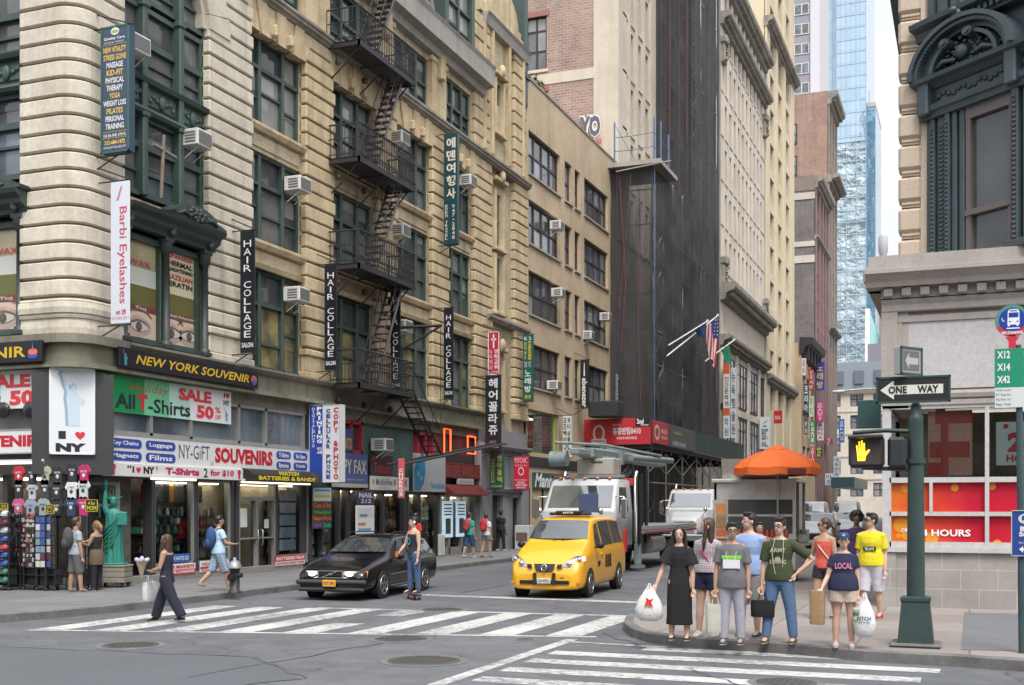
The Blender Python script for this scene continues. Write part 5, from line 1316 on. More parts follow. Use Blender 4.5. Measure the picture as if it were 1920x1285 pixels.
while z < 9.7:
 mb.ball((-.62, .09, z), (.03, .025, .035), 6, 4); mb.ball((-.47, .05, z), (.05, .02, .03), 6, 4); mb.ball((-.34, .11, z + .03), (.028, .025, .035), 6, 4); z += .085
mb.box(.74, .86, -.2, .1, 6.9, 9.95, .015); mb.box(.9, 1.3, -.2, .04, 6.9, 9.95, .015); mb.box(1.34, 1.5, -.2, .1, 6.9, 9.95)
z = 7.0
while z < 9.7: mb.ball((.80, .11, z), (.035, .025, .038), 6, 4); mb.ball((1.1, .05, z), (.1, .025, .04), 6, 4); z += .09
mb.box(.66, 1.4, -.2, .14, 6.9, 7.05, .02)
mb.prof([(-.2, 9.85), (.12, 9.85), (.14, 9.95), (.2, 9.98), (.22, 10.08), (-.2, 10.1)], -.8, RX1)
mb.box(-.72, RX1, -.2, .06, 10.1, 10.42)
for i in range(46): mb.ball((-.5 + i * .09, .07, 10.25 + .04 * math.sin(i * 1.7)), (.05, .035, .055), 6, 4)
mb.prof([(-.2, 10.42), (.1, 10.42), (.2, 10.5), (.34, 10.54), (.36, 10.62), (-.2, 10.66)], -.86, RX1)
for x in (-.68, .82): mb.box(x - .1, x + .1, -.1, .28, 9.9, 10.6, .03)
mb.build('bay_frame', M['bay_iron'], right)
bw_ = MB(FBW); bw_.box(-.06, .02, -.12, .0, 6.95, 9.85); bw_.box(.66, .74, -.12, .0, 6.95, 9.85); bw_.box(-.06, .74, -.12, .01, 9.62, 9.85); bw_.box(-.06, .74, -.12, .03, 7.74, 7.85); bw_.box(.0, .7, -.12, .0, 6.92, 7.02)
for x in (-.02, .64): bw_.box(x, x + .05, -.1, -.01, 7, 7.75)
wnd = bw_.build('bay_window', plain('mauve_frame', (.15, .12, .12), .5), right)
mb = MB(FBW); mb.quad((-.06, -.09, 6.95), (.74, -.09, 6.95), (.74, -.09, 9.8), (-.06, -.09, 9.8)); mb.build('pane', M['pane_dark'], wnd)
mb = MB(FBW)
cxp, czp = .037, 10.62
def ringseg(r0, r1, a0, a1, o0, o1, n=18, sx=.78):
 for k in range(n):
  t0, t1 = a0 + (a1 - a0) * k / n, a0 + (a1 - a0) * (k + 1) / n
  mb.prism([(cxp + sx * r0 * math.cos(t0), czp + r0 * .8 * math.sin(t0)), (cxp + sx * r1 * math.cos(t0), czp + r1 * .8 * math.sin(t0)), (cxp + sx * r1 * math.cos(t1), czp + r1 * .8 * math.sin(t1)), (cxp + sx * r0 * math.cos(t1), czp + r0 * .8 * math.sin(t1))], o0, o1)
ringseg(1.06, 1.16, 0, PI, -.2, .42); ringseg(.97, 1.06, 0, PI, -.2, .34); ringseg(.84, .97, 0, PI, -.2, .2); ringseg(.70, .78, .02, PI * .42, -.2, .3); ringseg(.66, .74, PI * .66, PI * .98, -.2, .3)
for k in range(40):
 t = PI * (k + .5) / 40; mb.box(cxp + .78 * 1.01 * math.cos(t) - .03, cxp + .78 * 1.01 * math.cos(t) + .03, .1, .36, czp + .8 * .99 * math.sin(t) - .03, czp + .8 * .99 * math.sin(t) + .03)
for t in (PI * .42, PI * .66):
 x_, z_ = cxp + .78 * .72 * math.cos(t), czp + .8 * .72 * math.sin(t)
 mb.cyl((x_, -.1, z_), (x_, .36, z_), .085, 14); mb.cyl((x_, .34, z_), (x_, .40, z_), .045, 10)
mb.ball((cxp - .03, .22, czp + .27), (.11, .1, .14), 12, 8)
for k in range(44):
 a = k * 2.4; r = .1 + .3 * (k / 44); mb.ball((cxp + 1.5 * r * math.cos(a), .14, czp + .3 + .75 * r * math.sin(a)), (.042, .05, .04), 6, 4)
for s_ in (-1, 1): mb.tube([(cxp + s_ * .15, .2, czp + .16), (cxp + s_ * .34, .24, czp + .2), (cxp + s_ * .5, .2, czp + .12), (cxp + s_ * .62, .16, czp + .2)], [.03, .055, .04, .02], 6)
mb.ball((cxp - .05, .3, czp + .98), (.09, .12, .11), 10, 6); mb.ball((cxp - .05, .42, czp + 1.03), (.06, .07, .07), 8, 6)
mb.build('pediment', M['bay_iron'], right)
mb = MB(FBW); mb.prof([(-.1, 11.45), (.16, 11.45), (.2, 11.6), (.36, 11.66), (.38, 11.76), (-.1, 11.8)], -.86, RX1)
x = .2
while x < 3: mb.box(x, x + .05, .1, .26, 11.5, 11.6); x += .1
for x0, x1 in ((-.72, -.6), (-.5, -.36), (-.3, -.2), (.02, .1), (.16, .3)): mb.box(x0, x1, -.1, .05, 11.8, 14)
mb.build('upper_bay_frame', M['bay_iron'], right)
mb = MB(FBW); mb.quad((-.6, -.05, 11.8), (3, -.05, 11.8), (3, -.05, 14), (-.6, -.05, 14)); mb.build('upper_bay_glass', M['pane_blind'], right)
mb = MB(); mb.box(-1.2, 9, YR + 2, 44, 13.9, 14.2); mb.box(RXc, 9, YR + .3, 44, 6.5, 6.86); mb.build('roof', M['concrete'], right)
# ================================================================ signs
def sign(name, label, frame, u0, u1, z0, z1, o, col_, texts=(), th=.08, rim=None, group=None, cat='sign', brackets=None, slope=0.0, rough=.35):
 c = frame @ Vector(((u0 + u1) / 2, o, z0))
 t = thing(name, label, cat, tuple(c), 0, group)
 W, H = u1 - u0, z1 - z0
 mb = MB(frame)
 if slope:
  mb.prism([(u0, z0 - slope * W / 2), (u1, z0 + slope * W / 2), (u1, z1 + slope * W / 2), (u0, z1 - slope * W / 2)], o - th, o)
 else: mb.box(u0, u1, o - th, o, z0, z1, .012)
 mb.build('panel', paint(col_, rough), t)
 if rim:
  mb = MB(frame); r = rim[0]
  for a, b, c_, d in ((u0, u1, z0, z0 + r), (u0, u1, z1 - r, z1), (u0, u0 + r, z0, z1), (u1 - r, u1, z0, z1)): mb.box(a, b, o - .01, o + .012, c_, d)
  mb.build('rim', paint(rim[1], .4), t)
 by = {}
 for k, tx in enumerate(texts):
  kind, s, a, b, c_, d, cc = tx[:7]; bold = tx[7] if len(tx) > 7 else 0.0; sh = tx[8] if len(tx) > 8 else 0.0
  by.setdefault(cc, []).append((kind, s, a, b, c_, d, bold, sh))
 e = o + .004
 for i, (cc, L_) in enumerate(by.items()):
  mb = MB(frame); oo = e + .0016 * i
  for kind, s, a, b, c_, d, bold, sh in L_:
   A, B_, C_, D = u0 + W * a, u0 + W * b, z0 + H * c_, z0 + H * d
   dz = slope * ((A + B_) / 2 - (u0 + u1) / 2)
   C_ += dz; D += dz
   if kind == 'h': put_text(mb, s, A, B_, C_, D, oo, bold, sh, slope=slope)
   elif kind == 'c': put_column(mb, s, A, B_, C_, D, oo, bold)
   elif kind == 'd': put_down(mb, s, A, B_, C_, D, oo, bold)
   elif kind == 'heart': heart(mb, (A + B_) / 2, (C_ + D) / 2, (D - C_) / 2, oo)
   elif kind == 'box': mb.quad((A, oo - .001, C_ - slope * (B_ - A) / 2), (B_, oo - .001, C_ + slope * (B_ - A) / 2), (B_, oo - .001, D + slope * (B_ - A) / 2), (A, oo - .001, D - slope * (B_ - A) / 2))
   elif kind == 'disc': mb.disc(((A + B_) / 2, (C_ + D) / 2), (B_ - A) / 2, oo - .0012, 18, (D - C_) / 2)
   elif kind == 'poly': mb.add([(A + (B_ - A) * x, oo - .0005, C_ + (D - C_) * y) for x, y in s], [tuple(range(len(s)))])
  nm = 'emblem' if all(k[0] in ('box', 'disc', 'poly', 'heart') for k in L_) else 'lettering'
  mb.build(nm, paint(cc, .4), t)
 if brackets:
  mb = MB(frame)
  for b in brackets: mb.tube(b, .018, 5)
  mb.build('bracket', M['dark_iron'], t)
 return t
WH, BK, RD, YL, BL, GR = (.78, .78, .76), (.02, .02, .025), (.60, .03, .045), (.78, .48, .04), (.03, .07, .36), (.02, .14, .12)
LIB = [(.30, 0), (.28, .3), (.24, .5), (.27, .62), (.20, .72), (.14, .9), (.10, .92), (.12, .97), (.20, 1), (.25, .96), (.22, .92), (.26, .78), (.36, .66), (.40, .70), (.38, .76), (.44, .73), (.48, .79), (.51, .73), (.57, .77), (.55, .70), (.60, .70), (.55, .66), (.57, .60), (.66, .54), (.80, .46), (.76, .36), (.66, .42), (.64, .3), (.66, 0)]
r = (22.95, 28.9, 5.43, 6.02)
sign('shop_sign', 'long black fascia sign with slanted gold lettering, facing the side street', F0, 23.0, 28.95, 5.5, 5.98, .34, (.018, .018, .024), [('h', 'NEW YORK SOUVENIR', .10, .92, .26, .74, (.62, .40, .03), .02, .25), ('poly', LIB, .015, .06, .1, .9, (.08, .28, .34)), ('disc', '', .935, .985, .25, .75, (.55, .12, .06)), ('disc', '', .945, .975, .15, .5, (.05, .1, .4))], th=.1)
sign('shop_sign', 'black fascia sign with upright gold lettering and a small blue boat, facing the avenue', F5, -27.5, -20.22, 5.5, 6.0, .34, (.018, .018, .024), [('h', 'NEW YORK SOUVENIR', .1, .935, .24, .76, (.62, .40, .03), .02), ('disc', '', .945, .985, .3, .62, (.7, .16, .06)), ('poly', [(0, .5), (1, .5), (.8, 0), (.2, 0)], .942, .988, .15, .5, (.04, .08, .42)), ('poly', [(.5, 1), (.6, .4), (.4, .4)], .95, .98, .3, .95, (.1, .2, .5))], th=.1)
def sale(frame, u0, u1, z0, z1, o, label, slope):
 return sign('sale_banner', label, frame, u0, u1, z0, z1, o, (.45, .66, .58), [
  ('box', '', 0, .32, 0, 1, (.012, .27, .085)), ('box', '', .32, .5, 0, 1, (.16, .50, .28)), ('box', '', .66, 1, 0, 1, (.70, .73, .72)),
  ('h', 'Holiday', .21, .50, .56, .86, (.36, .11, .06), 0, .35), ('h', 'All', .12, .255, .12, .52, (.02, .03, .04), .03), ('h', 'T', .27, .34, .12, .56, RD, .06), ('h', '-Shirts', .345, .66, .08, .48, (.02, .03, .04), .02),
  ('h', 'SALE', .57, .83, .55, .9, (.66, .05, .06), .05), ('h', '50', .71, .85, .08, .48, (.66, .05, .06), .05), ('h', '%', .86, .91, .30, .48, (.66, .05, .06), .02), ('h', 'OFF', .86, .91, .1, .24, (.66, .05, .06), .02),
  ('h', 'I', .935, .945, .78, .93, BK, .03), ('heart', '', .955, .98, .76, .96, RD), ('h', 'NY', .932, .985, .56, .72, BK, .03), ('poly', LIB, .935, .985, .08, .5, (.25, .33, .5)),
  ('disc', '', .012, .075, .60, .97, (.70, .55, .2)), ('disc', '', .02, .067, .63, .94, (.03, .05, .18)), ('disc', '', .03, .057, .63, .76, (.7, .3, .3)), ('disc', '', .012, .075, .12, .5, (.6, .55, .25)), ('disc', '', .02, .067, .15, .47, (.06, .16, .26)), ('disc', '', .032, .055, .24, .38, (.7, .35, .1))], th=.02, slope=slope, rough=.5)
sale(F0, 22.55, 28.05, 4.42, 5.34, .02, 'green and white HOLIDAY SALE banner on the side street front', 0)
sale(F5, -25.3, -19.95, 4.45, 5.36, .0, 'pale SALE 50% OFF banner on the avenue front', 0)
FCH = FR((-20.28, 21.62), (-19.28, 22.62))
a_ = .17; b_ = .17 + 1.02
sign('shop_sign', 'tall white corner sign with a pale blue statue and I heart NY', FCH, a_, b_, 3.33, 5.37, .05, (.68, .71, .73), [('poly', LIB, .1, .95, .33, .97, (.26, .38, .48)), ('poly', [(x * .9 + .06, y) for x, y in LIB], .15, .95, .33, .962, (.52, .62, .69)), ('h', 'I', .2, .36, .18, .27, BK, .06), ('heart', '', .5, .84, .17, .28, RD), ('h', 'NY', .14, .8, .03, .13, BK, .07)], rim=(.04, (.72, .74, .74)))
t = sign('shop_sign', 'white fascia sign with red souvenir lettering and blue lozenges', F0, 22.6, 32.2, 3.12, 3.9, .08, (.66, .66, .655), [('h', 'NY-GiFT', .315, .455, .32, .80, (.04, .06, .12), .0), ('h', 'LLC', .46, .475, .14, .28, (.04, .06, .12), 0), ('h', 'SOUVENIRS', .48, .78, .24, .80, (.50, .015, .03), .05)], rim=(.04, (.3, .3, .3)))
for i, (s_, a, b, c, d) in enumerate((('Key Chains', .03, .16, .54, .84), ('Magnets', .03, .16, .14, .44), ('Luggage', .175, .30, .54, .84), ('Films', .175, .30, .14, .44), ('T-Shirts', .80, .885, .54, .84), ('Batteries', .80, .885, .14, .44), ('Shot Glasses', .90, .985, .54, .84), ('Crystals', .90, .985, .14, .44))):
 W, H = 9.6, .78
 mb = MB(F0); u0, u1, z0, z1 = 22.6 + W * a, 22.6 + W * b, 3.12 + H * c, 3.12 + H * d; rr = (z1 - z0) / 2
 mb.add([(u0 + rr + rr * math.cos(t_), .088, (z0 + z1) / 2 + rr * math.sin(t_)) for t_ in [PI / 2 + PI * k / 8 for k in range(9)]] + [(u1 - rr + rr * math.cos(t_), .088, (z0 + z1) / 2 + rr * math.sin(t_)) for t_ in [-PI / 2 + PI * k / 8 for k in range(9)]], [tuple(range(18))])
 lz = mb.build('lozenge', paint((.03, .07, .34)), t)
 mb = MB(F0); put_text(mb, s_, u0 + .14, u1 - .14, z0 + .05, z1 - .05, .094, .02); mb.build('lettering', paint(WH), lz)
sign('shop_sign', 'white fascia sign with only red lettering, facing the avenue', F5, -30, -20.12, 3.36, 3.95, .06, (.66, .66, .655), [('h', 'SOUVENIRS', .70, .975, .28, .76, (.50, .015, .03), .05)], rim=(.03, (.3, .3, .3)))
sign('shop_sign', 'narrow white sign reading I heart NY T-Shirts 2 for $10', F0, 22.65, 28.45, 2.84, 3.17, .16, (.68, .67, .65), [('h', '"I', .145, .19, .3, .82, BK, .02), ('heart', '', .20, .235, .25, .8, RD), ('h', 'NY', .25, .325, .25, .8, BK, .06), ('h', '"', .335, .345, .55, .85, RD, .02), ('h', 'T-Shirts', .40, .645, .25, .82, (.5, .02, .1), .05), ('h', '2', .68, .71, .15, .9, BK, .02), ('h', 'for $10', .73, .92, .25, .82, (.5, .02, .1), .04), ('poly', [(.2, 0), (.2, .6), (0, .5), (.1, .95), (.35, 1), (.65, 1), (.9, .95), (1, .5), (.8, .6), (.8, 0)], .035, .075, .12, .9, RD), ('poly', [(.2, 0), (.2, .6), (0, .5), (.1, .95), (.35, 1), (.65, 1), (.9, .95), (1, .5), (.8, .6), (.8, 0)], .95, .98, .12, .9, RD)])
t = thing('awning_sign', 'black awning reading WATCH BATTERIES and BANDS in yellow over the glass door', 'awning', (XL + .3, 30.6, 2.85))
mb = MB(F0)
pr = [(-.15, 3.2), (.1, 3.2), (.32, 3.14), (.46, 3.02), (.48, 2.82), (-.15, 2.82)]
mb.prof(pr, 28.5, 32.1); mb.lathe([(.02, .38), (.3, .36), (.52, .26), (.58, .0)], 18, (32.1, .0, 2.82)); mb.build('canopy', worn('black_canvas', (.022, .02, .02), rough=.7, bump=.1), t)
mb = MB(F0); put_text(mb, 'BATTERIES & BANDS', 28.75, 31.9, 2.87, 2.99, .487, .05); put_text(mb, 'WATCH', 29.8, 30.95, 3.02, 3.15, .46, .06); mb.build('lettering', paint((.65, .52, .03)), t)
for k, (px0, px1, py, lab) in enumerate(((282, 366, 899, 'fluorescent tube over the souvenir shop window'), (452, 580, 906, 'fluorescent tube under the black awning'))):
 u0, u1 = yx(px0, XL + .1), yx(px1, XL + .1); z = onX((px0 + px1) / 2, py, XL + .1)[1]
 t = thing('fluorescent_light', lab, 'light', (XL + .1, u0, z), 0, 'fluorescent tubes over the shop front')
 mb = MB(F0); mb.cyl((u0, .12, z), (u1, .12, z), .025, 8); mb.build('tube', M['tube_light'], t)
 mb = MB(F0); mb.box(u0, u1, .05, .2, z + .03, z + .09); mb.build('housing', M['white_paint'], t)
u0 = onY(0, 870, 21.7)[0]; z = onY(60, 868, 21.7)[1]
t = thing('fluorescent_light', 'fluorescent tube over the hanging shirts on the avenue side', 'light', (u0, 21.7, z), 0, 'fluorescent tubes over the shop front')
mb = MB(); mb.cyl((u0 - 2, 21.7, z), (-20.25, 21.7, z), .025, 8); mb.build('tube', M['tube_light'], t)
mb = MB(); mb.box(u0 - 2, -20.25, 21.64, 21.76, z + .03, z + .08); mb.build('housing', M['white_paint'], t)
def facefit(px0, px1, t0, b0, o):
 a = onX(px0, t0, XL + o); b = onX(px0, b0, XL + o); return a[0], yx(px1, XL + o), b[1], a[1]
q = facefit(308, 368, 1062, 1088, .02)
sign('window_sign', 'red and white strip of words low on the first shop window', F0, q[0], q[1], .3, .58, .0, (.70, .68, .66), [('box', '', 0, 1, 0, .48, (.55, .04, .05)), ('h', 'CAPS MAGNETS', .05, .95, .58, .9, (.5, .03, .05), .04), ('h', 'SPICER LUGGAGE', .05, .95, .12, .40, WH, .03)], th=.02)
sign('window_sign', 'blue sticker with pale letters above the red strip', F0, 25.1, 26.2, .62, .84, .0, (.03, .12, .4), [('h', 'NY TAX NOTE CD', .05, .95, .25, .75, (.55, .65, .75), .03)], th=.02)
sign('window_sign', 'white strip with red words low on the second shop window', F0, 26.65, 28.0, .3, .60, .0, (.66, .64, .62), [('h', 'VIDEO TAPE', .05, .9, .60, .88, (.5, .04, .05), .03), ('box', '', 0, 1, .32, .52, (.55, .04, .05)), ('h', 'FILM BATTERIES', .05, .95, .06, .26, (.5, .04, .05), .03)], th=.02)
sign('window_sign', 'red BATTERIES FILM strip low on the window right of the door', F0, 30.35, 32.05, .3, .6, .0, (.52, .03, .05), [('box', '', 0, 1, 0, .42, (.66, .62, .6)), ('h', 'BATTERIES FILM', .04, .96, .55, .88, WH, .03), ('h', 'CRYSTALS VIDEO TAPES', .04, .96, .1, .34, (.45, .03, .05), .03)], th=.02)
mb = MB(F0)
for k in range(5): mb.box(30.75, 31.65, -.12, -.08, .75 + .38 * k, 1.08 + .38 * k, .01)
tag(mb.build('poster_stack', M['pane_blue']), 'column of blue landscape pictures in the window right of the door', 'poster', kind='stuff')
Yp = yx(583, XL + .1); xa = onY(583, 800, Yp)[0]; xm = onY(608, 800, Yp)[0]; xb = onY(640, 800, Yp)[0]; zt = onY(600, 760, Yp)[1]; zb = onY(600, 905, Yp)[1]
FPp = FY(Yp)
W_ = xb - xa; s1 = (xm - xa) / W_
sign('projecting_sign', 'projecting sign with blue half PRINTING and white half CELLULAR PHONE', FPp, xa, xb, zb, zt, .1, (.64, .65, .66), [('box', '', 0, s1, 0, 1, (.02, .06, .34)), ('c', 'DIGITALPHOTO', s1 * .2, s1 * .44, .45, .97, (.62, .66, .72), .02), ('c', 'PRINTING', s1 * .58, s1 * .95, .5, .98, WH, .05), ('c', '인쇄', s1 * .58, s1 * .95, .36, .46, WH, .02), ('c', 'CELLULAR PHONE', s1 + .12, s1 + .26, .04, .95, (.04, .06, .25), .05), ('c', 'COPY &PHOTO', s1 + .36, s1 + .52, .03, .97, (.45, .06, .08), .05)], th=.35, rim=(.015, (.5, .5, .5)))
q = facefit(640, 695, 850, 905, .1)
sign('shop_sign', 'blue sign reading COPY FAX in pale letters', F0, 33.6, 36.1, 2.85, 3.9, .06, (.07, .10, .24), [('h', 'COPY FAX', .02, .96, .34, .80, (.50, .46, .36), .02), ('h', 'passport photo', .3, .9, .1, .2, (.4, .4, .45), 0), ('box', '', 0, 1, -.1, .02, (.4, .38, .32))])
sign('shop_sign', 'small blue sign reading COLOR PHOTO in orange', F0, 33.7, 35.05, 3.95, 4.72, .04, (.06, .08, .22), [('h', 'COLOR PHOTO', .02, .95, .1, .6, (.72, .36, .03), .02)])
sign('shop_sign', 'dark maroon tattoo parlour sign with red letters', F0, 36.3, 38.0, 3.2, 3.92, .06, (.035, .02, .022), [('h', 'Tattoo', .12, .9, .12, .62, (.34, .02, .03), .02), ('h', 'Body Art', .1, .85, .68, .92, (.25, .02, .03), .02)])
sign('shop_sign', 'white phone repair sign under the maroon tattoo sign', F0, 36.3, 39.25, 2.68, 3.17, .08, (.60, .60, .58), [('h', 'MobileFlex', .12, .55, .36, .84, (.12, .12, .13), .02), ('h', 'SOURCE', .18, .45, .1, .26, (.3, .3, .3), .0), ('h', 'FIX', .75, .96, .3, .82, (.06, .06, .06), .03), ('disc', '', .02, .09, .4, .8, (.55, .3, .2)), ('disc', '', .58, .63, .35, .8, (.5, .08, .1))])
sign('shop_sign', 'grey and blue bar sign with a bright blue round emblem', F0, 39.55, 42.35, 2.66, 4.1, .16, (.38, .40, .42), [('poly', [(0, 0), (.5, .0), (.85, .2), (1, .55), (.9, 1), (.6, 1), (.3, .8), (0, .6)], .0, .34, .03, 1, (.02, .22, .46)), ('disc', '', .08, .16, .38, .55, (.25, .45, .62)), ('disc', '', .18, .24, .30, .42, (.3, .5, .66)), ('h', 'The Drink Bar', .5, .95, .1, .25, (.02, .30, .42), .03)])
sign('shop_sign', 'dark red sign with raised letters under the neon rectangles', F0, 42.45, 46.4, 3.25, 3.86, .1, (.13, .02, .022), [('h', 'ROSIE WIRELESS', .03, .97, .15, .85, (.36, .08, .07), .0)], th=.15)
t = thing('awning', 'plain red awning band over the phone shop window', 'awning', (XL, 44, 2.6)); mb = MB(F0); mb.prof([(-.1, 2.98), (.1, 2.98), (.5, 2.62), (.5, 2.56), (-.1, 2.56)], 42.4, 46.0); mb.build('canopy', M['maroon_paint'], t)
sign('shop_sign', 'small white board under the dark red sign', F0, 43.7, 45.3, 3.0, 3.24, .12, (.5, .5, .48), [('h', 'TRAVEL & WIRELESS', .08, .92, .3, .7, (.35, .35, .36), 0)], th=.1)
NEON = plain('neon_red', (.7, .05, .02), emit=(1, .09, .02), es=2.2)
for k, (px0, px1, t0, b0) in enumerate(((833, 840, 804, 850), (877, 887, 818, 850))):
 u0, u1 = yx(px0, XL), yx(px1, XL) + .25; z0, z1_ = onX(px0, b0, XL)[1], onX(px0, t0, XL)[1]
 mb = MB(F0); mb.tube([(u0, .0, z0), (u1, .0, z0), (u1, .0, z1_), (u0, .0, z1_), (u0, .0, z0)], .03, 6)
 tag(mb.build('neon_frame', NEON), ('red neon rectangle left in the dark upper window', 'smaller red neon rectangle right in the dark upper window')[k], 'neon sign')
for k, (px0, px1) in enumerate(((833, 853), (859, 877))):
 u0, u1 = yx(px0, XL), yx(px1, XL)
 t = thing('lit_poster', ('bright phone poster in the left shop pane', 'bright phone poster in the right shop pane')[k], 'poster', (XL, u0, .9))
 mb = MB(F0); mb.box(u0, u1, -.12, -.08, .85, 2.32, .02); mb.build('panel', plain('poster_glow', (.5, .62, .7), .4, emit=(.55, .72, .85), es=.28), t)
 mb = MB(F0); mb.box((u0 * .72 + u1 * .28), (u0 * .25 + u1 * .75), -.075, -.07, 1.0, 1.62); 
 for z in (2.15, 2.0, 1.88, 1.75): mb.box(u0 + .15, u1 - .15, -.075, -.072, z, z + .05)
 mb.build('print', paint((.05, .07, .08)), t)
def blade(label, px0, px1, t0, b0, col_, texts, xo=.35, rim=None, group=None, th=.06, name='blade_sign', arms=True, wallx=XL):
 y = yx(px0, wallx + xo); xa = onY(px0, 500, y)[0]; xb = onY(px1, 500, y)[0]; zt = onY((px0 + px1) / 2, t0, y)[1]; zb = onY((px0 + px1) / 2, b0, y)[1]
 br = None
 if arms:
  br = [[(wallx - .1, -th / 2, zt + .02), (xb + .06, -th / 2, zt + .02)], [(wallx - .1, -th / 2, zt + .45), (xb, -th / 2, zt + .02)], [(wallx - .1, -th / 2, zb - .03), (xb + .03, -th / 2, zb - .03)], [(wallx - .1, -th / 2, zb - .4), ((xa + xb) / 2, -th / 2, zb - .03)]]
 return sign(name, label, FY(y), xa, xb, zb, zt, 0, col_, texts, th=th, rim=rim, group=group, brackets=br)
HCT = [('c', 'HAIR COLLAGE', .25, .75, .12, .93, (.74, .74, .74), .0), ('h', 'SALON', .12, .88, .045, .085, (.74, .74, .74), .02)]
G1 = 'black hair salon banners'
blade('black salon banner nearest the corner, beside the first green windows', 450, 478, 433, 662, (.012, .014, .022), HCT, group=G1, th=.03, name='banner')
blade('black salon banner left of the fire escape', 608, 632, 496, 694, (.012, .014, .022), HCT, group=G1, th=.03, name='banner')
blade('black salon banner partly behind the fire escape stairs', 732, 751, 545, 735, (.012, .014, .022), HCT, group=G1, th=.03, name='banner')
blade('black salon banner right of the fire escape', 832, 850, 578, 748, (.012, .014, .022), HCT, group=G1, th=.03, name='banner')
blade('tall white banner with red script on the corner pier', 207, 243, 340, 607, (.60, .63, .68), [('d', 'Barbi Eyelashes', .36, .86, .14, .82, (.50, .06, .10), .01), ('poly', [(0, 0), (.4, 1), (.5, .9), (.2, .1)], .3, .95, .86, .97, (.45, .2, .2)), ('h', '212 564 2211', .1, .95, .03, .05, (.5, .1, .12), .0), ('h', 'on 2fl', .3, .8, .065, .1, (.55, .06, .1), .03)], xo=.45, th=.03, name='banner')
q_ = [('h', s_, .14, .86, .06 + i * .0, 0, c_) for i, (s_, c_) in enumerate(())]
QC = []
lines = [('NEW VITALITY', 1), ('STRESS GONE', 1), ('MASSAGE', 0), ('KID-FIT', 1), ('PHYSICAL', 0), ('THERAPY', 0), ('YOGA', 1), ('WEIGHT LOSS', 0), ('PILATES', 1), ('PERSONAL', 0), ('TRAINING', 0)]
for i, (s_, k) in enumerate(lines):
 zt = .835 - i * .0605; w2 = min(.40, .034 * len(s_) + .05)
 QC.append(('h', s_, .5 - w2, .5 + w2, zt - .044, zt, (.72, .46, .07) if k else (.72, .72, .70), .02))
QC += [('disc', '', .36, .66, .925, .985, (.62, .62, .58)), ('disc', '', .38, .64, .94, .965, (.35, .33, .1)), ('h', 'Quality Care', .12, .86, .885, .912, (.7, .7, .7), .02), ('h', 'PHYSICAL THERAPY', .14, .84, .862, .876, (.6, .6, .6), .0), ('h', '316 5th AVE. 6TH FL', .1, .9, .125, .15, (.72, .72, .7), .02), ('h', '212-684-1472', .14, .86, .065, .1, (.72, .46, .07), .03), ('h', 'WWW.QCPTWELLNESS.COM', .1, .9, .028, .05, (.6, .6, .6), .01), ('box', '', .08, .92, .163, .166, (.6, .4, .06)), ('box', '', .08, .92, .113, .116, (.6, .4, .06)), ('box', '', .08, .92, .85, .853, (.6, .4, .06))]
blade('tall dark blue sign listing massage, yoga and pilates high on the corner pier', 189, 242, 48, 286, (.030, .052, .085), QC, xo=.3, rim=(.04, (.03, .11, .09)), th=.22)
blade('green vertical sign with cream Korean letters high beside the fire escape', 832, 858, 250, 458, (.018, .055, .065), [('c', '에덴여행사', .2, .85, .40, .97, (.66, .62, .52), .03), ('c', 'EDEN TRAVEL', .1, .3, .04, .36, (.6, .57, .48), .02), ('c', '947-2848', .6, .8, .04, .36, (.6, .57, .48), .02)], th=.18)
blade('red church sign with a white cross and Korean letters', 915, 936, 622, 703, (.46, .03, .06), [('box', '', .44, .56, .62, .94, WH), ('box', '', .28, .72, .80, .84, WH), ('c', '영락교회', .55, .9, .12, .6, WH, .02), ('c', '뉴욕제일', .1, .4, .12, .6, (.6, .4, .4), .02), ('h', 'CHURCH', .15, .85, .03, .09, WH, .01)], rim=(.03, WH), th=.14)
blade('tall black sign with white Korean hair salon letters', 910, 938, 705, 846, (.02, .022, .028), [('c', '헤어꼴라쥬', .22, .82, .2, .98, (.72, .72, .72), .02), ('h', '4 0 2 1', .3, .7, .1, .14, (.5, .5, .5), 0), ('h', 'HAIR COLLAGE', .1, .9, .04, .07, (.5, .5, .5), 0)], th=.14)
blade('green sign with yellow Korean letters below the tall black one', 918, 944, 850, 916, (.012, .10, .075), [('c', '한아름떡', .55, .9, .15, .95, (.55, .48, .1), .02), ('c', 'HANAREUM', .12, .36, .15, .85, (.5, .42, .08), .02), ('h', '212 594 4963', .08, .92, .03, .1, (.55, .48, .1), .02)], th=.14)
blade('red PSYCHIC sign with a white sun', 963, 991, 856, 918, (.52, .02, .05), [('h', 'PSYCHIC', .08, .92, .80, .96, (.72, .66, .64), .0), ('disc', '', .3, .7, .42, .68, (.68, .55, .5)), ('disc', '', .36, .64, .46, .64, (.52, .02, .05)), ('h', 'Palm & Tarot Card', .1, .9, .70, .76, (.7, .6, .6), 0), ('h', 'Get the Reading', .1, .9, .26, .31, (.7, .6, .6), .02), ('h', 'PALM &', .25, .75, .18, .24, (.7, .66, .64), .03), ('h', 'TAROT CARD', .1, .9, .1, .16, (.7, .66, .64), .03), ('h', '2ND FLOOR', .2, .8, .03, .08, (.7, .66, .64), .03)], th=.1)
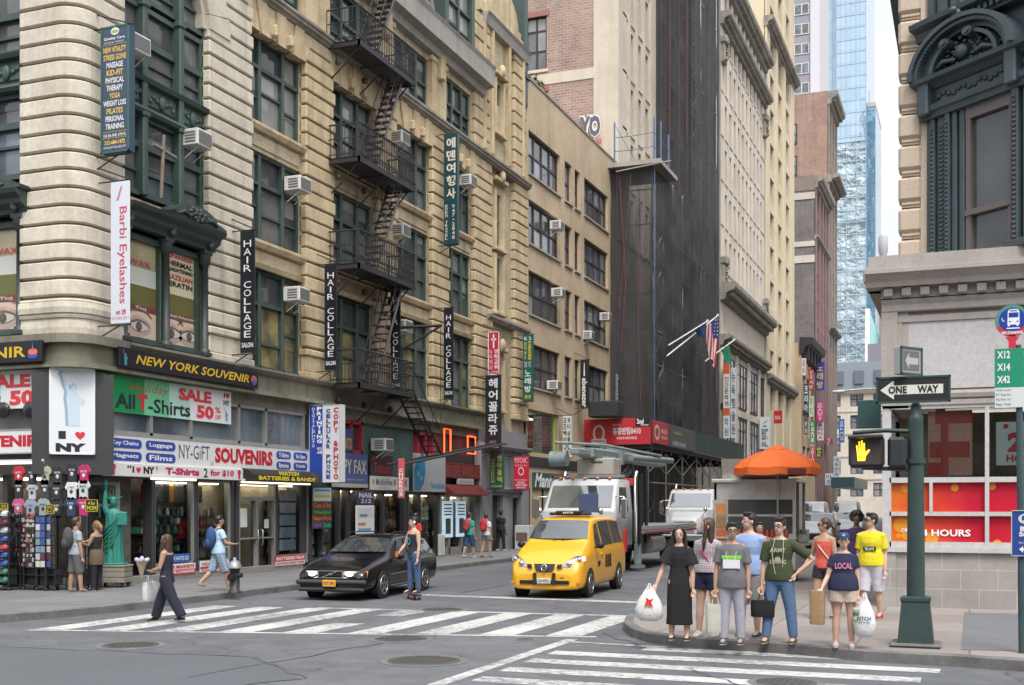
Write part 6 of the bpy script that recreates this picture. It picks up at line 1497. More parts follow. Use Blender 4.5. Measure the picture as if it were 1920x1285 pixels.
blade('green karaoke sign with yellow and white letters', 980, 999, 628, 752, (.012, .10, .085), [('h', 'K 2', .15, .85, .92, .97, (.7, .7, .68), .02), ('d', 'KARAOKE', .55, .85, .62, .9, (.66, .46, .03), .04), ('c', 'カラオケ', .12, .42, .62, .9, (.66, .46, .03), .02), ('c', '일류', .15, .45, .50, .6, (.65, .66, .6), .0), ('c', '한국', .55, .85, .50, .6, (.65, .66, .6), .0), ('c', '노래방', .2, .82, .12, .48, (.70, .7, .68), .02), ('h', '환영', .2, .8, .03, .09, (.66, .46, .03), .02)], th=.14)
blade('white sign with black Korean letters in two columns', 1055, 1071, 780, 858, (.62, .63, .60), [('c', '오즈헤어', .08, .46, .35, .97, BK, .03), ('c', '뷰티살롱', .54, .92, .35, .97, BK, .02), ('c', 'OZHAIR', .2, .8, .02, .34, BK, .03)], th=.14)
blade('black sign with white letters read downwards beside the netting', 1088, 1104, 675, 764, (.02, .02, .022), [('d', 'ebenezer', .2, .8, .0, .62, (.72, .72, .70), .03), ('poly', [(.3, 0), (.7, .0), (.55, 1), (.4, .9)], .25, .7, .66, .95, (.7, .7, .7))], th=.12)
blade('small red and white street banner on a post by the phone repair shop', 746, 758, 860, 934, (.55, .12, .13), [('c', 'CHURROS', .2, .8, .05, .75, WH, .03), ('box', '', .05, .95, .80, .98, (.6, .1, .12))], arms=False, xo=2.0, th=.03)
sign('shop_sign', 'white neon script sign on the dark shop front of the tan building', F0, 52.6, 58.5, 2.95, 3.75, .1, (.05, .09, .08), [('h', 'Manna', .02, .55, .1, .95, (.80, .82, .85), .03, .3), ('h', 'bakery', .52, .95, .2, .6, (.8, .8, .82), .02), ('box', '', .5, 1, .6, .95, (.3, .03, .03))])
yS = 60.82; x0, zt = onY(1095, 787, yS); x1, zb = onY(1220, 833, yS)
sign('shed_sign', 'red second floor noodle shop sign on the shed end', FY(yS), x0, x1, zb, zt, .05, (.52, .035, .045), [('disc', '', .14, .32, .12, .78, (.66, .60, .56)), ('disc', '', .17, .29, .2, .7, (.42, .05, .05)), ('box', '', .12, .34, .06, .24, (.68, .64, .6)), ('h', 'PAIKS', .14, .32, .10, .2, (.45, .04, .05), .03), ('h', '홍콩반점0410', .44, .86, .38, .66, (.70, .66, .64), .03), ('h', "PAIK'S NOODLE", .5, .80, .2, .3, (.70, .64, .62), .03), ('h', 'HONG KONG', .44, .56, .72, .8, (.7, .6, .6), .02), ('box', '', .78, 1, .68, 1, (.02, .02, .025)), ('h', '2nd', .80, .90, .78, .97, WH, .04), ('h', 'Floor', .86, .98, .70, .78, WH, .02)], th=.06)
sign('shed_sign', 'small red sign round the corner of the shed', FX(SHX + .03), 61.0, 64.6, 5.5, 6.72, .03, (.50, .035, .05), [('disc', '', .1, .42, .15, .85, (.65, .55, .5)), ('disc', '', .15, .37, .3, .7, (.42, .05, .05)), ('h', 'FRIED', .5, .9, .5, .7, (.7, .55, .5), .02), ('h', 'NOODLE', .5, .9, .25, .4, (.7, .55, .5), .02)], th=.03)
sign('shed_sign', 'grey stencilled board next to the small red shed sign', FX(SHX + .03), 64.8, 71.5, 5.47, 6.72, .02, (.075, .09, .09), [('h', 'PARKING', .15, .45, .62, .75, (.5, .45, .1), .02), ('h', 'OPEN 24 HR', .1, .6, .1, .3, (.5, .5, .48), .03)], th=.02)
mb = MB(); mb.box(-18.9, -17.3, 59.6, 60.8, 6.85, 7.7, .05); tag(mb.build('awning_box', worn('black_box', (.03, .032, .036), rough=.6)), 'black box awning above the red noodle sign', 'awning')
blade('dark sign with grey letters half veiled by the netting', 1152, 1163, 698, 760, (.03, .035, .04), [('d', 'ebenezer', .2, .8, .05, .95, (.3, .32, .33), .02)], th=.1, xo=1.0, arms=False)
FARS = [
 (1356, 1368, 680, 822, (.62, .63, .60), (.05, .05, .06), '인간문화센', 'white vertical sign with two orange bands on the cream building'),
 (1370, 1380, 690, 822, (.55, .57, .58), (.06, .07, .08), '뉴욕침술원', 'paler grey blue vertical sign beside the banded white one'),
 (1424, 1444, 782, 842, (.60, .62, .64), (.05, .06, .07), 'Bank of', 'white bank sign with dark letters read downwards'),
 (1503, 1511, 672, 704, (.60, .58, .55), (.4, .1, .1), '갈비', 'small white sign just under the black cornice'),
 (1507, 1516, 720, 776, (.03, .05, .08), (.7, .7, .7), '코리아', 'dark navy vertical sign on the low building'),
 (1516, 1525, 693, 732, (.42, .04, .05), (.7, .6, .55), '한국식당', 'red vertical sign on the low building'),
 (1529, 1546, 679, 732, (.03, .06, .30), (.66, .42, .05), '노래방', 'large blue sign with orange Korean letters'),
 (1517, 1525, 743, 782, (.55, .60, .50), (.05, .3, .2), '뷰티', 'pale green vertical sign under the red one'),
 (1531, 1544, 753, 790, (.50, .04, .20), (.75, .6, .65), 'BEAUTY', 'pink vertical sign under the blue one'),
 (1519, 1528, 788, 832, (.03, .24, .07), (.7, .7, .68), 'kang', 'bright green vertical sign'),
 (1532, 1544, 792, 826, (.62, .60, .62), (.2, .05, .1), 'ANNA', 'white sign with dark red letters under the pink one'),
 (1519, 1528, 838, 866, (.48, .03, .05), (.74, .7, .68), '2010', 'red sign with white numbers under the green one'),
 (1530, 1542, 838, 858, (.04, .05, .05), (.55, .55, .1), 'BAR', 'dark sign with yellowish letters low on the street'),
 (1573, 1583, 786, 830, (.05, .13, .38), (.6, .65, .7), '은행', 'blue and white bank sign far down the street'),
 (1563, 1574, 856, 896, (.55, .58, .6), (.05, .1, .3), '대동면옥', 'white and blue sign far down the street'),
 (1547, 1562, 888, 910, (.60, .60, .58), (.1, .15, .35), '마트', 'small white low sign above the parked vans'),
 (1508, 1514, 775, 815, (.05, .055, .06), (.6, .6, .6), '미용실', 'thin black vertical sign with grey letters'),
 (1549, 1561, 820, 835, (.25, .05, .06), (.6, .5, .45), 'GRILL', 'oval dark red hanging sign'),
]
for px0, px1, t0, b0, gc, lc, s_, lab in FARS:
 tx = [('d', s_, .18, .82, .06, .62, lc, .02)] if s_ == 'Bank of' else [('c', s_, .16, .84, .04, .96, lc, .02)]
 if s_ == 'Bank of': tx += [('poly', [(0, 0), (.4, .5), (1, 1), (1, .6), (.5, .2)], .25, .75, .78, .9, (.15, .4, .1)), ('poly', [(0, .2), (.4, .7), (.9, .3), (.9, 0)], .25, .75, .68, .78, (.02, .25, .22))]
 if px0 == 1356: tx = [('c', s_, .16, .84, .42, .82, lc, .02), ('box', '', 0, 1, .85, 1, (.55, .10, .03)), ('box', '', 0, 1, .30, .40, (.55, .10, .03)), ('c', '학원', .16, .84, .02, .28, (.05, .2, .35), .02)]
 blade(lab, px0, px1, t0, b0, gc, tx, th=.3, arms=False, xo=.3)
blade('dark red bank sign beside the white one', 1451, 1466, 770, 794, (.42, .02, .03), [('h', 'BANK', .15, .85, .3, .6, (.6, .5, .5), .02)], th=.3, arms=False, xo=.9)
sign('shed_sign', 'dark green shed front over the far pavement', FY(165), *(lambda a, b: (a[0], b[0], b[1], a[1]))(onY(1558, 895, 165), onY(1602, 914, 165)), 0, (.03, .07, .08), (), th=22)
# ================================================================ fire escape
fe = thing('fire_escape', 'black iron fire escape with zigzag stairs on the corner building', 'fire escape', (-18.9, 35.4, 6))
U0, U1, OX = 33.4, 37.5, 1.2
LV = [6.1, 9.95, 13.4, 17.15]
for z in LV:
 mb = MB(F0); 
 for i in range(9): mb.box(U0, U1, .04 + i * .13, .145 + i * .13, z - .03, z)
 for a, b, c, d in ((U0, U1, 0, .06), (U0, U1, OX - .06, OX), (U0, U0 + .06, 0, OX), (U1 - .06, U1, 0, OX)): mb.box(a, b, c, d, z - .16, z + .01)
 mb.build('platform', M['dark_iron'], fe)
 for u in (U0 + .2, 35.4, U1 - .2):
  mb = MB(F0); mb.tube([(u, 0, z - 1.1), (u, .5, z - .7), (u, OX - .1, z - .1)], .028, 5); mb.tube([(u, 0, z - .1), (u, OX, z - .1)], .03, 5); mb.ball((u, .3, z - .55), (.03, .12, .12), 6, 5); mb.build('bracket', M['dark_iron'], fe)
 mb = MB(F0)
 for h in (.12, .62, 1.08): mb.tube([(U0, 0, z + h), (U0, OX, z + h), (U1, OX, z + h), (U1, 0, z + h)], .03 if h > 1 else .02, 4, smooth=False)
 k = int((U1 - U0) / .125)
 for i in range(k + 1): mb.box(U0 + i * .125 - .012, U0 + i * .125 + .012, OX - .012, OX + .012, z, z + 1.08)
 for i in range(9):
  for u in (U0, U1): mb.box(u - .008, u + .008, i * .135 - .008, i * .135 + .008, z, z + 1.08)
 mb.build('railing', M['dark_iron'], fe)
def stairs(ua, za, ub, zb, o0, o1, n, rail=True):
 mb = MB(F0)
 for o in (o0, o1): mb.tube([(ua, o, za), (ub, o, zb)], .05, 4, smooth=False)
 for i in range(1, n): t = i / n; u = ua + (ub - ua) * t; z = za + (zb - za) * t; mb.box(u - .11, u + .11, o0, o1, z - .015, z + .015)
 if rail:
  for o in (o0, o1):
   mb.tube([(ua, o, za + .85), (ub, o, zb + .85)], .02, 4)
   for i in (0, n // 3, 2 * n // 3, n): t = i / n; u = ua + (ub - ua) * t; z = za + (zb - za) * t; mb.tube([(u, o, z), (u, o, z + .85)], .014, 4)
 mb.build('stair', M['dark_iron'], fe)
for i in range(3): stairs(36.95, LV[i + 1], 34.9, LV[i], .45, 1.0, 14)
stairs(36.95, 20.9, 34.9, LV[3], .45, 1.0, 14)
stairs(37.6, 6.05, 40.0, 3.95, .5, 1.1, 11)
stairs(36.3, 3.55, 46.0, 4.75, .7, 1.25, 26, False)
mb = MB(F0); mb.tube([(37.6, 0, 8.5), (38.0, 2.0, 8.55)], .06, 5); mb.tube([(37.6, 0, 7.4), (38.0, 1.9, 8.5)], .045, 5); mb.tube([(38.0, 1.95, 8.5), (38.0, 1.95, 4.2)], .012, 4); mb.build('davit', M['dark_iron'], fe)
# ================================================================ air conditioners
acp = None
def ac(label, px0, px1, t0, b0, frame='x', k=1.0, u=None, z=None):
 global acp
 if u is None: u, z = onX((px0 + px1) / 2, b0, XL + .25)
 if acp is None:
  acp = thing('air_conditioner', label, 'air conditioner', (XL, u, z), 0, 'window air conditioners')
  mb = MB(); mb.box(-.1, .48, -.33, .33, 0, .44, .02); mb.build('case', M['ac_white'], acp, 0)
  mb = MB(); mb.box(.48, .49, -.28, .28, .05, .39); 
  for s in (-1, 1):
   for i in range(4): mb.box(.06, .4, s * .332 - .004, s * .332 + .004, .07 + i * .08, .12 + i * .08)
  mb.build('grille', M['ac_grille'], acp, 0)
  mb = MB(); mb.tube([(-.05, -.2, -.3), (.4, -.2, -.01)], .015, 4); mb.tube([(-.05, .2, -.3), (.4, .2, -.01)], .015, 4); mb.build('bracket', M['white_paint'], acp, 0)
 else: copy_tree(acp, None, (XL - .02 + rnd.uniform(-.03, .05), u, z), rnd.uniform(-.03, .03), label)
ac('white air conditioner in the tall green bay facing the wooden cross', 350, 393, 238, 278)
ac('small white air conditioner peeping from behind the dark blue sign', 247, 262, 75, 102)
ac('white air conditioner in the second floor window right of the first black banner', 543, 580, 327, 361)
ac('white air conditioner low over the salon poster window', 540, 580, 535, 567)
ac('white air conditioner at the window top right of the upper fire escape', 742, 758, 250, 272)
ac('grey white air conditioner right of the middle fire escape landing', 740, 765, 420, 445)
ac('air conditioner at the lit window beside the fire escape banner', 750, 762, 600, 624)
ac('air conditioner right of the green Korean travel sign', 872, 890, 333, 350)
ac('air conditioner high under the topmost fire escape landing', 688, 712, 96, 118)
ac('white air conditioner at the second window row of the tan building', 1035, 1058, 407, 432)
ac('white air conditioner at the third window row of the tan building', 1037, 1060, 535, 558)
ac('large white air conditioner by the slit windows of the tan building', 1095, 1115, 612, 637)
ac('white air conditioner at the right edge of the tan building beside the net', 1130, 1144, 582, 602)
ac('low white air conditioner over the lit corner shop of the tan building', 1035, 1050, 718, 731)
ac('beige air conditioner over the tattoo sign', 702, 735, 822, 846)
ac('air conditioner high on the slate roof dormer', 778, 800, 0, 24)
mb = MB(F0); a, b = onX(302, 372, XL + .2), onX(306, 254, XL + .2); mb.tube([(a[0], .2, a[1]), (b[0], .22, b[1])], .05, 6); z = onX(304, 278, XL + .2)[1]; mb.tube([(a[0] - .3, .2, z), (a[0] + .55, .24, z - .12)], .045, 6)
tag(mb.build('wooden_cross', worn('grey_wood', (.22, .18, .14), rough=.8)), 'weathered wooden cross leaning before the tall green bay', 'cross')
# ================================================================ flags on the netted scaffold
def flag(label, p0, p1, cols, x, w_, drop, seed):
 t = thing('flag', label, 'flag', (x, p0[0], p0[1]), 0, 'flags slanting out from the netted building')
 mb = MB(); mb.tube([(x, p0[0], p0[1]), (x + 1.4, p1[0], p1[1])], .045, 6); mb.ball((x + 1.42, p1[0] + .05, p1[1] + .05), .09, 8, 6); mb.build('pole', M['white_paint'], t)
 d = Vector((1.4, p1[0] - p0[0], p1[1] - p0[1])).normalized()
 tip = Vector((x + 1.4, p1[0], p1[1])) - d * .3
 nu, nv = 14, 26
 mb = MB(); V = []
 for j in range(nv + 1):
  for i in range(nu + 1):
   s_, v = i / nu, j / nv
   p = tip - d * w_ * s_ * (1 - .35 * v) + Vector((.12 * math.sin(s_ * 9 + seed + v * 3), .1 * math.sin(s_ * 12 + seed) - .7 * v * (1 - s_) * .3, -drop * v * (1 - .35 * s_)))
   V.append(p)
 F = []; mi = []
 me = MB(); me.v = [tuple(p) for p in V]
 for j in range(nv):
  for i in range(nu):
   a = j * (nu + 1) + i
   me.f.append([a, a + 1, a + nu + 2, a + nu + 1]); me.s.append(True)
   if len(cols) == 3:
    me.m.append(0 if (j < nv * .4 and i < 8) else (1 if i % 2 == 0 else 2))
   else: me.m.append(0)
 me.build('cloth', [plain('flag_cloth', c, .8) for c in cols], t)
 if len(cols) == 3:
  st = MB()
  for j in range(1, 10, 2):
   for i in range(1, 8, 2):
    p = V[j * (nu + 1) + i]; st.ball(tuple(p + Vector((.03, 0, 0))), (.03, .05, .05), 6, 4)
  st.build('stars', paint(WH), t)
flag('stars and stripes flag hanging folded from a white pole', onX(1250, 668, -16.7), onX(1325, 594, -16.0), [(.03, .05, .22), (.55, .03, .06), (.72, .70, .68)], -16.7, 1.7, 3.3, .4)
flag('small dark blue flag rolled on the upper pole', onX(1253, 648, -16.8), onX(1296, 605, -16.4), [(.03, .06, .22)], -16.8, 1.3, .9, 2)
flag('small green flag behind the stars and stripes', onX(1322, 678, -16.8), onX(1349, 640, -16.4), [(.03, .22, .12)], -16.8, 1.5, 1.6, 4)
# ================================================================ street furniture
M['pole_green'] = worn('pole_green', (.035, .060, .058), (.022, .036, .036), scale=4, rough=.45, bump=.1, coord='o')
px_, py_ = -.70, 17.33
tp = thing('signal_pole', 'dark green traffic signal pole with a square flared base on the corner', 'pole', (px_, py_, .15))
mb = MB(); mb.lathe([(.125, .55), (.118, 1.4), (.106, 2.6), (.098, 3.15), (.10, 3.2), (.075, 3.24), (.07, 3.36), (.03, 3.42)], 16); mb.cyl((0, 0, 2.55), (0, 0, 2.62), .13, 16); mb.build('shaft', M['pole_green'], tp, 0)
mb = MB(); mb.loft([[(-a, -a, z), (a, -a, z), (a, a, z), (-a, a, z)] for a, z in ((.24, 0.05), (.235, .08), (.185, .62), (.20, .64), (.20, .68), (.13, .70))], True, True, False); mb.build('base', M['pole_green'], tp, 0)
mb = MB(); mb.box(-.34, .34, -.3, .3, 0, .06, .03); mb.build('footing', M['kerb_stone'], tp, 0)
mb = MB(); mb.tube([(-.85, 0, 3.0), (-.4, -.02, 3.02), (0, 0, 3.0)], .03, 8); mb.tube([(-.72, 0, 2.5), (-.3, -.02, 2.48), (0, 0, 2.46)], .03, 8); mb.build('arm', M['pole_green'], tp, 0)
FS = FY(py_ - .18)
z0, z1 = 3.54, 3.91
ow = sign('one_way_sign', 'black and white ONE WAY arrow sign facing the camera', FY(py_ - .14), -1.225, -.24, z0, z1, 0, (.70, .70, .67), [('box', '', .02, .98, .05, .95, (.022, .022, .025)), ('poly', [(0, .5), (.22, 1), (.22, .74), (1, .74), (1, .26), (.22, .26), (.22, 0)], .06, .90, .14, .86, (.66, .65, .58)), ('h', 'ONE', .17, .42, .36, .64, BK, .03), ('h', 'WAY', .56, .84, .36, .64, BK, .03)], th=.06, rim=(.028, (.03, .07, .06)))
for ch in ow.children:
 if ch.name.startswith('lettering'): ch.location.y -= .004
sx = onY(1709, 650, py_)[0]
FST = FR((sx - .13, py_ - .28), (sx + .13, py_ + .08))
sign('street_sign', 'grey backed one way sign turned edge on above the arrow sign', FST, 0, .46, 3.93, 4.32, 0, (.30, .31, .31), [('box', '', .12, .85, .15, .85, (.12, .12, .12)), ('poly', [(0, .5), (.3, 1), (.3, .7), (1, .7), (1, .3), (.3, .3), (.3, 0)], .2, .8, .2, .8, (.4, .4, .39))], th=.12, rim=(.03, (.03, .07, .06)))
ps = thing('pedestrian_signal', 'pedestrian signal with a lit amber hand', 'signal', (-1.35, py_, 2.64))
FP_ = FY(py_ - .06)
mb = MB(FP_); mb.box(-1.595, -1.115, -.12, .14, 2.645, 3.1, .05); mb.build('housing', plain('signal_black', (.018, .017, .016), .45), ps)
mb = MB(FP_); mb.box(-1.55, -1.16, .135, .145, 2.69, 3.055); mb.build('screen', plain('signal_screen', (.06, .048, .05), .35), ps)
mb = MB(FP_); mb.prof([(.14, 3.04), (.26, 3.06), (.26, 3.08), (.14, 3.1)], -1.59, -1.12); mb.build('visor', plain('visor_black', (.02, .02, .02), .5), ps)
mb = MB(FP_); hx, hz = -1.49, 2.74
mb.prism([(hx + x * .20, hz + y * .29) for x, y in ((.12, .0), (.62, 0), (.66, .22), (.95, .5), (.88, .56), (.64, .42), (.62, .5), (.60, .86), (.52, .86), (.50, .54), (.46, .54), (.45, .98), (.36, .98), (.35, .54), (.31, .54), (.27, .94), (.19, .93), (.21, .52), (.17, .51), (.10, .76), (.02, .74), (.08, .4))], .146, .152)
mb.build('hand', plain('amber_hand', (.9, .5, .02), emit=(1, .56, .02), es=1.6), ps)
bs = thing('signal_box', 'dark signal head seen from its back beside the lit hand', 'signal', (-.98, py_, 2.65)); mb = MB(FP_); mb.box(-1.07, -.82, -.14, .1, 2.64, 3.07, .04); mb.build('housing', plain('signal_dark', (.025, .03, .035), .5), bs); mb = MB(FP_); mb.prof([(-.14, 3.0), (-.3, 3.02), (-.3, 3.05), (-.14, 3.08)], -1.06, -.83); mb.build('visor', M['dark_iron'], bs)
sg = sign('road_sign', 'dark green sign back left of the one way sign', FY(py_ + .25), onY(1608, 750, py_ + .25)[0], onY(1652, 750, py_ + .25)[0], onY(1620, 804, py_ + .25)[1], onY(1620, 750, py_ + .25)[1], 0, (.035, .085, .08), (), th=.03)
bp_ = thing('bus_stop_pole', 'blue green bus stop pole at the right edge with its panels', 'bus stop', (.655, 17.0, .15))
mb = MB(); mb.tube([(.01, 0, 0), (-.05, 0, 4.1)], [.062, .04], 10); mb.build('shaft', worn('pole_blue', (.05, .085, .095), (.035, .06, .07), scale=4, rough=.4, coord='o'), bp_, 0)
bx, bz = onY(1898, 605, 16.95)
FBS = FY(16.94)
mb = MB(FBS); mb.disc((bx + .0, bz + .02), .215, .0, 32); mb.disc((bx, bz + .02), .2, -.02, 32); mb.build('disc', plain('bus_green', (.08, .25, .2), .4), bp_)
mb = MB(FBS); mb.add([(bx + .205 * math.cos(t), .003, bz + .02 + .205 * math.sin(t)) for t in [PI * 1.1 + PI * .8 * k / 14 for k in range(15)]] , [tuple(range(15))]); mb.box(bx - .045, bx + .045, -.02, .003, bz - .36, bz - .17); mb.add([(bx - .09, .0025, bz - .19), (bx + .09, .0025, bz - .19), (bx + .04, .0025, bz - .26), (bx - .04, .0025, bz - .26)], [(0, 1, 2, 3)]); mb.build('red_band', plain('bus_red', (.55, .03, .05), .4), bp_)
mb = MB(FBS); mb.disc((bx, bz + .035), .165, .0045, 28, .16); mb.build('blue_field', plain('bus_blue', (.01, .045, .30), .4), bp_)
mb = MB(FBS); mb.prism([(bx - .06, bz - .03), (bx + .09, bz - .03), (bx + .085, bz + .15), (bx + .06, bz + .175), (bx - .035, bz + .175), (bx - .055, bz + .15)], .005, .006); mb.box(bx - .055, bx - .03, .005, .006, bz - .05, bz - .03); mb.box(bx + .05, bx + .075, .005, .006, bz - .05, bz - .03); mb.box(bx - .07, bx + .09, .005, .006, bz - .085, bz - .07); mb.tube([(bx - .13, .005, bz + .06), (bx - .12, .005, bz + .02), (bx - .095, .005, bz + .02)], .008, 5); put_text(mb, 'NO STANDING', bx - .13, bx + .13, bz - .155, bz - .115, .0052, .03); mb.build('bus_print', plain('bus_white', (.75, .76, .76), .4), bp_)
mb = MB(FBS); mb.box(bx - .045, bx + .075, .0065, .007, bz + .065, bz + .13); mb.box(bx - .03, bx + .06, .0065, .007, bz + .145, bz + .16); mb.disc((bx - .03, bz + .01), .012, .007, 8); mb.disc((bx + .065, bz + .01), .012, .007, 8); mb.build('bus_window', plain('bus_blue2', (.01, .05, .32), .3), bp_)
rx0, rz1 = onY(1865, 655, 16.93); rz0 = onY(1865, 765, 16.93)[1]
rx1 = rx0 + .56
mb = MB(FY(16.93)); mb.box(rx0, rx1, -.01, .0, rz0 + .27, rz1); mb.build('route_panel', plain('route_green', (.015, .26, .15), .4), bp_)
mb = MB(FY(16.93)); mb.box(rx0 + .004, rx1, -.01, .0, rz0, rz0 + .266); mb.build('route_text_panel', plain('route_white', (.62, .66, .65), .4), bp_)
mb = MB(FY(16.93))
for i, s_ in enumerate(('X12', 'X14', 'X42')): put_text(mb, s_, rx0 + .03, rx0 + .19, rz1 - .13 - i * .165, rz1 - .03 - i * .165, .006, .03)
for i, s_ in enumerate(('Manhattan', 'Port Rich.', 'Mariners')): put_text(mb, s_, rx0 + .36, rx0 + .55, rz1 - .11 - i * .165, rz1 - .05 - i * .165, .006)
mb.build('route_number', plain('bus_white2', (.75, .77, .76), .4), bp_)
mb = MB(FY(16.93))
for i, s_ in enumerate(('Stay Lost', 'RT Express', 'Big Rice Sts', 'New York')): put_text(mb, s_, rx0 + .02, rx0 + .20, rz0 + .215 - i * .062, rz0 + .25 - i * .062, .006)
mb.build('route_small_text', plain('route_ink', (.08, .13, .12), .5), bp_)
bx0, bz1 = onY(1896, 957, 16.92); bz0 = onY(1896, 1043, 16.92)[1]
sign('bus_sign', 'blue Bus Stop sign with a double arrow on the pole', FY(16.92), bx0, bx0 + .34, bz0, bz1, 0, (.025, .065, .27), [('disc', '', .25, .85, .70, .93, (.6, .62, .62)), ('box', '', .38, .72, .78, .88, (.025, .065, .27)), ('h', 'Bus', .32, .78, .54, .65, WH, .04), ('h', 'Stop', .28, .84, .40, .53, WH, .04), ('h', 'NO STANDING', .28, .86, .27, .32, (.6, .62, .66), .0), ('poly', [(0, .5), (.25, 1), (.25, .65), (.75, .65), (.75, 1), (1, .5), (.75, 0), (.75, .35), (.25, .35), (.25, 0)], .28, .86, .08, .22, WH)], th=.02, rim=(.01, (.5, .52, .5)))
x_, z_ = onY(1572, 735, 75); t = thing('street_lamp', 'cobra head street lamp on a thin arm above the far street', 'street lamp', (x_, 75, z_)); mb = MB(); mb.ball((x_, 75, z_), (.42, .2, .12), 12, 8); mb.build('head', M['white_paint'], t); mb = MB(); mb.tube([(x_ + .4, 75, z_ + .06), (x_ + 2, 75.2, z_ + .15), (x_ + 4.5, 75.5, z_ - .3)], .05, 6); mb.tube([(x_ + 4.5, 75.5, z_ - .3), (x_ + 4.5, 75.5, .15)], .1, 8); mb.build('mast', M['steel'], t)
hx, hy = onZ(440, 1112, .15)
hy_ = thing('fire_hydrant', 'black fire hydrant with a silver cap by the kerb', 'hydrant', (hx, hy, .15))
mb = MB(); mb.lathe([(.15, 0), (.15, .04), (.115, .05), (.11, .52), (.13, .53), (.13, .56)], 16); mb.build('barrel', worn('hydrant_black', (.035, .035, .038), (.02, .02, .02), scale=8, rough=.5, coord='o'), hy_, 0)
mb = MB(); mb.lathe([(.165, .56), (.16, .6), (.12, .68), (.07, .73), (.03, .74), (.03, .8), (.0, .8)], 16); mb.build('cap', worn('hydrant_silver', (.34, .34, .34), (.2, .2, .2), scale=8, rough=.4, metal=.5, coord='o'), hy_, 0)
mb = MB(); mb.cyl((0, 0, .36), (.02, -.2, .36), .085, 12); mb.cyl((.02, -.19, .36), (.025, -.215, .36), .06, 10); mb.build('nozzle', M['black'], hy_, 0)
mb = MB(); mb.cyl((0, 0, .40), (.19, .0, .40), .055, 10); mb.build('nozzle', M['dark_iron'], hy_, 0)
def aboard(label, px0, px1, base, top, name='sandwich_board', col_=(.60, .64, .66), prints=(), h=None):
 a = onZ(px0, base, .15); b = onZ(px1, base - 3, .15); d = math.hypot(b[0] - a[0], b[1] - a[1])
 Fm = FR(a, b); z1 = onX((px0 + px1) / 2, top, (a[0] + b[0]) / 2)[1]
 t = thing(name, label, 'board', (a[0], a[1], .15))
 lean = .22
 for k, s in enumerate((0, 1)):
  mb = MB(Fm); o0, o1 = (.0, -lean) if s == 0 else (-2 * lean, -lean)
  mb.add([(0, o0, .17), (d, o0, .17), (d, o1, z1), (0, o1, z1), (0, o0 - .03, .17), (d, o0 - .03, .17), (d, o1 - .03, z1), (0, o1 - .03, z1)], [(0, 1, 2, 3), (7, 6, 5, 4), (0, 4, 5, 1), (1, 5, 6, 2), (2, 6, 7, 3), (3, 7, 4, 0)])
  mb.build('panel', paint(col_ if s == 0 else (.05, .05, .05), .5), t)
 for cc, rows in prints:
  mb = MB(Fm)
  for a0, b0, c0, d0 in rows: 
   f = lambda u, v: (d * u, -lean * v + .006, .17 + (z1 - .17) * v)
   mb.add([f(a0, c0), f(b0, c0), f(b0, d0), f(a0, d0)], [(0, 1, 2, 3)])
  mb.build('print', paint(cc, .5), t)
aboard('white and blue price board standing before the copy shop', 572, 612, 1063, 1006, prints=(((.04, .22, .5), [(.05, .6, .45, .52), (.05, .8, .33, .37), (.05, .5, .62, .66), (.1, .5, .16, .24)]), ((.6, .25, .05), [(.6, .95, .85, .97)]), ((.55, .06, .06), [(.6, .9, .64, .68), (.6, .9, .16, .24)]), ((.2, .3, .4), [(.05, .95, .55, .565), (.05, .9, .28, .295), (.05, .9, .72, .735)])))
F_LED = facefit(586, 622, 913, 992, .1)
sign('lit_sign', 'white paper list over bright orange and green lettering beside the copy shop', F0, F_LED[0], F_LED[1], F_LED[2], F_LED[3], .1, (.05, .06, .06), [('box', '', .03, .97, .66, .98, (.62, .66, .68)), ('box', '', .1, .9, .90, .94, (.05, .3, .45)), ('box', '', .1, .9, .75, .81, (.6, .55, .05)), ('h', 'Copy & Fax', .05, .95, .47, .62, (.75, .16, .03), .03), ('h', 'Wedding', .05, .95, .33, .44, (.1, .5, .08), .03), ('h', 'PassportPhoto', .03, .97, .17, .31, (.75, .16, .03), .03), ('h', 'Quick', .05, .45, .03, .14, (.3, .1, .5), .03), ('h', 'Studio', .55, .95, .03, .14, (.05, .5, .25), .03)], th=.03)
for lab, q, tx in (('white leaflet holder board by the copy shop door', (668, 702, 948, 1002), [('box', '', .1, .9, .55, .9, (.5, .52, .54)), ('box', '', .2, .6, .6, .7, (.1, .2, .3)), ('box', '', .1, .8, .1, .2, (.15, .3, .45)), ('box', '', .1, .5, .3, .4, (.5, .2, .1))]), ('dark notice with white letters above the leaflet board', (670, 702, 920, 946), [('h', 'NAIL', .1, .9, .5, .85, (.6, .6, .65), .02), ('h', '212', .2, .8, .1, .4, (.5, .5, .6), .02)])):
 f = facefit(*q, .25); sign('notice_board', lab, F0, f[0], f[1], f[2], f[3], .25, (.62, .63, .62) if 'white leaflet' in lab else (.03, .025, .06), tx, th=.04)
t = thing('planter_box', 'grey planter box with a white plant outside the bar', 'planter', (*onZ(815, 1042, .15), .15)); mb = MB(); mb.box(-.35, .35, -.25, .25, 0, .85, .03); mb.build('box', M['ac_white'], t, 0); mb = MB()
for k in range(26): a = rnd.uniform(0, 6.28); q = rnd.uniform(.05, .42); mb.tube([(0, 0, .85), (q * .6 * math.cos(a), q * .6 * math.sin(a), 1.05), (q * math.cos(a), q * math.sin(a), rnd.uniform(.8, 1.15))], [.02, .025, .004], 4)
mb.build('leaves', plain('pale_leaf', (.32, .36, .28), .6), t, 0)
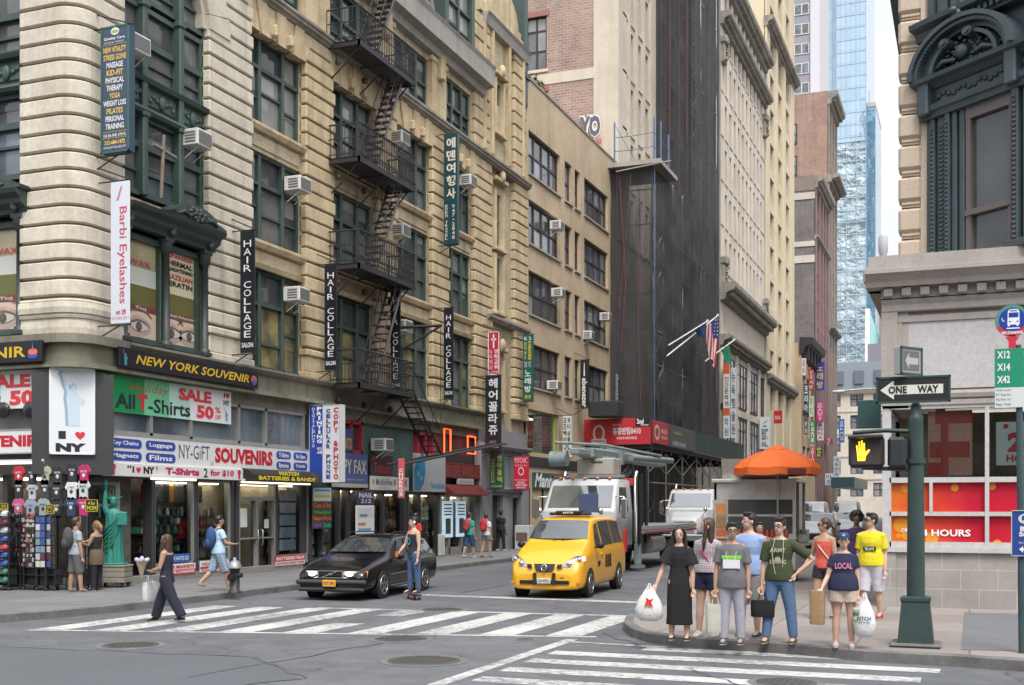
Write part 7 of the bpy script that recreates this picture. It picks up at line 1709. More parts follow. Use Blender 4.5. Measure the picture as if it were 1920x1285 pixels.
def utility(label, px, base, top, wpx, name, cat, c, extra=None):
 p = onZ(px, base, .15); h = onX(px, top, p[0])[1] - .15; wd = wpx / 2200 * math.hypot(*p)
 t = thing(name, label, cat, (p[0], p[1], .15)); mb = MB(); mb.box(-wd / 2, wd / 2, -wd / 2, wd / 2, 0, h, .02); mb.build('body', paint(c, .5), t, 0)
 mb = MB(); mb.box(-wd * .4, wd * .4, -wd / 2 - .012, -wd / 2, h * .35, h * .7); mb.build('front_panel', paint(extra or (.5, .5, .5), .4), t, 0)
utility('tall white board with black letters leaning at the bar entrance', 951, 1030, 975, 12, 'menu_stand', 'stand', (.6, .6, .58), (.05, .05, .05))
utility('pale cabinet with a dark picture panel at the kerb beyond the walkers', 983, 1030, 985, 28, 'newspaper_box', 'box', (.48, .48, .47), (.16, .10, .07))
# ================================================================ souvenir racks, shirts, statue
rackcols = [paint(c, .5) for c in ((.45, .47, .5), (.5, .08, .1), (.03, .03, .035), (.05, .10, .3), (.4, .36, .25), (.06, .2, .12), (.55, .55, .52), (.12, .04, .05), (.2, .28, .36))]
def rack(label, px, base, top, wpx, kind):
 p = onZ(px, base, .15); h = onY(px, top, p[1])[1] - .15; wd = wpx / 2200 * math.hypot(*p)
 t = thing('display_rack', label, 'rack', (p[0], p[1], .15), 0, 'souvenir racks outside the shop')
 mb = MB()
 for x in (-wd / 2, wd / 2):
  for y in (-.18, .18): mb.box(x - .012, x + .012, y - .012, y + .012, .06, h); mb.ball((x, y, .035), .035, 6, 4)
 for z in [.12 + (h - .15) * i / 7 for i in range(8)]: mb.box(-wd / 2, wd / 2, -.2, .2, z, z + .01)
 mb.build('frame', M['dark_iron'], t, 0)
 mb = MB()
 mb.mi = 2; mb.box(-wd / 2 + .02, wd / 2 - .02, -.1, .1, .15, .5)
 if kind == 'caps':
  z = .2
  while z < h - .1:
   x = -wd / 2 + .1
   while x < wd / 2:
    mb.mi = rnd.randrange(9); mb.ball((x, -.16, z + .05), (.10, .12, .09), 9, 6); mb.box(x - .08, x + .08, -.36, -.22, z + .01, z + .03, .01); x += .2
   z += .19
 elif kind == 'keys':
  z = .55
  while z < h - .05:
   x = -wd / 2 + .03
   while x < wd / 2 - .02:
    mb.mi = rnd.choice((0, 2, 7, 4, 6, 2, 1)); hh = rnd.uniform(.04, .1); mb.box(x, x + rnd.uniform(.02, .045), -.24, -.2, z, z + hh, .005); x += .055
   z += .115
 else:
  z = .55
  while z < h - .12:
   x = -wd / 2 + .02
   while x < wd / 2 - .08:
    mb.mi = rnd.choice((0, 8, 3, 4, 6, 1, 7)); mb.box(x, x + .12, -.24, -.22, z, z + .14, .003); x += .14
   z += .17
 g = mb.build('goods', rackcols, t, 0); g['kind'] = 'stuff'
rack('rack of coloured caps at the left photo edge', 2, 1106, 960, 60, 'caps')
rack('rack of dark key rings right of the caps', 42, 1104, 962, 34, 'keys')
rack('rack of silver trinkets between key rings and postcards', 67, 1106, 966, 28, 'keys')
rack('revolving rack of pale blue postcards', 88, 1107, 965, 20, 'cards')
rack('rack of reddish magnets with a white heart card', 106, 1107, 965, 18, 'cards')
rack('tall narrow rack of sunglasses before the browsing woman', 163, 1107, 968, 18, 'cards')
SHC = [((37, 890), (.5, .02, .04)), ((62, 890), (.03, .035, .05)), ((86, 890), (.42, .40, .30)), ((110, 890), (.03, .03, .035)), ((137, 885), (.025, .03, .04)), ((159, 888), (.45, .02, .12)),
 ((37, 915), (.025, .025, .03)), ((62, 920), (.48, .50, .5)), ((86, 915), (.05, .05, .06)), ((108, 920), (.03, .03, .03)), ((136, 918), (.66, .68, .66)), ((158, 916), (.5, .58, .54)),
 ((36, 950), (.5, .10, .20)), ((59, 952), (.28, .34, .40)), ((83, 950), (.30, .36, .36)), ((108, 952), (.03, .03, .035)), ((135, 948), (.03, .05, .12)), ((158, 947), (.48, .03, .14))]
names = ['red', 'black', 'tan', 'charcoal', 'black white-lettered', 'crimson', 'plain black', 'pale grey', 'dark red-lettered', 'black yellow-lettered', 'white baby', 'mint grey', 'pink', 'blue grey', 'grey green', 'dark', 'navy', 'raspberry']
for i, ((px, py), c) in enumerate(SHC):
 x, z = onY(px, py, 21.72); s_ = .42 if i != 7 else .36
 t = thing('hanging_shirt', '%s t-shirt, %s in the %s row hung over the racks' % (names[i], ('first', 'second', 'third', 'fourth', 'fifth', 'sixth')[i % 6] + ' from the left', ('top', 'middle', 'bottom')[i // 6]), 't-shirt', (x, 21.72, z), 0, 't-shirts hung over the shop front')
 P = [(-.32, -.6), (.32, -.6), (.33, .1), (.42, -.02), (.56, .12), (.36, .42), (.14, .5), (0, .42), (-.14, .5), (-.36, .42), (-.56, .12), (-.42, -.02), (-.33, .1)]
 mb = MB(FY(0)); mb.prism([(a * s_ * .82, b * s_ * .95) for a, b in P], 0, .04); mb.build('cloth', paint(c, .8), t, 0)
 mb = MB(FY(0)); k = (.6, .6, .58) if sum(c) < .9 else (.05, .05, .08)
 put_text(mb, rnd.choice(('NEW YORK', 'I NY', 'NYC', 'BROOKLYN')), -.09, .09, .02, .07, .045, .02); mb.ball((0, .045, -.05), (.05, .004, .05), 8, 4); mb.build('print', paint(k, .6), t, 0)
for px, py, s_, s2, lab in ((172, 948, '4 for', 'MOM', 'black card with yellow words propped over the sunglasses rack'), (94, 955, 'NYC', 'S-11', 'small black card with yellow letters among the shirts'), (7, 952, 'DAD', 'MOM', 'black card with yellow words at the left photo edge')):
 x, z = onY(px, py, 21.5); k = .17 if px == 172 else .13
 sign('price_card', lab, FY(21.5), x - k, x + k, z - k * .85, z + k * .8, 0, (.02, .02, .02), [('h', s_, .2, .8, .55, .85, (.6, .52, .04), .02), ('h', s2, .12, .88, .12, .48, (.6, .52, .04), .02)], th=.02, rim=(.012, (.5, .45, .05)))
sx_, sy2 = onZ(213, 1101, .15)
cr = thing('wheeled_crate', 'grey wooden crate on castors under the green statue', 'crate', (sx_, sy2, .15), .35)
mb = MB()
for i in range(3): mb.box(-.36, .36, -.3, .3, .12 + i * .13, .24 + i * .13, .012)
mb.box(-.38, .38, -.32, .32, .5, .54, .01); mb.build('box', worn('crate_wood', (.30, .27, .22), (.2, .18, .15), scale=3, rough=.7, coord='o'), cr, 0)
mb = MB()
for a in (-.28, .28):
 for b in (-.22, .22): mb.cyl((a - .02, b, .06), (a + .02, b, .06), .06, 10)
mb.build('castor', M['rubber'], cr, 0)
M['verdigris'] = worn('verdigris', (.035, .24, .19), (.015, .12, .10), scale=5, rough=.5, bump=.15, coord='o', fine=14, bs=30)
st = thing('statue', 'green replica statue of a robed woman raising a torch', 'statue', (sx_, sy2, .69), .5)
mb = MB(); n = 36
def robe(z, rx, ry, cx=0, cy=0, amp=.02, ph=0):
 return [(cx + (rx + amp * math.sin(9 * 2 * PI * k / n / 1 + ph) * .8 + amp * .5 * math.sin(5 * 2 * PI * k / n + ph * 2)) * math.cos(2 * PI * k / n), cy + (ry + amp * math.sin(9 * 2 * PI * k / n + ph)) * math.sin(2 * PI * k / n), z) for k in range(n)]
mb.box(-.3, .3, -.25, .25, 0, .05, .02)
mb.loft([robe(.05, .23, .2, amp=.03), robe(.2, .21, .18, amp=.028, ph=.1), robe(.45, .20, .17, amp=.026, ph=.4), robe(.7, .20, .17, .01, amp=.024, ph=.8), robe(.92, .20, .165, .02, amp=.022, ph=1.3), robe(1.05, .185, .15, .02, amp=.015, ph=1.6), robe(1.2, .19, .14, .01, amp=.012, ph=2), robe(1.3, .17, .12, 0, amp=.006, ph=2), robe(1.36, .07, .07, 0, amp=0)])
for k in range(6): mb.tube([(.18, -.12, 1.25 - k * .05), (.0, -.2, 1.0 - k * .1), (-.2, -.1, .85 - k * .12)], [.02, .03, .015], 6)
mb.loft([robe(1.32, .055, .055, amp=0), robe(1.42, .05, .05, 0, amp=0), robe(1.45, .075, .085, 0, -.01, 0), robe(1.55, .085, .095, 0, -.01, 0), robe(1.62, .07, .08, 0, 0, 0), robe(1.65, .02, .03, 0, 0, 0)])
mb.cyl((0, -.01, 1.57), (0, -.01, 1.6), .1, 14)
for k in range(7): a = PI * (k - 3) / 7.5; mb.tube([(.09 * math.sin(a), -.02, 1.58 + .05 * math.cos(a)), (.25 * math.sin(a), -.05, 1.6 + .20 * math.cos(a))], [.018, .003], 5)
mb.tube([(-.14, 0, 1.26), (-.20, -.02, 1.42), (-.19, -.03, 1.62), (-.18, -.03, 1.80)], [.085, .07, .052, .04], 10); mb.lathe([(.02, 1.76), (.03, 1.85), (.06, 1.93), (.085, 1.95), (.06, 1.96), (.045, 2.0), (.03, 2.06), (.005, 2.1)], 12, (-.18, -.03, 0))
mb.tube([(.15, 0, 1.25), (.26, -.05, 1.08), (.22, -.2, 1.0)], [.08, .07, .05], 10); mb.box(.12, .36, -.26, -.2, .95, 1.28, .02)
mb.build('figure', M['verdigris'], st, 0)
x_, y_ = XL - .3, yx(1018, XL); z = onX(1018, 168, XL)[1]
t = thing('roof_weed', 'small green shrub growing on the tan roof edge', 'plant', (x_, y_, z - .35)); mb = MB()
for k in range(60):
 a = rnd.uniform(0, 6.28); q = rnd.uniform(.1, .7); c = Vector((q * math.cos(a) * .6, q * math.sin(a), .75 + rnd.uniform(-.12, .2))); d = Vector((math.cos(a) * .12, math.sin(a) * .16, rnd.uniform(-.1, .02))); e = Vector((-d.y, d.x, .03)) * .45
 mb.add([tuple(c - d), tuple(c + e), tuple(c + d), tuple(c - e)], [(0, 1, 2, 3)])
mb.build('leaves', plain('weed_leaf', (.10, .20, .03), .6), t, 0); mb = MB(); mb.tube([(0, -.6, -.2), (0, -.3, .3), (0, 0, .7)], [.04, .03, .015], 5); mb.build('stem', M['brown_frame'], t, 0)
yg = 67.3; x0, z1_ = onY(1086, 218, yg); x1, z0_ = onY(1128, 258, yg)
mb = MB(FB); put_text(mb, 'YO', x0, x1, z0_, z1_, .06, .12); g1 = mb.build('graffiti', plain('graffiti_white', (.7, .7, .7), .6)); tag(g1, 'white and grey bubble graffiti on the brick side wall', 'graffiti')
mb = MB(FB); put_text(mb, 'YO', x0 + .05, x1 - .05, z0_ + .08, z1_ - .08, .075, .05); mb.build('fill', plain('graffiti_grey', (.10, .10, .12), .6), g1)
mb = MB(FB); put_text(mb, 'WX', onY(1118, 0, yg)[0], onY(1129, 0, yg)[0], onY(1118, 272, yg)[1], onY(1118, 260, yg)[1], .065, .04); tag(mb.build('graffiti', plain('graffiti_red', (.5, .05, .06), .6)), 'small red graffiti under the grey letters', 'graffiti')
cxw, cyw = -5.2, 31.6
fc = thing('food_cart', 'stainless steel food cart with picture menus and a serving window', 'food cart', (cxw, cyw, 0))
mb = MB(); W, D, Hc = 1.05, .95, 2.72
mb.box(-W, W, -D, D, .45, 1.3, .02); mb.box(-W + .06, -W + .36, -D + .004, -D + .08, 1.3, 2.28); mb.box(W - .08, W, -D + .004, -D + .08, 1.3, 2.28); mb.box(-W, W, -D, -D + .06, 2.28, Hc - .0); mb.box(-W - .06, W + .06, -D - .1, D, Hc, Hc + .1, .02); mb.box(-W, -W + .06, -D, D, 1.3, Hc); mb.box(-W, W, D - .06, D, 1.3, Hc); mb.box(-W - .02, W + .02, -D - .04, D, 1.26, 1.31); mb.box(W - .06, W, -.3, .3, 1.3, Hc)
mb.box(-W + .36, W - .08, -D, -D + .05, 1.3, 1.4); mb.box(-W + .36, W - .08, -D + .012, -D + .05, 1.84, 1.9)
mb.add([(-W + .2, -D + .1, Hc + .1), (W - .2, -D + .1, Hc + .1), (W - .2, -D - .1, Hc + .62), (-W + .2, -D - .1, Hc + .62), (-W + .2, -D + .14, Hc + .1), (W - .2, -D + .14, Hc + .1), (W - .2, -D - .06, Hc + .62), (-W + .2, -D - .06, Hc + .62)], [(0, 1, 2, 3), (7, 6, 5, 4), (0, 4, 5, 1), (2, 6, 7, 3), (0, 3, 7, 4), (1, 5, 6, 2)])
mb.build('body', worn('cart_steel', (.56, .54, .51), (.40, .38, .35), scale=4, rough=.38, bump=.08, metal=.55, coord='o', streak=.2), fc, 0)
mb = MB(); mb.box(-W + .45, -.3, -D - .01, -D - .004, .6, 1.15); mb.box(-.2, W - .2, -D - .01, -D - .004, .6, 1.15); mb.build('panel', M['steel'], fc, 0)
mb = MB()
for k in range(12): mb.lathe([(.05, 0), (.06, .1), (.03, .2)], 8, (-.5 + k * .12, -D - .03, 1.31))
mb.build('bottles', paint((.45, .08, .04)), fc, 0)
mb = MB(); mb.box(-W + .36, W - .08, -D + .02, -D + .03, 1.4, 2.28); mb.build('window', M['pane_dark'], fc, 0)
for i, c in enumerate(((.45, .14, .05), (.16, .22, .08), (.5, .3, .08))):
 mb = MB(); mb.box(-W + .05, -W + .31, -D - .012, -D - .002, 1.2 + .34 * i, 1.5 + .34 * i); mb.build('menu_picture', worn('food_print', c, (.5, .05, .04), scale=14, bump=0, coord='o', amt=.9, rough=.4), fc, 0)
for x in (-.9, .9):
 mb = MB(); mb.cyl((x - .09, -.5, .33), (x + .09, -.5, .33), .33, 20); mb.cyl((x - .1, -.5, .33), (x + .1, -.5, .33), .19, 14); mb.build('wheel', M['rubber'], fc, 0)
mb = MB(); mb.box(W - .02, W + .3, -.8, .8, 1.1, 1.16); mb.box(W, W + .25, -.7, -.4, 1.16, 1.4, .02); mb.box(W, W + .2, -.2, .2, 1.16, 1.5, .02); mb.build('side_shelf', M['steel'], fc, 0)
ux, uy = onY(1458, 900, 30.5)[0], 30.5
um = thing('parasol', 'large orange parasol over the food cart', 'parasol', (ux, uy, 1.2))
OR = worn('orange_cloth', (.72, .13, .015), (.62, .10, .01), scale=3, rough=.65, bump=.05, coord='o')
zt, ze = 3.6, 3.1
mb = MB(); n = 8; rad = 1.1
for k in range(n):
 a0, a1 = 2 * PI * k / n + .2, 2 * PI * (k + 1) / n + .2
 rings = []
 for q, z in ((.02, zt), (.25, zt - .04), (.55, zt - .16), (.85, zt - .34), (1.0, ze)):
  am = (a0 + a1) / 2
  rings.append([(rad * q * math.cos(a0), rad * q * math.sin(a0), z - 1.2), (rad * q * .95 * math.cos(am), rad * q * .95 * math.sin(am), z - 1.2 - .03 * q), (rad * q * math.cos(a1), rad * q * math.sin(a1), z - 1.2)])
 rings.append([(p[0], p[1], p[2] - .19) for p in rings[-1]])
 mb.loft(rings, False, False, False)
mb.lathe([(.3, zt - 1.25), (.2, zt - 1.18), (.02, zt - 1.12)], 10)
mb.build('canopy', OR, um, 0)
mb = MB(); mb.cyl((0, 0, -1.05), (0, 0, zt - 1.2), .028, 8); mb.build('pole', M['steel'], um, 0)
mb = MB()
for k in range(n): a = 2 * PI * k / n + .2; mb.tube([(0, 0, zt - 1.55), (rad * .6 * math.cos(a), rad * .6 * math.sin(a), zt - 1.4), (rad * .98 * math.cos(a), rad * .98 * math.sin(a), ze - 1.2)], .01, 4)
mb.build('ribs', M['steel'], um, 0)
mb = MB(); a = 2 * PI * 6.5 / 8 + .2; am = a; c = Vector((rad * .96 * math.cos(a), rad * .96 * math.sin(a), ze - 1.32)); tdir = Vector((-math.sin(a), math.cos(a), 0)); mb.quad(*[tuple(c + tdir * p + Vector((math.cos(a) * .02, math.sin(a) * .02, q))) for p, q in ((-.25, -.07), (.25, -.07), (.25, .07), (-.25, .07))]); mb.build('printed_patch', plain('patch_brown', (.12, .03, .02), .6), um, 0)
# ================================================================ vehicles (local frame: nose towards -Y)
M['car_glass'] = pane('car_glass', (.03, .035, .04), (.06, .07, .075), rough=.03, scale=1.2, spec=1.0, wob=.003)
M['car_glass'].node_tree.nodes['Principled BSDF'].inputs['IOR'].default_value = 1.9
M['lamp_glass'] = plain('lamp_glass', (.62, .64, .66), .12, .3)
M['headlamp'] = plain('headlamp', (.9, .8, .6), .2, emit=(1, .80, .5), es=1.6)
M['amber'] = plain('amber', (.7, .2, .02), .25)
M['plate_y'] = plain('plate_yellow', (.70, .36, .02), .4)
def car(name, label, cat, loc, rz, st, col_, cowl, top, sides, wheels, wr=.32, wx=.74, back=True, rails=False):
 t = thing(name, label, cat, loc, rz)
 def at(y):
  for a, b in zip(st, st[1:]):
   if a[0] <= y <= b[0]: k = (y - a[0]) / (b[0] - a[0]); return [a[i] + (b[i] - a[i]) * k for i in range(6)]
  return list(st[-1])
 rings = []
 for y, w_, zb, zs, zt, wt in st:
  h = [(0, zb), (w_ * .86, zb), (w_ * .97, zb + .06), (w_, zb + .3 * (zs - zb)), (w_, zs - .12 * (zs - zb)), (w_ * .975, zs), (wt + (w_ * .975 - wt) * .06, zt - .06 * max(.2, zt - zs)), (wt * .9, zt), (wt * .45, zt + .012), (0, zt + .016)]
  rings.append([(x, y, z) for x, z in h] + [(-x, y, z) for x, z in h[-2:0:-1]])
 mb = MB(); mb.loft(rings); b = mb.build('body', col_, t, 0)
 m = b.modifiers.new('smooth', 'SUBSURF'); m.levels = m.render_levels = 2
 def side(y, k, s, e=.008):
  q = at(y); x0, x1 = q[1] * .975, q[5] + (q[1] * .975 - q[5]) * .06
  return (s * (x0 + (x1 - x0) * k + e), y, q[3] + (q[4] - .06 * max(.2, q[4] - q[3]) - q[3]) * k)
 def low(y, k, s, e=.004):
  q = at(y); return (s * (q[1] + e), y, q[2] + (q[3] - q[2]) * k)
 mb = MB()
 for j in range(2):
  pts = []
  for k in range(7):
   f = -1 + 2 * k / 6; y = cowl if j == 0 else top; q = at(y); ww = (q[5] if j else min(q[1] * .9, q[5] * 1.04)) * .93
   pts.append((f * ww, y + (.10 if j == 0 else .03) * f * f - .045, q[4] + (.045 if j == 0 else .015) - .02 * f * f * (1 if j else .2)))
  if j == 0: A = pts
  else: mid = [((a[0] + b[0]) / 2, (a[1] + b[1]) / 2, at((a[1] + b[1]) / 2 + .045)[4] + .035 - .03 * (abs(a[0]) > .6)) for a, b in zip(A, pts)]; mb.loft([A, mid, pts], False, False, True)
 mb.build('windscreen', M['car_glass'], t, 0)
 for s in (-1, 1):
  for poly in sides:
   mb = MB(); mb.add([side(y, k, s) for y, k in poly], [tuple(range(len(poly)))]); mb.build('side_window', M['car_glass'], t, 0)
  for y in wheels:
   mb = MB(); mb.add([low(y + wr * 1.22 * math.cos(a), 0, s) if 0 else (s * (at(y)[1] + .003), y + wr * 1.16 * math.cos(a), wr + wr * 1.16 * math.sin(a)) for a in [PI * 2 * k / 24 for k in range(24)]], [tuple(range(24))]); mb.build('wheel_arch', M['black'], t, 0)
   mb = MB(); x0, x1 = s * (at(y)[1] - .2), s * (at(y)[1] + .015)
   mb.tube([(x0, y, wr), (x0 + s * .03, y, wr), (x1 - s * .03, y, wr), (x1, y, wr)], [wr * .93, wr, wr, wr * .92], 24); wl = mb.build('wheel', M['rubber'], t, 0)
   mb = MB(); x2 = x1 + s * .004; mb.add([(x2, y + wr * .66 * math.cos(a), wr + wr * .66 * math.sin(a)) for a in [PI * 2 * k / 20 for k in range(20)]], [tuple(range(20))])
   mb.mi = 1
   for k in range(5):
    a = 2 * PI * k / 5 + .3; c_, s_ = math.cos(a), math.sin(a); mb.add([(x2 + s * .006, y + wr * (r * c_ - q * s_), wr + wr * (r * s_ + q * c_)) for r, q in ((.1, -.11), (.62, -.10), (.62, .10), (.1, .11))], [(0, 1, 2, 3)])
   mb.tube([(x2, y + wr * .66 * math.cos(a), wr + wr * .66 * math.sin(a)) for a in [PI * 2 * k / 20 for k in range(21)]], .018, 4); mb.build('rim', [M['black'], M['steel']], wl, 0)
  ym = cowl + .28; p = Vector(side(ym, .12, s)); mb = MB(); mb.ball(tuple(p + Vector((s * .14, -.02, .06))), (.10, .07, .085), 10, 6); mb.tube([tuple(p), tuple(p + Vector((s * .1, 0, .02)))], .025, 5); mb.build('mirror', M['black'], t, 0)
 t['_'] = 0; del t['_']
 return t, at, side, low
def bx(t, name, mat, *bs, b=.008):
 mb = MB()
 for q in bs: mb.box(*q, b)
 return mb.build(name, mat, t, 0)
YEL = plain('taxi_yellow', (.80, .40, .012), .30, coat=.6)
ST = [(0, .66, .25, .50, .56, .55), (.05, .78, .2, .66, .72, .66), (.22, .845, .2, .86, .95, .74), (.55, .86, .2, .98, 1.12, .76), (.95, .865, .2, 1.06, 1.24, .755), (1.05, .865, .2, 1.07, 1.28, .745), (1.7, .865, .2, 1.10, 1.76, .65), (2.0, .865, .2, 1.1, 1.84, .65), (3.0, .865, .2, 1.1, 1.87, .655), (4.2, .865, .22, 1.1, 1.86, .65), (4.6, .85, .25, 1.05, 1.80, .62), (4.72, .80, .35, 1.0, 1.6, .6)]
tx, at, side, low = car('taxi', 'yellow taxi van with a black roof light driving toward the camera', 'taxi', (-8.98, 25.05, 0), .055, ST, YEL, 1.08, 1.72, ([(1.45, .12), (2.02, .10), (2.02, .9), (1.78, .88), (1.55, .5)], [(2.16, .1), (3.2, .1), (3.2, .92), (2.16, .92)], [(3.3, .12), (4.35, .15), (4.25, .88), (3.3, .92)]), (.83, 3.75))
for s in (-1, 1):
 mb = MB(); mb.add([(s * x, y, z) for x, y, z in ((.37, .04, .72), (.60, .06, .73), (.885, .34, .87), (.86, .36, .98), (.70, .19, .99), (.50, .075, .86))], [tuple(range(6))]); mb.build('headlight', M['lamp_glass'], tx, 0)
 mb = MB(); mb.ball((s * .57, .06, .80), (.07, .04, .055), 8, 6); mb.ball((s * .76, .2, .90), (.06, .05, .05), 8, 6); mb.build('bulb', M['chrome'] if s < 0 else M['chrome'], tx, 0)
 bx(tx, 'marker_light', M['amber'], (s * .76 - .05, s * .76 + .05, .03, .09, .34, .40))
 bx(tx, 'tail_light', paint((.4, .02, .02)), (s * .82 - .04, s * .82 + .04, 4.6, 4.72, .9, 1.5))
 mb = MB()
 for y0 in (2.08, 3.24): mb.add([low(y0, .05, s, .006), low(y0 + .012, .05, s, .006), side(y0 + .012, .05, s, .004), side(y0, .05, s, .004)], [(0, 1, 2, 3)])
 mb.build('door_gap', M['black'], tx, 0)
 mb = MB()
 for k, a in enumerate((2.3, 2.52, 2.72)): q = [low(y, z, s, .012) for y, z in ((a, .48), (a + .14, .48), (a + .14, .82), (a, .82))]; mb.add(q, [(0, 1, 2, 3)])
 q = [low(y, z, s, .012) for y, z in ((1.55, .55), (1.75, .55), (1.75, .68), (1.55, .68))]; mb.add(q, [(0, 1, 2, 3)]); mb.build('door_print', M['black'], tx, 0)
 bx(tx, 'handle', YEL, (s * .875 - .02, s * .875 + .02, 1.82, 1.98, .95, .99))
mb = MB(); mb.add([(x, y, z) for x, y, z in ((-.19, -.035, .635), (.19, -.035, .635), (.26, .02, .80), (-.26, .02, .80))], [(0, 1, 2, 3)])
for s in (-1, 1): mb.add([(s * .30, .0, .79), (s * .42, .02, .80), (s * .40, -.01, .70), (s * .29, -.02, .69)], [(0, 1, 2, 3)])
mb.box(-.58, .58, -.035, .0, .345, .425); mb.box(.36, .46, -.0, .03, .46, .5); mb.build('grille', M['black'], tx, 0)
mb = MB(); mb.tube([(.065 * math.cos(a),  -.04 + .02 * math.sin(a), .715 + .065 * math.sin(a)) for a in [2 * PI * k / 20 for k in range(21)]], .012, 6); mb.box(-.085, .085, -.06, -.04, .70, .73); mb.build('emblem', M['chrome'], tx, 0)
mb = MB(); mb.box(-.26, -.19, -.06, .02, .33, .60, .01); mb.box(.19, .26, -.06, .02, .33, .60, .01); mb.build('bumper_guard', M['rubber'], tx, 0)
pl = bx(tx, 'number_plate', paint((.55, .57, .52)), (-.16, .16, -.075, -.055, .355, .48)); mb = MB(FY(-.077)); put_text(mb, 'T60 4972C', -.13, .13, .38, .45, 0, .02); mb.build('lettering', paint((.05, .08, .05)), pl, 0)
rl = bx(tx, 'roof_light', M['black'], (-.5, .5, 2.05, 2.45, 1.88, 1.96), (-.32, .32, 2.0, 2.5, 1.93, 2.0), b=.04); mb = MB(FY(1.99)); put_text(mb, '6M70', -.13, .13, 1.925, 1.975, 0, .03); mb.build('lettering', paint((.6, .6, .58)), rl, 0)
bx(tx, 'roof_sign', paint((.05, .07, .16)), (.0, .5, 3.0, 3.05, 1.95, 2.42)); mb = MB(); 
for s in (-1, 1): mb.tube([(s * .1, 1.03, 1.30), (s * .1 + .3, 1.1, 1.33), (s * .1 + .5, 1.14, 1.32)], .012, 5)
mb.build('wiper', M['black'], tx, 0)
BLK = plain('car_black', (.006, .006, .008), .18, spec=.35, coat=.35)
ST = [(0, .70, .26, .50, .55, .6), (.05, .80, .22, .60, .655, .68), (.25, .85, .2, .69, .76, .74), (.8, .875, .2, .78, .88, .76), (1.35, .88, .2, .83, .965, .76), (1.45, .88, .2, .84, .99, .75), (2.15, .88, .2, .87, 1.36, .60), (2.5, .88, .2, .88, 1.42, .60), (3.6, .88, .2, .88, 1.42, .60), (4.3, .87, .22, .88, 1.36, .58), (4.6, .86, .26, .86, 1.05, .66), (4.74, .80, .3, .78, .86, .7)]
vo, at, side, low = car('estate_car', 'black estate car with lit headlamps turning out of the side street', 'car', (-13.25, 22.85, 0), .09, ST, BLK, 1.47, 2.12, ([(1.75, .08), (2.6, .08), (2.6, .92), (2.3, .9), (2.0, .5)], [(2.68, .08), (3.45, .08), (3.45, .93), (2.68, .93)], [(3.55, .08), (4.42, .1), (4.25, .88), (3.55, .92)]), (.95, 3.62))
for s in (-1, 1):
 mb = MB(); mb.add([(s * x, y, z) for x, y, z in ((.31, -.01, .51), (.60, .015, .51), (.60, .06, .665), (.31, .03, .665))], [(0, 1, 2, 3)]); hl = mb.build('headlight', M['lamp_glass'], vo, 0)
 mb = MB(); mb.ball((s * .45, .02, .59), (.10, .035, .06), 10, 6); mb.build('bulb', M['headlamp'], hl, 0)
 mb = MB(); mb.add([(s * x, y, z) for x, y, z in ((.61, .02, .51), (.82, .14, .52), (.83, .19, .66), (.61, .07, .665))], [(0, 1, 2, 3)]); mb.build('indicator', M['amber'], vo, 0)
 mb = MB(); mb.tube([side(y, .04, s, .012) for y in (1.6, 2.4, 3.4, 4.5)], .01, 4); mb.tube([low(y, .12, s, .012) for y in (1.35, 2.2, 3.2)], .012, 4); mb.tube([low(y, .52, s, .012) for y in (1.35, 2.2, 3.2)], .010, 4); mb.build('trim', M['steel'], vo, 0)
 mb = MB(); mb.tube([(s * .56, 2.2, 1.42), (s * .57, 2.35, 1.485), (s * .57, 4.0, 1.47), (s * .56, 4.15, 1.4)], .016, 6); mb.build('roof_rail', M['black'], vo, 0)
 bx(vo, 'handle', BLK, (s * .9 - .02, s * .9 + .02, 2.35, 2.52, .74, .775), (s * .9 - .02, s * .9 + .02, 3.2, 3.37, .74, .775))
bx(vo, 'bumper', plain('bumper_grey', (.035, .035, .038), .45), (-.84, .84, -.06, .12, .36, .47), (-.80, .80, -.04, .1, .2, .30), b=.04)
g = bx(vo, 'grille', M['black'], (-.28, .28, .0, .04, .52, .66)); mb = MB()
for a, b_, c, d in ((-.30, .30, .655, .68), (-.30, .30, .505, .525), (-.30, -.28, .51, .675), (.28, .30, .51, .675)): mb.box(a, b_, -.012, .05, c, d)
mb.tube([(-.2, -.01, .52), (.2, -.01, .67)], .012, 5); mb.box(-.05, .05, -.02, .0, .575, .615); mb.build('grille_frame', M['chrome'], g, 0)
pl = bx(vo, 'number_plate', M['plate_y'], (-.16, .16, -.08, -.06, .32, .47)); mb = MB(FY(-.083)); put_text(mb, 'FGT 2941', -.13, .13, .36, .43, 0, .02); mb.build('lettering', paint((.05, .05, .2)), pl, 0)
WHT = plain('car_white', (.50, .51, .52), .3, coat=.3)
SUV = [(0, .7, .3, .7, .8, .7), (.08, .86, .25, .85, .95, .8), (.5, .93, .25, 1.0, 1.1, .84), (1.4, .95, .25, 1.1, 1.2, .84), (2.1, .95, .25, 1.15, 1.72, .70), (2.5, .95, .25, 1.15, 1.78, .70), (4.6, .95, .25, 1.15, 1.76, .70), (4.9, .9, .3, 1.1, 1.6, .68)]
VAN = [(0, .8, .3, .8, .9, .75), (.1, .95, .25, 1.0, 1.15, .86), (.6, 1.0, .25, 1.2, 1.35, .9), (1.0, 1.0, .25, 1.3, 1.5, .88), (1.7, 1.0, .25, 1.35, 2.35, .8), (2.0, 1.0, .25, 1.35, 2.5, .82), (5.4, 1.0, .25, 1.35, 2.5, .82), (5.6, .96, .3, 1.3, 2.4, .8)]
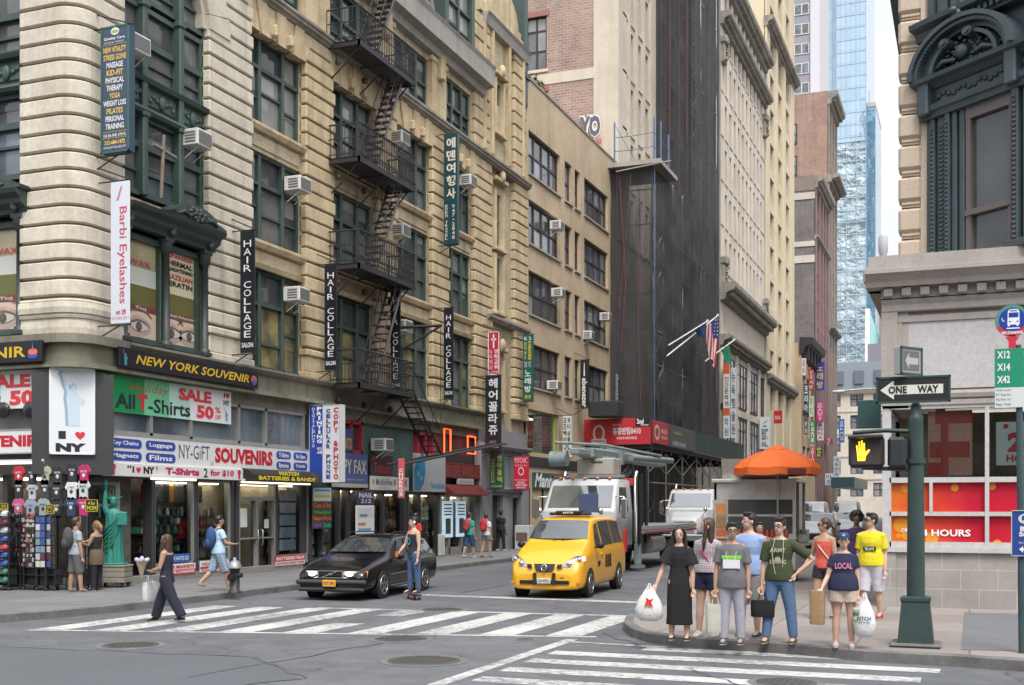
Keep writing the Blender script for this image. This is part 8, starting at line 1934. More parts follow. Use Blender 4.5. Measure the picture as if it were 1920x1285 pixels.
for nm, lab, cat, loc, stt, cw, tp_, sd, wh in (('parked_car', 'white sport utility car facing the camera behind the walking people', 'car', (-7.2, 60, 0), SUV, 1.4, 2.1, ([(1.9, .1), (4.5, .1), (4.3, .85), (2.3, .88)],), (.9, 3.9)), ('delivery_van', 'white delivery van further down the street behind the white car', 'van', (-8.3, 86, 0), VAN, 1.02, 1.7, ([(1.5, .06), (2.2, .06), (2.2, .6), (1.8, .6)],), (.9, 4.5)), ('delivery_van', 'pale blue white van half hidden behind the food cart', 'van', (-11.3, 92, 0), VAN, 1.02, 1.7, ([(1.5, .06), (2.2, .06), (2.2, .6), (1.8, .6)],), (.9, 4.5)), ('parked_car', 'dark car waiting behind the small white car', 'car', (-9.6, 76, 0), SUV, 1.4, 2.1, ([(1.9, .1), (4.5, .1), (4.3, .85), (2.3, .88)],), (.9, 3.9)), ('parked_car', 'small white car between the white utility car and the van', 'car', (-6.6, 70, 0), SUV, 1.4, 2.1, ([(1.9, .1), (4.5, .1), (4.3, .85), (2.3, .88)],), (.9, 3.9))):
 v, at, side, low = car(nm, lab, cat, loc, .03, stt, BLK if 'dark' in lab else WHT, cw, tp_, sd, wh, wr=.36)
 bx(v, 'grille', M['black'], (-.45, .45, -.02, .06, .45, .75)); z = stt[1][3] - .1
 for s in (-1, 1): bx(v, 'headlight', M['lamp_glass'], (s * .68 - .16, s * .68 + .16, -.0, .12, z - .1, z + .08), b=.03)
def truck(label, loc, boom):
 t = thing('boom_truck' if boom else 'box_truck', label, 'truck', loc, .0)
 def sec(y, w_, z0, z1, k=.94): return [(-w_, y, z0), (w_, y, z0), (w_, y, z0 + (z1 - z0) * .5), (w_ * k, y, z1 - .05), (w_ * k - .08, y, z1), (-w_ * k + .08, y, z1), (-w_ * k, y, z1 - .05), (-w_, y, z0 + (z1 - z0) * .5)]
 mb = MB(); mb.loft([sec(1.2, 1.15, .9, 1.95, 1), sec(1.35, 1.17, .9, 2.05, 1), sec(1.85, 1.17, .9, 2.86, .92), sec(2.0, 1.17, .9, 2.95, .92), sec(3.2, 1.17, .9, 2.95, .92), sec(3.3, 1.12, .9, 2.9, .92)]); mb.build('cab', WHT, t, 0)
 mb = MB(); mb.loft([sec(0, .62, .75, 1.42, .9), sec(.06, .72, .72, 1.52, .9), sec(.6, .84, .7, 1.66, .88), sec(1.3, 1.0, .7, 1.85, .86)]); mb.box(-1.1, -.62, .25, 1.2, .75, 1.2, .1); mb.box(.62, 1.1, .25, 1.2, .75, 1.2, .1); mb.build('bonnet', WHT, t, 0)
 mb = MB(); mb.add([(-1.02, 1.345, 2.08), (1.02, 1.345, 2.08), (.98, 1.76, 2.75), (-.98, 1.76, 2.75)], [(0, 1, 2, 3)]); mb.build('windscreen', M['car_glass'], t, 0)
 for s in (-1, 1):
  mb = MB(); mb.add([(s * 1.185, 1.7, 1.95), (s * 1.185, 2.7, 1.95), (s * 1.10, 2.7, 2.7), (s * 1.10, 1.95, 2.7)], [(0, 1, 2, 3)]); mb.build('side_window', M['car_glass'], t, 0)
  mb = MB(); mb.box(s * 1.42 - .1, s * 1.42 + .1, 1.3, 1.4, 1.75, 2.35, .03); mb.tube([(s * 1.1, 1.5, 2.4), (s * 1.42, 1.35, 2.4), (s * 1.42, 1.35, 1.7), (s * 1.1, 1.5, 1.7)], .018, 5); mb.ball((s * .95, .45, 1.95), (.09, .06, .12), 8, 6); mb.tube([(s * .8, .5, 1.6), (s * .95, .45, 1.9)], .015, 5); mb.build('mirror', M['chrome'], t, 0)
  bx(t, 'headlight', M['lamp_glass'], (s * .86 - .16, s * .86 + .16, .2, .27, .85, 1.08), b=.03)
  mb = MB(); mb.tube([(s * 1.2, 3.45, 1.0), (s * 1.2, 3.45, 3.0), (s * 1.2, 3.6, 3.2)], .07, 8); mb.build('exhaust_stack', M['chrome'], t, 0)
  for y in (.95, 8.6, 9.9) if boom else (.95, 6.0):
   mb = MB(); mb.tube([(s * .8, y, .5), (s * .82, y, .5), (s * 1.14, y, .5), (s * 1.16, y, .5)], [.42, .5, .5, .44], 22); wl = mb.build('wheel', M['rubber'], t, 0); mb = MB(); mb.lathe([(.0, 0), (.28, 0)], 14); mb.v = [(s * 1.165, y + a, .5 + b) for a, b, c in mb.v]; mb.build('rim', M['steel'], wl, 0)
 bx(t, 'bumper', M['chrome'], (-1.15, 1.15, -.12, .1, .45, .75), b=.03); bx(t, 'grille', M['steel'], *[(-.5, .5, -.02, .02, .82 + .1 * k, .88 + .1 * k) for k in range(6)]); bx(t, 'chassis', M['black'], (-.5, .5, .6, 11.5 if boom else 8, .6, .95), (-1.15, 1.15, .35, 3.2, .8, .9))
 mb = MB()
 for k in range(5): mb.ball((-.8 + .4 * k, 1.95, 2.98), (.06, .08, .04), 8, 4)
 mb.build('marker_light', M['amber'], t, 0)
 if boom:
  bx(t, 'flatbed', worn('bed_grey', (.30, .30, .31), (.18, .18, .18), scale=2, rough=.5, coord='o'), (-1.22, 1.22, 4.2, 12.4, 1.32, 1.46), (-1.22, 1.22, 4.2, 12.4, 1.2, 1.3)); bx(t, 'bed_edge', paint((.25, .04, .04)), (1.2, 1.235, 4.4, 12.3, 1.2, 1.28))
  GB = worn('boom_grey', (.22, .27, .27), (.10, .12, .12), scale=2, rough=.4, coord='o')
  mb = MB(); mb.box(-.35, .35, 3.5, 4.1, 1.0, 3.3, .05); mb.box(-.3, .2, 2.2, 11.5, 3.62, 3.95, .05); mb.box(-.2, .1, 1.0, 11.9, 3.68, 3.88, .03); mb.tube([(-.3, 1.2, 4.05), (-.25, 6, 4.1), (-.3, 11, 3.95)], .03, 5); mb.box(-.45, .35, 5.0, 5.15, 3.5, 4.1); mb.box(-.6, .5, 3.1, 4.0, 3.2, 3.7, .08); mb.cyl((-1.15, 2.0, 3.6), (-.6, 2.0, 3.6), .24, 14); mb.tube([(-.9, 1.7, 4.1), (.5, 2.4, 4.02), (.9, 8, 3.9)], .05, 6); mb.cyl((-.2, 4.2, 2.2), (-.2, 8, 3.5), .13, 10); mb.cyl((.8, 4.4, 3.7), (.8, 10, 3.8), .11, 10); mb.build('boom', GB, t, 0)
  bx(t, 'lift_box', plain('beige_box', (.40, .37, .32), .5), (-.45, .75, 2.5, 3.4, 3.1, 3.62), b=.03); mb = MB(FY(2.49)); put_text(mb, 'Genie', .02, .4, 3.46, 3.56, 0, .03); mb.build('lettering', M['black'], t, 0)
  bx(t, 'rack_bar', GB, (-1.25, 1.2, 2.2, 2.3, 3.0, 3.08), (-1.2, -1.12, 2.2, 2.3, 2.9, 3.1)); bx(t, 'warning_sign', paint((.5, .03, .04)), (.8, 1.15, 3.4, 3.43, 2.78, 3.0))
  mb = MB()
  for x, y in ((1.1, 3.6), (1.2, 4.0), (1.1, 5.2), (.5, 5.4), (1.15, 4.4), (.9, 4.7), (.1, 5.6)): mb.cyl((x, y, .9), (x, y, rnd.uniform(2.6, 3.4)), rnd.uniform(.03, .07), 6)
  for k in range(12): x = rnd.uniform(.3, 1.2); y = rnd.uniform(3.6, 5.2); mb.tube([(x, y, rnd.uniform(1.4, 2)), (x + rnd.uniform(-.3, .2), y + .2, rnd.uniform(2, 2.6)), (x + rnd.uniform(-.3, .1), y, rnd.uniform(2.6, 3.2))], .022, 5)
  mb.build('control_gear', M['black'], t, 0)
  mb = MB(); mb.box(1.0, 1.2, 4.0, 4.25, .2, 1.5, .02); mb.box(.9, 1.3, 3.95, 4.3, .1, .2); mb.build('outrigger', GB, t, 0); mb = MB(); mb.cyl((.95, 5.4, .85), (.95, 7.2, .85), .34, 16); mb.build('fuel_tank', M['steel'], t, 0)
 else: bx(t, 'cargo_body', M['black'], (-1.1, 1.1, 3.6, 8, 1.0, 2.9))
 return t
truck('large white boom truck with folded grey crane behind the yellow taxi', (-11.15, 32.9, 0), True)
truck('white truck cab seen between the flatbed and the food cart', (-12.8, 55.5, 0), False)
# ================================================================ people
def skinm(n, c):
 m = plain(n, c, .5); m.node_tree.nodes['Principled BSDF'].inputs['Subsurface Weight'].default_value = .08
 m.node_tree.nodes['Principled BSDF'].inputs['Subsurface Radius'].default_value = (.02, .008, .005); return m
SK = {'pale': skinm('skin_pale', (.56, .36, .265)), 'tan': skinm('skin_tan', (.42, .25, .17)), 'dark': skinm('skin_dark', (.13, .07, .045))}
_cl = {}
def cloth(c, c2=None, kind=None):
 k = (c, c2, kind)
 if k not in _cl:
  m = worn('cloth', c, tuple(x * .72 for x in c), scale=7, rough=.88, bump=.5, fine=60, bs=16, dist=.02, coord='o', amt=.5)
  if kind == 'plaid':
   t = m.node_tree; b = t.nodes['Principled BSDF']; P = N(t, 'TexCoord').outputs['Object']; prev = b.inputs['Base Color'].links[0].from_socket
   for ax in 'XZ':
    w_ = N(t, 'TexWave', Scale=9, bands_direction=ax); t.links.new(P, w_.inputs['Vector']); r = N(t, 'MapRange'); t.links.new(w_.outputs[0], r.inputs[0]); r.inputs[1].default_value = .6; r.inputs[2].default_value = .75; r.inputs[4].default_value = .55
    mx = N(t, 'Mix', data_type='RGBA'); t.links.new(r.outputs[0], mx.inputs[0]); t.links.new(prev, mx.inputs[6]); mx.inputs[7].default_value = c4(c2); prev = mx.outputs[2]
   t.links.new(prev, b.inputs['Base Color'])
  _cl[k] = m
 return _cl[k]
def solid(mb, name, mats, parent, vox, it=4):
 o = mb.build(name, mats, None, 0)
 r = o.modifiers.new('r', 'REMESH'); r.mode = 'VOXEL'; r.voxel_size = vox; r.use_smooth_shade = True
 s = o.modifiers.new('s', 'SMOOTH'); s.factor = .5; s.iterations = it
 dg = bpy.context.evaluated_depsgraph_get()
 me = bpy.data.meshes.new_from_object(o.evaluated_get(dg)); me.name = name
 old = o.data; o.modifiers.clear(); o.data = me; bpy.data.meshes.remove(old); o.parent = parent
 if not me.materials: me.materials.append(mats)
 return o
HAIR = {'black': worn('hair_black', (.018, .014, .013), rough=.45, bump=.4, bs=90, coord='o', streak=.3), 'brown': worn('hair_brown', (.06, .032, .02), rough=.45, bump=.4, bs=90, coord='o'), 'blond': worn('hair_blond', (.38, .24, .10), rough=.5, bump=.4, bs=90, coord='o')}
HANDS = {}
def person(label, loc, rz, H, skin, hair, top, bottom, shoe, leg=((0, 0), (0, 0)), arm=None, fem=False, head=0.0, look=0.0, vox=.011, sleeve=.6, hem=.49, pant='long', fat=1.0, group=None, splay=.012, extra=None):
 t = thing('person', label, 'person', loc, rz, group)
 sh = (.086 if fem else .101) * H; hp = .050 * H
 V3 = lambda x, y, z: Vector((x * H, y * H, z * H))
 arm = arm or (None, None)
 body = MB(); J = {}
 def torso(g, z0, z1, shirt=False):
  prof = [(.46, .052 + .02, .055), (.50, .088, .066), (.54, .092 if fem else .086, .064), (.60, .072 if fem else .080, .052), (.66, .076 if fem else .086, .055), (.72, .086 if fem else .098, .062), (.775, .092 if fem else .108, .056), (.805, .080 if fem else .096, .045), (.828, .056 if fem else .066, .038), (.848, .036, .033)]
  R_ = []
  for z, rx, ry in prof:
   if z0 - 1e-6 <= z <= z1 + 1e-6:
    f = fat if z < .76 else 1 + (fat - 1) * .4
    if shirt and z < .62: rx, ry = (.100, .072) if z > .56 else ((.112, .08) if not fem else (.109, .08))
    R_.append([((rx * f + g) * H * math.cos(2 * PI * k / 20), (ry * f + g - (.008 if z > .7 and 0 else 0)) * H * math.sin(2 * PI * k / 20), z * H) for k in range(20)])
  return R_
 body.loft(torso(0, .46, .85))
 legs = []
 for s, (a, kb) in zip((-1, 1), leg):
  hip = V3(s * .05, 0, .50); kn = hip + V3(s * splay, -math.sin(a) * .235, -math.cos(a) * .235); b = a - kb
  an = kn + V3(s * splay * .6, -math.sin(b) * .225, -math.cos(b) * .225); legs.append((hip, kn, an, b, s))
 dz = -min(l[2].z for l in legs) + .048 * H
 up = Vector((0, 0, dz))
 body.v = [(x, y, z + dz) for x, y, z in body.v]
 legs = [(h + up, k + up, a + up, b, s) for h, k, a, b, s in legs]
 for h, k, a, b, s in legs:
  m1 = (h + k) / 2; m2 = k * .62 + a * .38
  body.tube([h, m1, k, m2, a, a - V3(0, 0, .03)], [.056 * H * fat, .047 * H, .034 * H, .035 * H, .022 * H, .022 * H], 12)
  f = Vector((0, -math.cos(b * .6), -math.sin(max(0, b) * .3))); body.tube([a - V3(0, -.012, .025), a + f * .05 * H - V3(0, 0, .025), a + f * .09 * H - V3(0, 0, .033)], [.026 * H, .026 * H, .016 * H], 10)
  body.tube([h + V3(0, 0, .05), h], [.05 * H, .058 * H * fat], 10)
 arms = []
 for s, ar in zip((-1, 1), arm):
  S = V3(0, 0, .79) + Vector((s * sh, 0, 0)) + up
  e, h = ar or ((.022, .012, -.175), (.03, -.03, -.335))
  E = S + V3(s * e[0], e[1], e[2]); Hd = S + V3(s * h[0], h[1], h[2])
  arms.append((S, E, Hd, s)); d = (Hd - E).normalized()
  body.tube([S - Vector((s * .03 * H, 0, -.008 * H)), S, (S + E) / 2, E, E * .6 + Hd * .4, Hd], [.034 * H, .034 * H, .028 * H, .022 * H, .023 * H, .0155 * H], 10)
  n = Vector((0, -1, 0)) if abs(d.y) < .7 else Vector((0, 0, 1)); lat = d.cross(n).normalized(); n = lat.cross(d).normalized()
  pc = Hd + d * .028 * H
  body.tube([Hd, pc, Hd + d * .052 * H], [.015 * H, .022 * H, .019 * H], 8, flat=.55)
  for i in range(4):
   r0 = Hd + d * .045 * H + lat * (i - 1.5) * .0115 * H; L_ = (.042, .05, .047, .036)[i] * H
   body.tube([r0, r0 + d * L_ * .5 + n * .006 * H, r0 + d * L_ * .85 + n * .02 * H], [.0062 * H, .0058 * H, .0045 * H], 6)
  r0 = Hd + d * .02 * H - lat * s * .016 * H; body.tube([r0, r0 - lat * s * .014 * H + d * .022 * H + n * .012 * H, r0 - lat * s * .012 * H + d * .04 * H + n * .022 * H], [.0075 * H, .007 * H, .005 * H], 6)
  J[s] = Hd + d * .055 * H
 neck = V3(0, .004, .81) + up; hc = V3(0, -.012, .93) + up
 body.tube([neck, neck + V3(0, -.004, .04), hc], [.038 * H, .031 * H, .03 * H], 10)
 Mh = Matrix.Translation(hc) @ Matrix.Rotation(head, 4, 'Z') @ Matrix.Rotation(look, 4, 'X')
 hb = MB(Mh); k = .066 * H / .113
 hb.ball((0, .008 * k, .022 * k), (.076 * k, .094 * k, .095 * k), 18, 12); hb.ball((0, -.022 * k, -.042 * k), (.058 * k, .064 * k, .066 * k), 14, 10); hb.ball((0, -.05 * k, -.085 * k), (.030 * k, .03 * k, .026 * k), 10, 6)
 hb.tube([(0, -.082 * k, .022 * k), (0, -.098 * k, -.012 * k), (0, -.108 * k, -.024 * k)], [.009 * k, .013 * k, .017 * k], 8)
 for s in (-1, 1): hb.ball((s * .078 * k, .012 * k, -.005 * k), (.011 * k, .022 * k, .034 * k), 8, 6)
 body.v += hb.v; n0 = len(body.v) - len(hb.v); body.f += [[i + n0 for i in f] for f in hb.f]; body.m += hb.m; body.s += hb.s
 solid(body, 'body', SK[skin], t, vox)
 for s in (-1, 1):
  mb = MB(Mh); mb.ball((s * .031 * k, -.078 * k, .012 * k), (.015 * k, .01 * k, .008 * k), 8, 6); mb.mi = 1; mb.ball((s * .031 * k, -.085 * k, .012 * k), (.0075 * k, .006 * k, .0075 * k), 6, 4); mb.tube([(s * .014 * k, -.090 * k, .034 * k), (s * .034 * k, -.091 * k, .04 * k), (s * .052 * k, -.078 * k, .034 * k)], [.004 * k, .006 * k, .003 * k], 5); mb.build('eye', [M['eye_w'], M['black']], t, 0)
 mb = MB(Mh); mb.ball((0, -.088 * k, -.058 * k), (.024 * k, .010 * k, .008 * k), 8, 4); mb.build('mouth', M['lip'], t, 0)
 if hair:
  style, hcol = hair; mb = MB(Mh)
  mb.ball((0, .024 * k, .044 * k), (.088 * k, .094 * k, .092 * k), 18, 12); mb.ball((0, .05 * k, .0), (.078 * k, .062 * k, .075 * k), 14, 8)
  if style == 'short':
   for q in range(14): a = rnd.uniform(0, 6.28); mb.ball((.05 * k * math.cos(a), -.01 * k + .05 * k * math.sin(a), .115 * k), (.03 * k, .03 * k, .022 * k), 6, 4)
   mb.ball((0, -.05 * k, .092 * k), (.062 * k, .034 * k, .028 * k), 10, 6)
  if style == 'long':
   mb.loft([[(rx * k * math.cos(2 * PI * j / 16), (.05 + yo) * k + ry * k * math.sin(2 * PI * j / 16), z * k) for j in range(16)] for z, rx, ry, yo in ((.09, .07, .06, 0), (.02, .092, .066, 0), (-.08, .098, .062, 0), (-.2, .108, .055, .0), (-.32, .105, .045, .012), (-.42, .08, .03, .02))])
   for s in (-1, 1): mb.tube([(s * .055 * k, -.04 * k, .1 * k), (s * .092 * k, -.03 * k, .03 * k), (s * .098 * k, -.03 * k, -.10 * k), (s * .10 * k, -.05 * k, -.24 * k), (s * .09 * k, -.06 * k, -.36 * k)], [.02 * k, .024 * k, .03 * k, .032 * k, .012 * k], 8)
  if style == 'tail': mb.ball((0, .115 * k, .03 * k), (.04 * k, .045 * k, .045 * k), 8, 6); mb.tube([(0, .12 * k, .03 * k), (.02 * k, .17 * k, -.04 * k), (.02 * k, .16 * k, -.15 * k)], [.035 * k, .045 * k, .012 * k], 8)
  if style == 'afro':
   for q in range(40): a = q * 2.4; z = -.6 + 1.6 * q / 40; rr = math.sqrt(max(0, 1 - min(1, abs(z)) ** 2)); mb.ball((.10 * k * rr * math.cos(a), .035 * k + .10 * k * rr * math.sin(a), .05 * k + .10 * k * z), (.05 * k,) * 3, 7, 5) if not (math.sin(a) < -.3 and z < .4) else 0
  solid(mb, 'hair', HAIR[hcol], t, vox * .9, 2)
 if top:
  c, kind = (top[0], top[1]) if isinstance(top[0], tuple) or isinstance(top[0], bpy.types.Material) else (top, 'tee')
  mat_ = c if isinstance(c, bpy.types.Material) else cloth(c)
  mb = MB(); rr = torso(.009, hem if hem > .46 else .46, .83 if kind != 'tank' else .775, kind == 'tee')
  if not rr or rr[0][0][2] / H > hem + .005: pass
  mb.loft(rr)
  if kind == 'dress':
   mb.loft([[(rx * H * math.cos(2 * PI * j / 24) * (1 + .05 * math.sin(j * 2.1)), ry * H * math.sin(2 * PI * j / 24) * (1 + .05 * math.sin(j * 2.1)), z * H) for j in range(24)] for z, rx, ry in ((.62, .085, .064), (.50, .105, .08), (.35, .11, .085), (.2, .112, .088), (.13, .118, .09))])
  mb.v = [(x, y, z + dz) for x, y, z in mb.v]
  for S, E, Hd, s in arms:
   if kind == 'tank': mb.tube([S - Vector((s * .045 * H, 0, -.012 * H)), S - Vector((s * .05 * H, 0, .05 * H))], [.024 * H, .04 * H], 8); continue
   if sleeve <= 1: Q = S + (E - S) * sleeve; mb.tube([S - Vector((s * .04 * H, 0, -.006 * H)), S, Q], [.036 * H, .040 * H, (.042 if kind != 'dress' else .07) * H], 12)
   else: mb.tube([S - Vector((s * .04 * H, 0, -.006 * H)), S, E, E + (Hd - E) * (sleeve - 1)], [.04 * H, .043 * H, .032 * H, .024 * H], 12)
  solid(mb, 'dress' if kind == 'dress' else 'shirt', mat_, t, vox)
 if bottom:
  mat_ = bottom if isinstance(bottom, bpy.types.Material) else cloth(bottom)
  mb = MB(); mb.loft(torso(.006, .46, .60)); mb.v = [(x, y, z + dz) for x, y, z in mb.v]
  for h, kn, a, b, s in legs:
   m1 = (h + kn) / 2
   if pant == 'long': mb.tube([h + V3(0, 0, .03), h, m1, kn, kn * .5 + a * .5, a], [.06 * H, .066 * H * fat, .056 * H, .046 * H, .042 * H, .036 * H], 14)
   elif pant == 'wide': mb.tube([h + V3(0, 0, .03), h, kn, a + V3(0, 0, .0)], [.06 * H, .068 * H, .06 * H, .055 * H], 14)
   elif pant == 'knee': mb.tube([h + V3(0, 0, .03), h, m1, kn + (kn - m1) * .1], [.06 * H, .068 * H * fat, .062 * H, .056 * H], 14)
   else: mb.tube([h + V3(0, 0, .03), h, h * .55 + kn * .45], [.06 * H, .068 * H * fat, .066 * H * fat], 14)
  solid(mb, 'shorts' if pant in ('knee', 'short') else 'trousers', mat_, t, vox)
 for h, kn, a, b, s in legs:
  mb = MB(); f = Vector((0, -math.cos(b * .6), -math.sin(max(0, b) * .35))); c = a - V3(0, 0, .02)
  mb.tube([c - f * .025 * H - V3(0, 0, .008), c + f * .02 * H - V3(0, 0, .004), c + f * .06 * H - V3(0, 0, .012), c + f * .10 * H - V3(0, 0, .016)], [.026 * H, .032 * H, .029 * H, .014 * H], 12, flat=.8); mb.mi = 1
  mb.tube([c - f * .03 * H - V3(0, 0, .022), c + f * .06 * H - V3(0, 0, .022), c + f * .105 * H - V3(0, 0, .022)], [.026 * H, .03 * H, .014 * H], 10, flat=.25)
  mb.build('shoe', [cloth(shoe), M['sole']], t, 0)
 if extra: extra(t, H, J, Mh, k, dz)
 Mw = Matrix.Translation(loc) @ Matrix.Rotation(rz, 4, 'Z')
 return {s: Mw @ p for s, p in J.items()}
M['eye_w'] = plain('eye_w', (.6, .58, .55), .3); M['lip'] = plain('lip', (.34, .13, .11), .4); M['sole'] = plain('sole', (.42, .42, .40), .7)
def print_on(t, H, words, c, z, w_, h, y=-.078, name='print'):
 mb = MB(FY(0)); [put_text(mb, s, -w_ / 2 * H, w_ / 2 * H, (z - i * h * 1.35) * H, (z - i * h * 1.35 + h) * H, -y * H + .004, .03) for i, s in enumerate(words)]; mb.build(name, paint(c, .7), t, 0)
def glasses(t, Mh, k, dark=False):
 mb = MB(Mh)
 for s in (-1, 1):
  if dark: mb.ball((s * .034 * k, -.095 * k, .012 * k), (.03 * k, .012 * k, .022 * k), 10, 6)
  else: mb.tube([(s * .034 * k + .026 * k * math.cos(a), -.097 * k, .012 * k + .019 * k * math.sin(a)) for a in [2 * PI * j / 12 for j in range(13)]], .0035 * k, 4)
  mb.tube([(s * .06 * k, -.092 * k, .016 * k), (s * .082 * k, .01 * k, .014 * k)], .004 * k, 4)
 mb.tube([(-.012 * k, -.1 * k, .014 * k), (.012 * k, -.1 * k, .014 * k)], .004 * k, 4); mb.build('glasses', M['black'], t, 0)
def bag(name, label, top, size, c, handles=True, rz=0, words=None, blob=False, prn=None):
 W, D, Hh = size
 t = thing(name, label, 'bag', (top[0], top[1], top[2] - Hh - (.12 if handles else 0)), rz)
 mb = MB(); q = 18
 def ring(z, k): return [(W / 2 * k * math.copysign(abs(math.cos(2 * PI * j / q)) ** (.9 if blob else .35), math.cos(2 * PI * j / q)) * (1 + .06 * math.sin(j * 2.3 + z * 20)), D / 2 * k * math.copysign(abs(math.sin(2 * PI * j / q)) ** (.9 if blob else .5), math.sin(2 * PI * j / q)), z) for j in range(q)]
 mb.loft([ring(z * Hh, k) for z, k in (((0, .55), (.1, .92), (.35, 1.04), (.6, .8), (.85, .42), (1, .16)) if blob else ((0, .9), (.05, .97), (.6, 1), (1, .97)))]); mb.build('bag_body', cloth(c), t, 0)
 if handles or blob:
  mb = MB(); ht = Hh + (.12 if handles else .04); x = W * (.2 if not blob else .05)
  for y in (-D * .25, D * .25): mb.tube([(-x, y, Hh * .97), (-x * .5, y * .3, ht), (x * .5, y * .3, ht), (x, y, Hh * .97)], .007, 5)
  mb.build('handle', cloth(c), t, 0)
 if words or prn:
  mb = MB(FY(0)); d = D / 2 * 1.06 + .012
  for s, z, h, w_ in words or (): put_text(mb, s, -w_ / 2, w_ / 2, z * Hh, z * Hh + h, d, .03)
  if prn: mb.prism([(x * W * .2, Hh * (.55 + y * .16)) for x, y in prn[1]], d, d + .004)
  mb.build('print', paint(prn[0] if prn else (.02, .02, .02), .6), t, 0)
 return t
def backpack(label, P, rz, H, c, c2):
 t = thing('backpack', label, 'backpack', P, rz); mb = MB(); mb.ball((0, .18, 1.24), (.165, .11, .25), 14, 10); mb.ball((0, .24, 1.12), (.12, .08, .13), 12, 8); mb.build('pack', cloth(c), t, 0)
 for s in (-1, 1): mb = MB(); mb.tube([(s * .1, .12, 1.42), (s * .12, .0, 1.46), (s * .12, -.13, 1.33), (s * .14, -.06, 1.1), (s * .13, .1, 1.05)], .018, 6, flat=.5); mb.build('strap', cloth(c2), t, 0)
def spot(px, py, z=.15): x, y = onZ(px, py, z); return (x, y, z)
DOWN = ((.03, -.005, -.172), (.035, -.03, -.33))
CORNER = 'people waiting on the corner'
def xc(f): return f
p = spot(1274, 1200); J = person('woman in a long black dress with long dark hair holding a white plastic bag', p, .12, 1.64, 'pale', ('long', 'black'), ((.012, .012, .014), 'dress'), None, (.05, .03, .02), fem=True, sleeve=.75, arm=(((.06, -.02, -.16), (.11, -.07, -.30)), DOWN), look=.1, group=CORNER)
bag('plastic_bag', 'bulging white plastic bag with a red star held by the woman in black', J[-1] + Vector((-.06, -.05, .05)), (.40, .24, .50), (.66, .66, .64), False, .2, blob=True, prn=((.6, .03, .02), [(-.9, -.9), (-.2, -.4), (.8, -.9), (.4, 0), (.9, .8), (.1, .5), (-.5, 1), (-.5, .1)]))
def strapf(c): return lambda t, H, J, Mh, k, dz: MB().tube([(-.085 * H, -.02, .80 * H), (-.02 * H, -.075 * H, .72 * H), (.085 * H, -.05 * H, .58 * H)], .014, 6, flat=.5).build('bag_strap', cloth(c), t, 0)
p = spot(1327, 1194); person('tall woman in a plaid shirt and navy shorts with long brown hair looking left', p, -.25, 1.76, 'pale', ('long', 'brown'), (cloth((.50, .46, .47), (.20, .13, .17), 'plaid'), 'tee'), (.012, .016, .045), (.62, .62, .62), fem=True, sleeve=.9, hem=.54, pant='short', head=-1.05, leg=((.06, 0), (-.05, 0)), extra=strapf((.35, .02, .08)), group=CORNER)
def f3(t, H, J, Mh, k, dz):
 glasses(t, Mh, k); mb = MB(FY(0)); mb.box(-.075 * H, .085 * H, .071 * H, .078 * H, .715 * H, .742 * H); mb.build('chest_stripe', paint((.22, .60, .03), .6), t, 0)
 mb = MB(FY(0)); mb.box(-.065 * H, .075 * H, .082 * H, .086 * H, .635 * H, .71 * H); mb.build('name_card', paint((.66, .68, .70), .4), t, 0)
 mb = MB()
 for s in (-1, 1): mb.tube([(s * .045 * H, -.03 * H, .82 * H), (s * .04 * H, -.078 * H, .75 * H), (s * .03 * H, -.088 * H, .70 * H)], .004, 4)
 mb.build('lanyard', paint((.6, .6, .6), .5), t, 0)
p = spot(1373, 1208); J = person('man in a grey t-shirt with a white name card and pale jeans', p, .05, 1.70, 'tan', ('short', 'black'), (.14, .14, .15), (.36, .35, .42), (.05, .07, .09), sleeve=.72, hem=.46, leg=((.03, 0), (-.03, 0)), arm=(DOWN, DOWN), head=.25, extra=f3, fat=1.04, group=CORNER)
bag('tote_bag', 'cream cloth tote bag held by the man in grey', J[-1] + Vector((.0, .02, -.02)), (.26, .10, .40), (.50, .50, .42), True, .3)
p = spot(1402, 1196); person('tall man in a pale blue shirt standing behind the man in grey', (p[0], p[1] + .15, .15), -.2, 1.84, 'pale', ('short', 'black'), (.28, .38, .62), (.35, .34, .33), (.04, .06, .08), sleeve=1.5, pant='knee', head=-.75, fat=1.08, group=CORNER)
def f5(t, H, J, Mh, k, dz):
 glasses(t, Mh, k); print_on(t, H, ('ARMY', '', 'STRONG'), (.40, .38, .26), .735, .13, .035, -.077); mb = MB(FY(0)); mb.disc((0, .675 * H), .028 * H, .082 * H, 5); mb.build('star_print', paint((.36, .34, .24), .7), t, 0)
 mb = MB()
 mb.tube([(-.03 * H, -.05 * H, .84 * H), (-.045 * H, -.085 * H, .74 * H), (-.03 * H, -.088 * H, .62 * H), (-.01 * H, -.08 * H, .52 * H)], .004, 4); mb.tube([(.04 * H, -.05 * H, .85 * H), (.045 * H, -.085 * H, .76 * H), (.04 * H, -.088 * H, .62 * H)], .004, 4); mb.build('earphone_cord', paint((.6, .6, .58), .5), t, 0)
p = spot(1462, 1206); J = person('man in an olive t-shirt and blue jeans with one hand on his hip', p, -.05, 1.77, 'pale', ('short', 'black'), (.045, .058, .024), (.10, .17, .30), (.10, .075, .03), sleeve=.78, leg=((.05, 0), (-.04, .0)), splay=.035, arm=(DOWN, ((.16, .035, -.12), (.035, -.02, -.235))), head=-.3, extra=f5, group=CORNER)
bag('handbag', 'black leather handbag held by the man in olive', J[-1] + Vector((.02, -.02, .0)), (.33, .14, .24), (.015, .015, .017), True, .1)
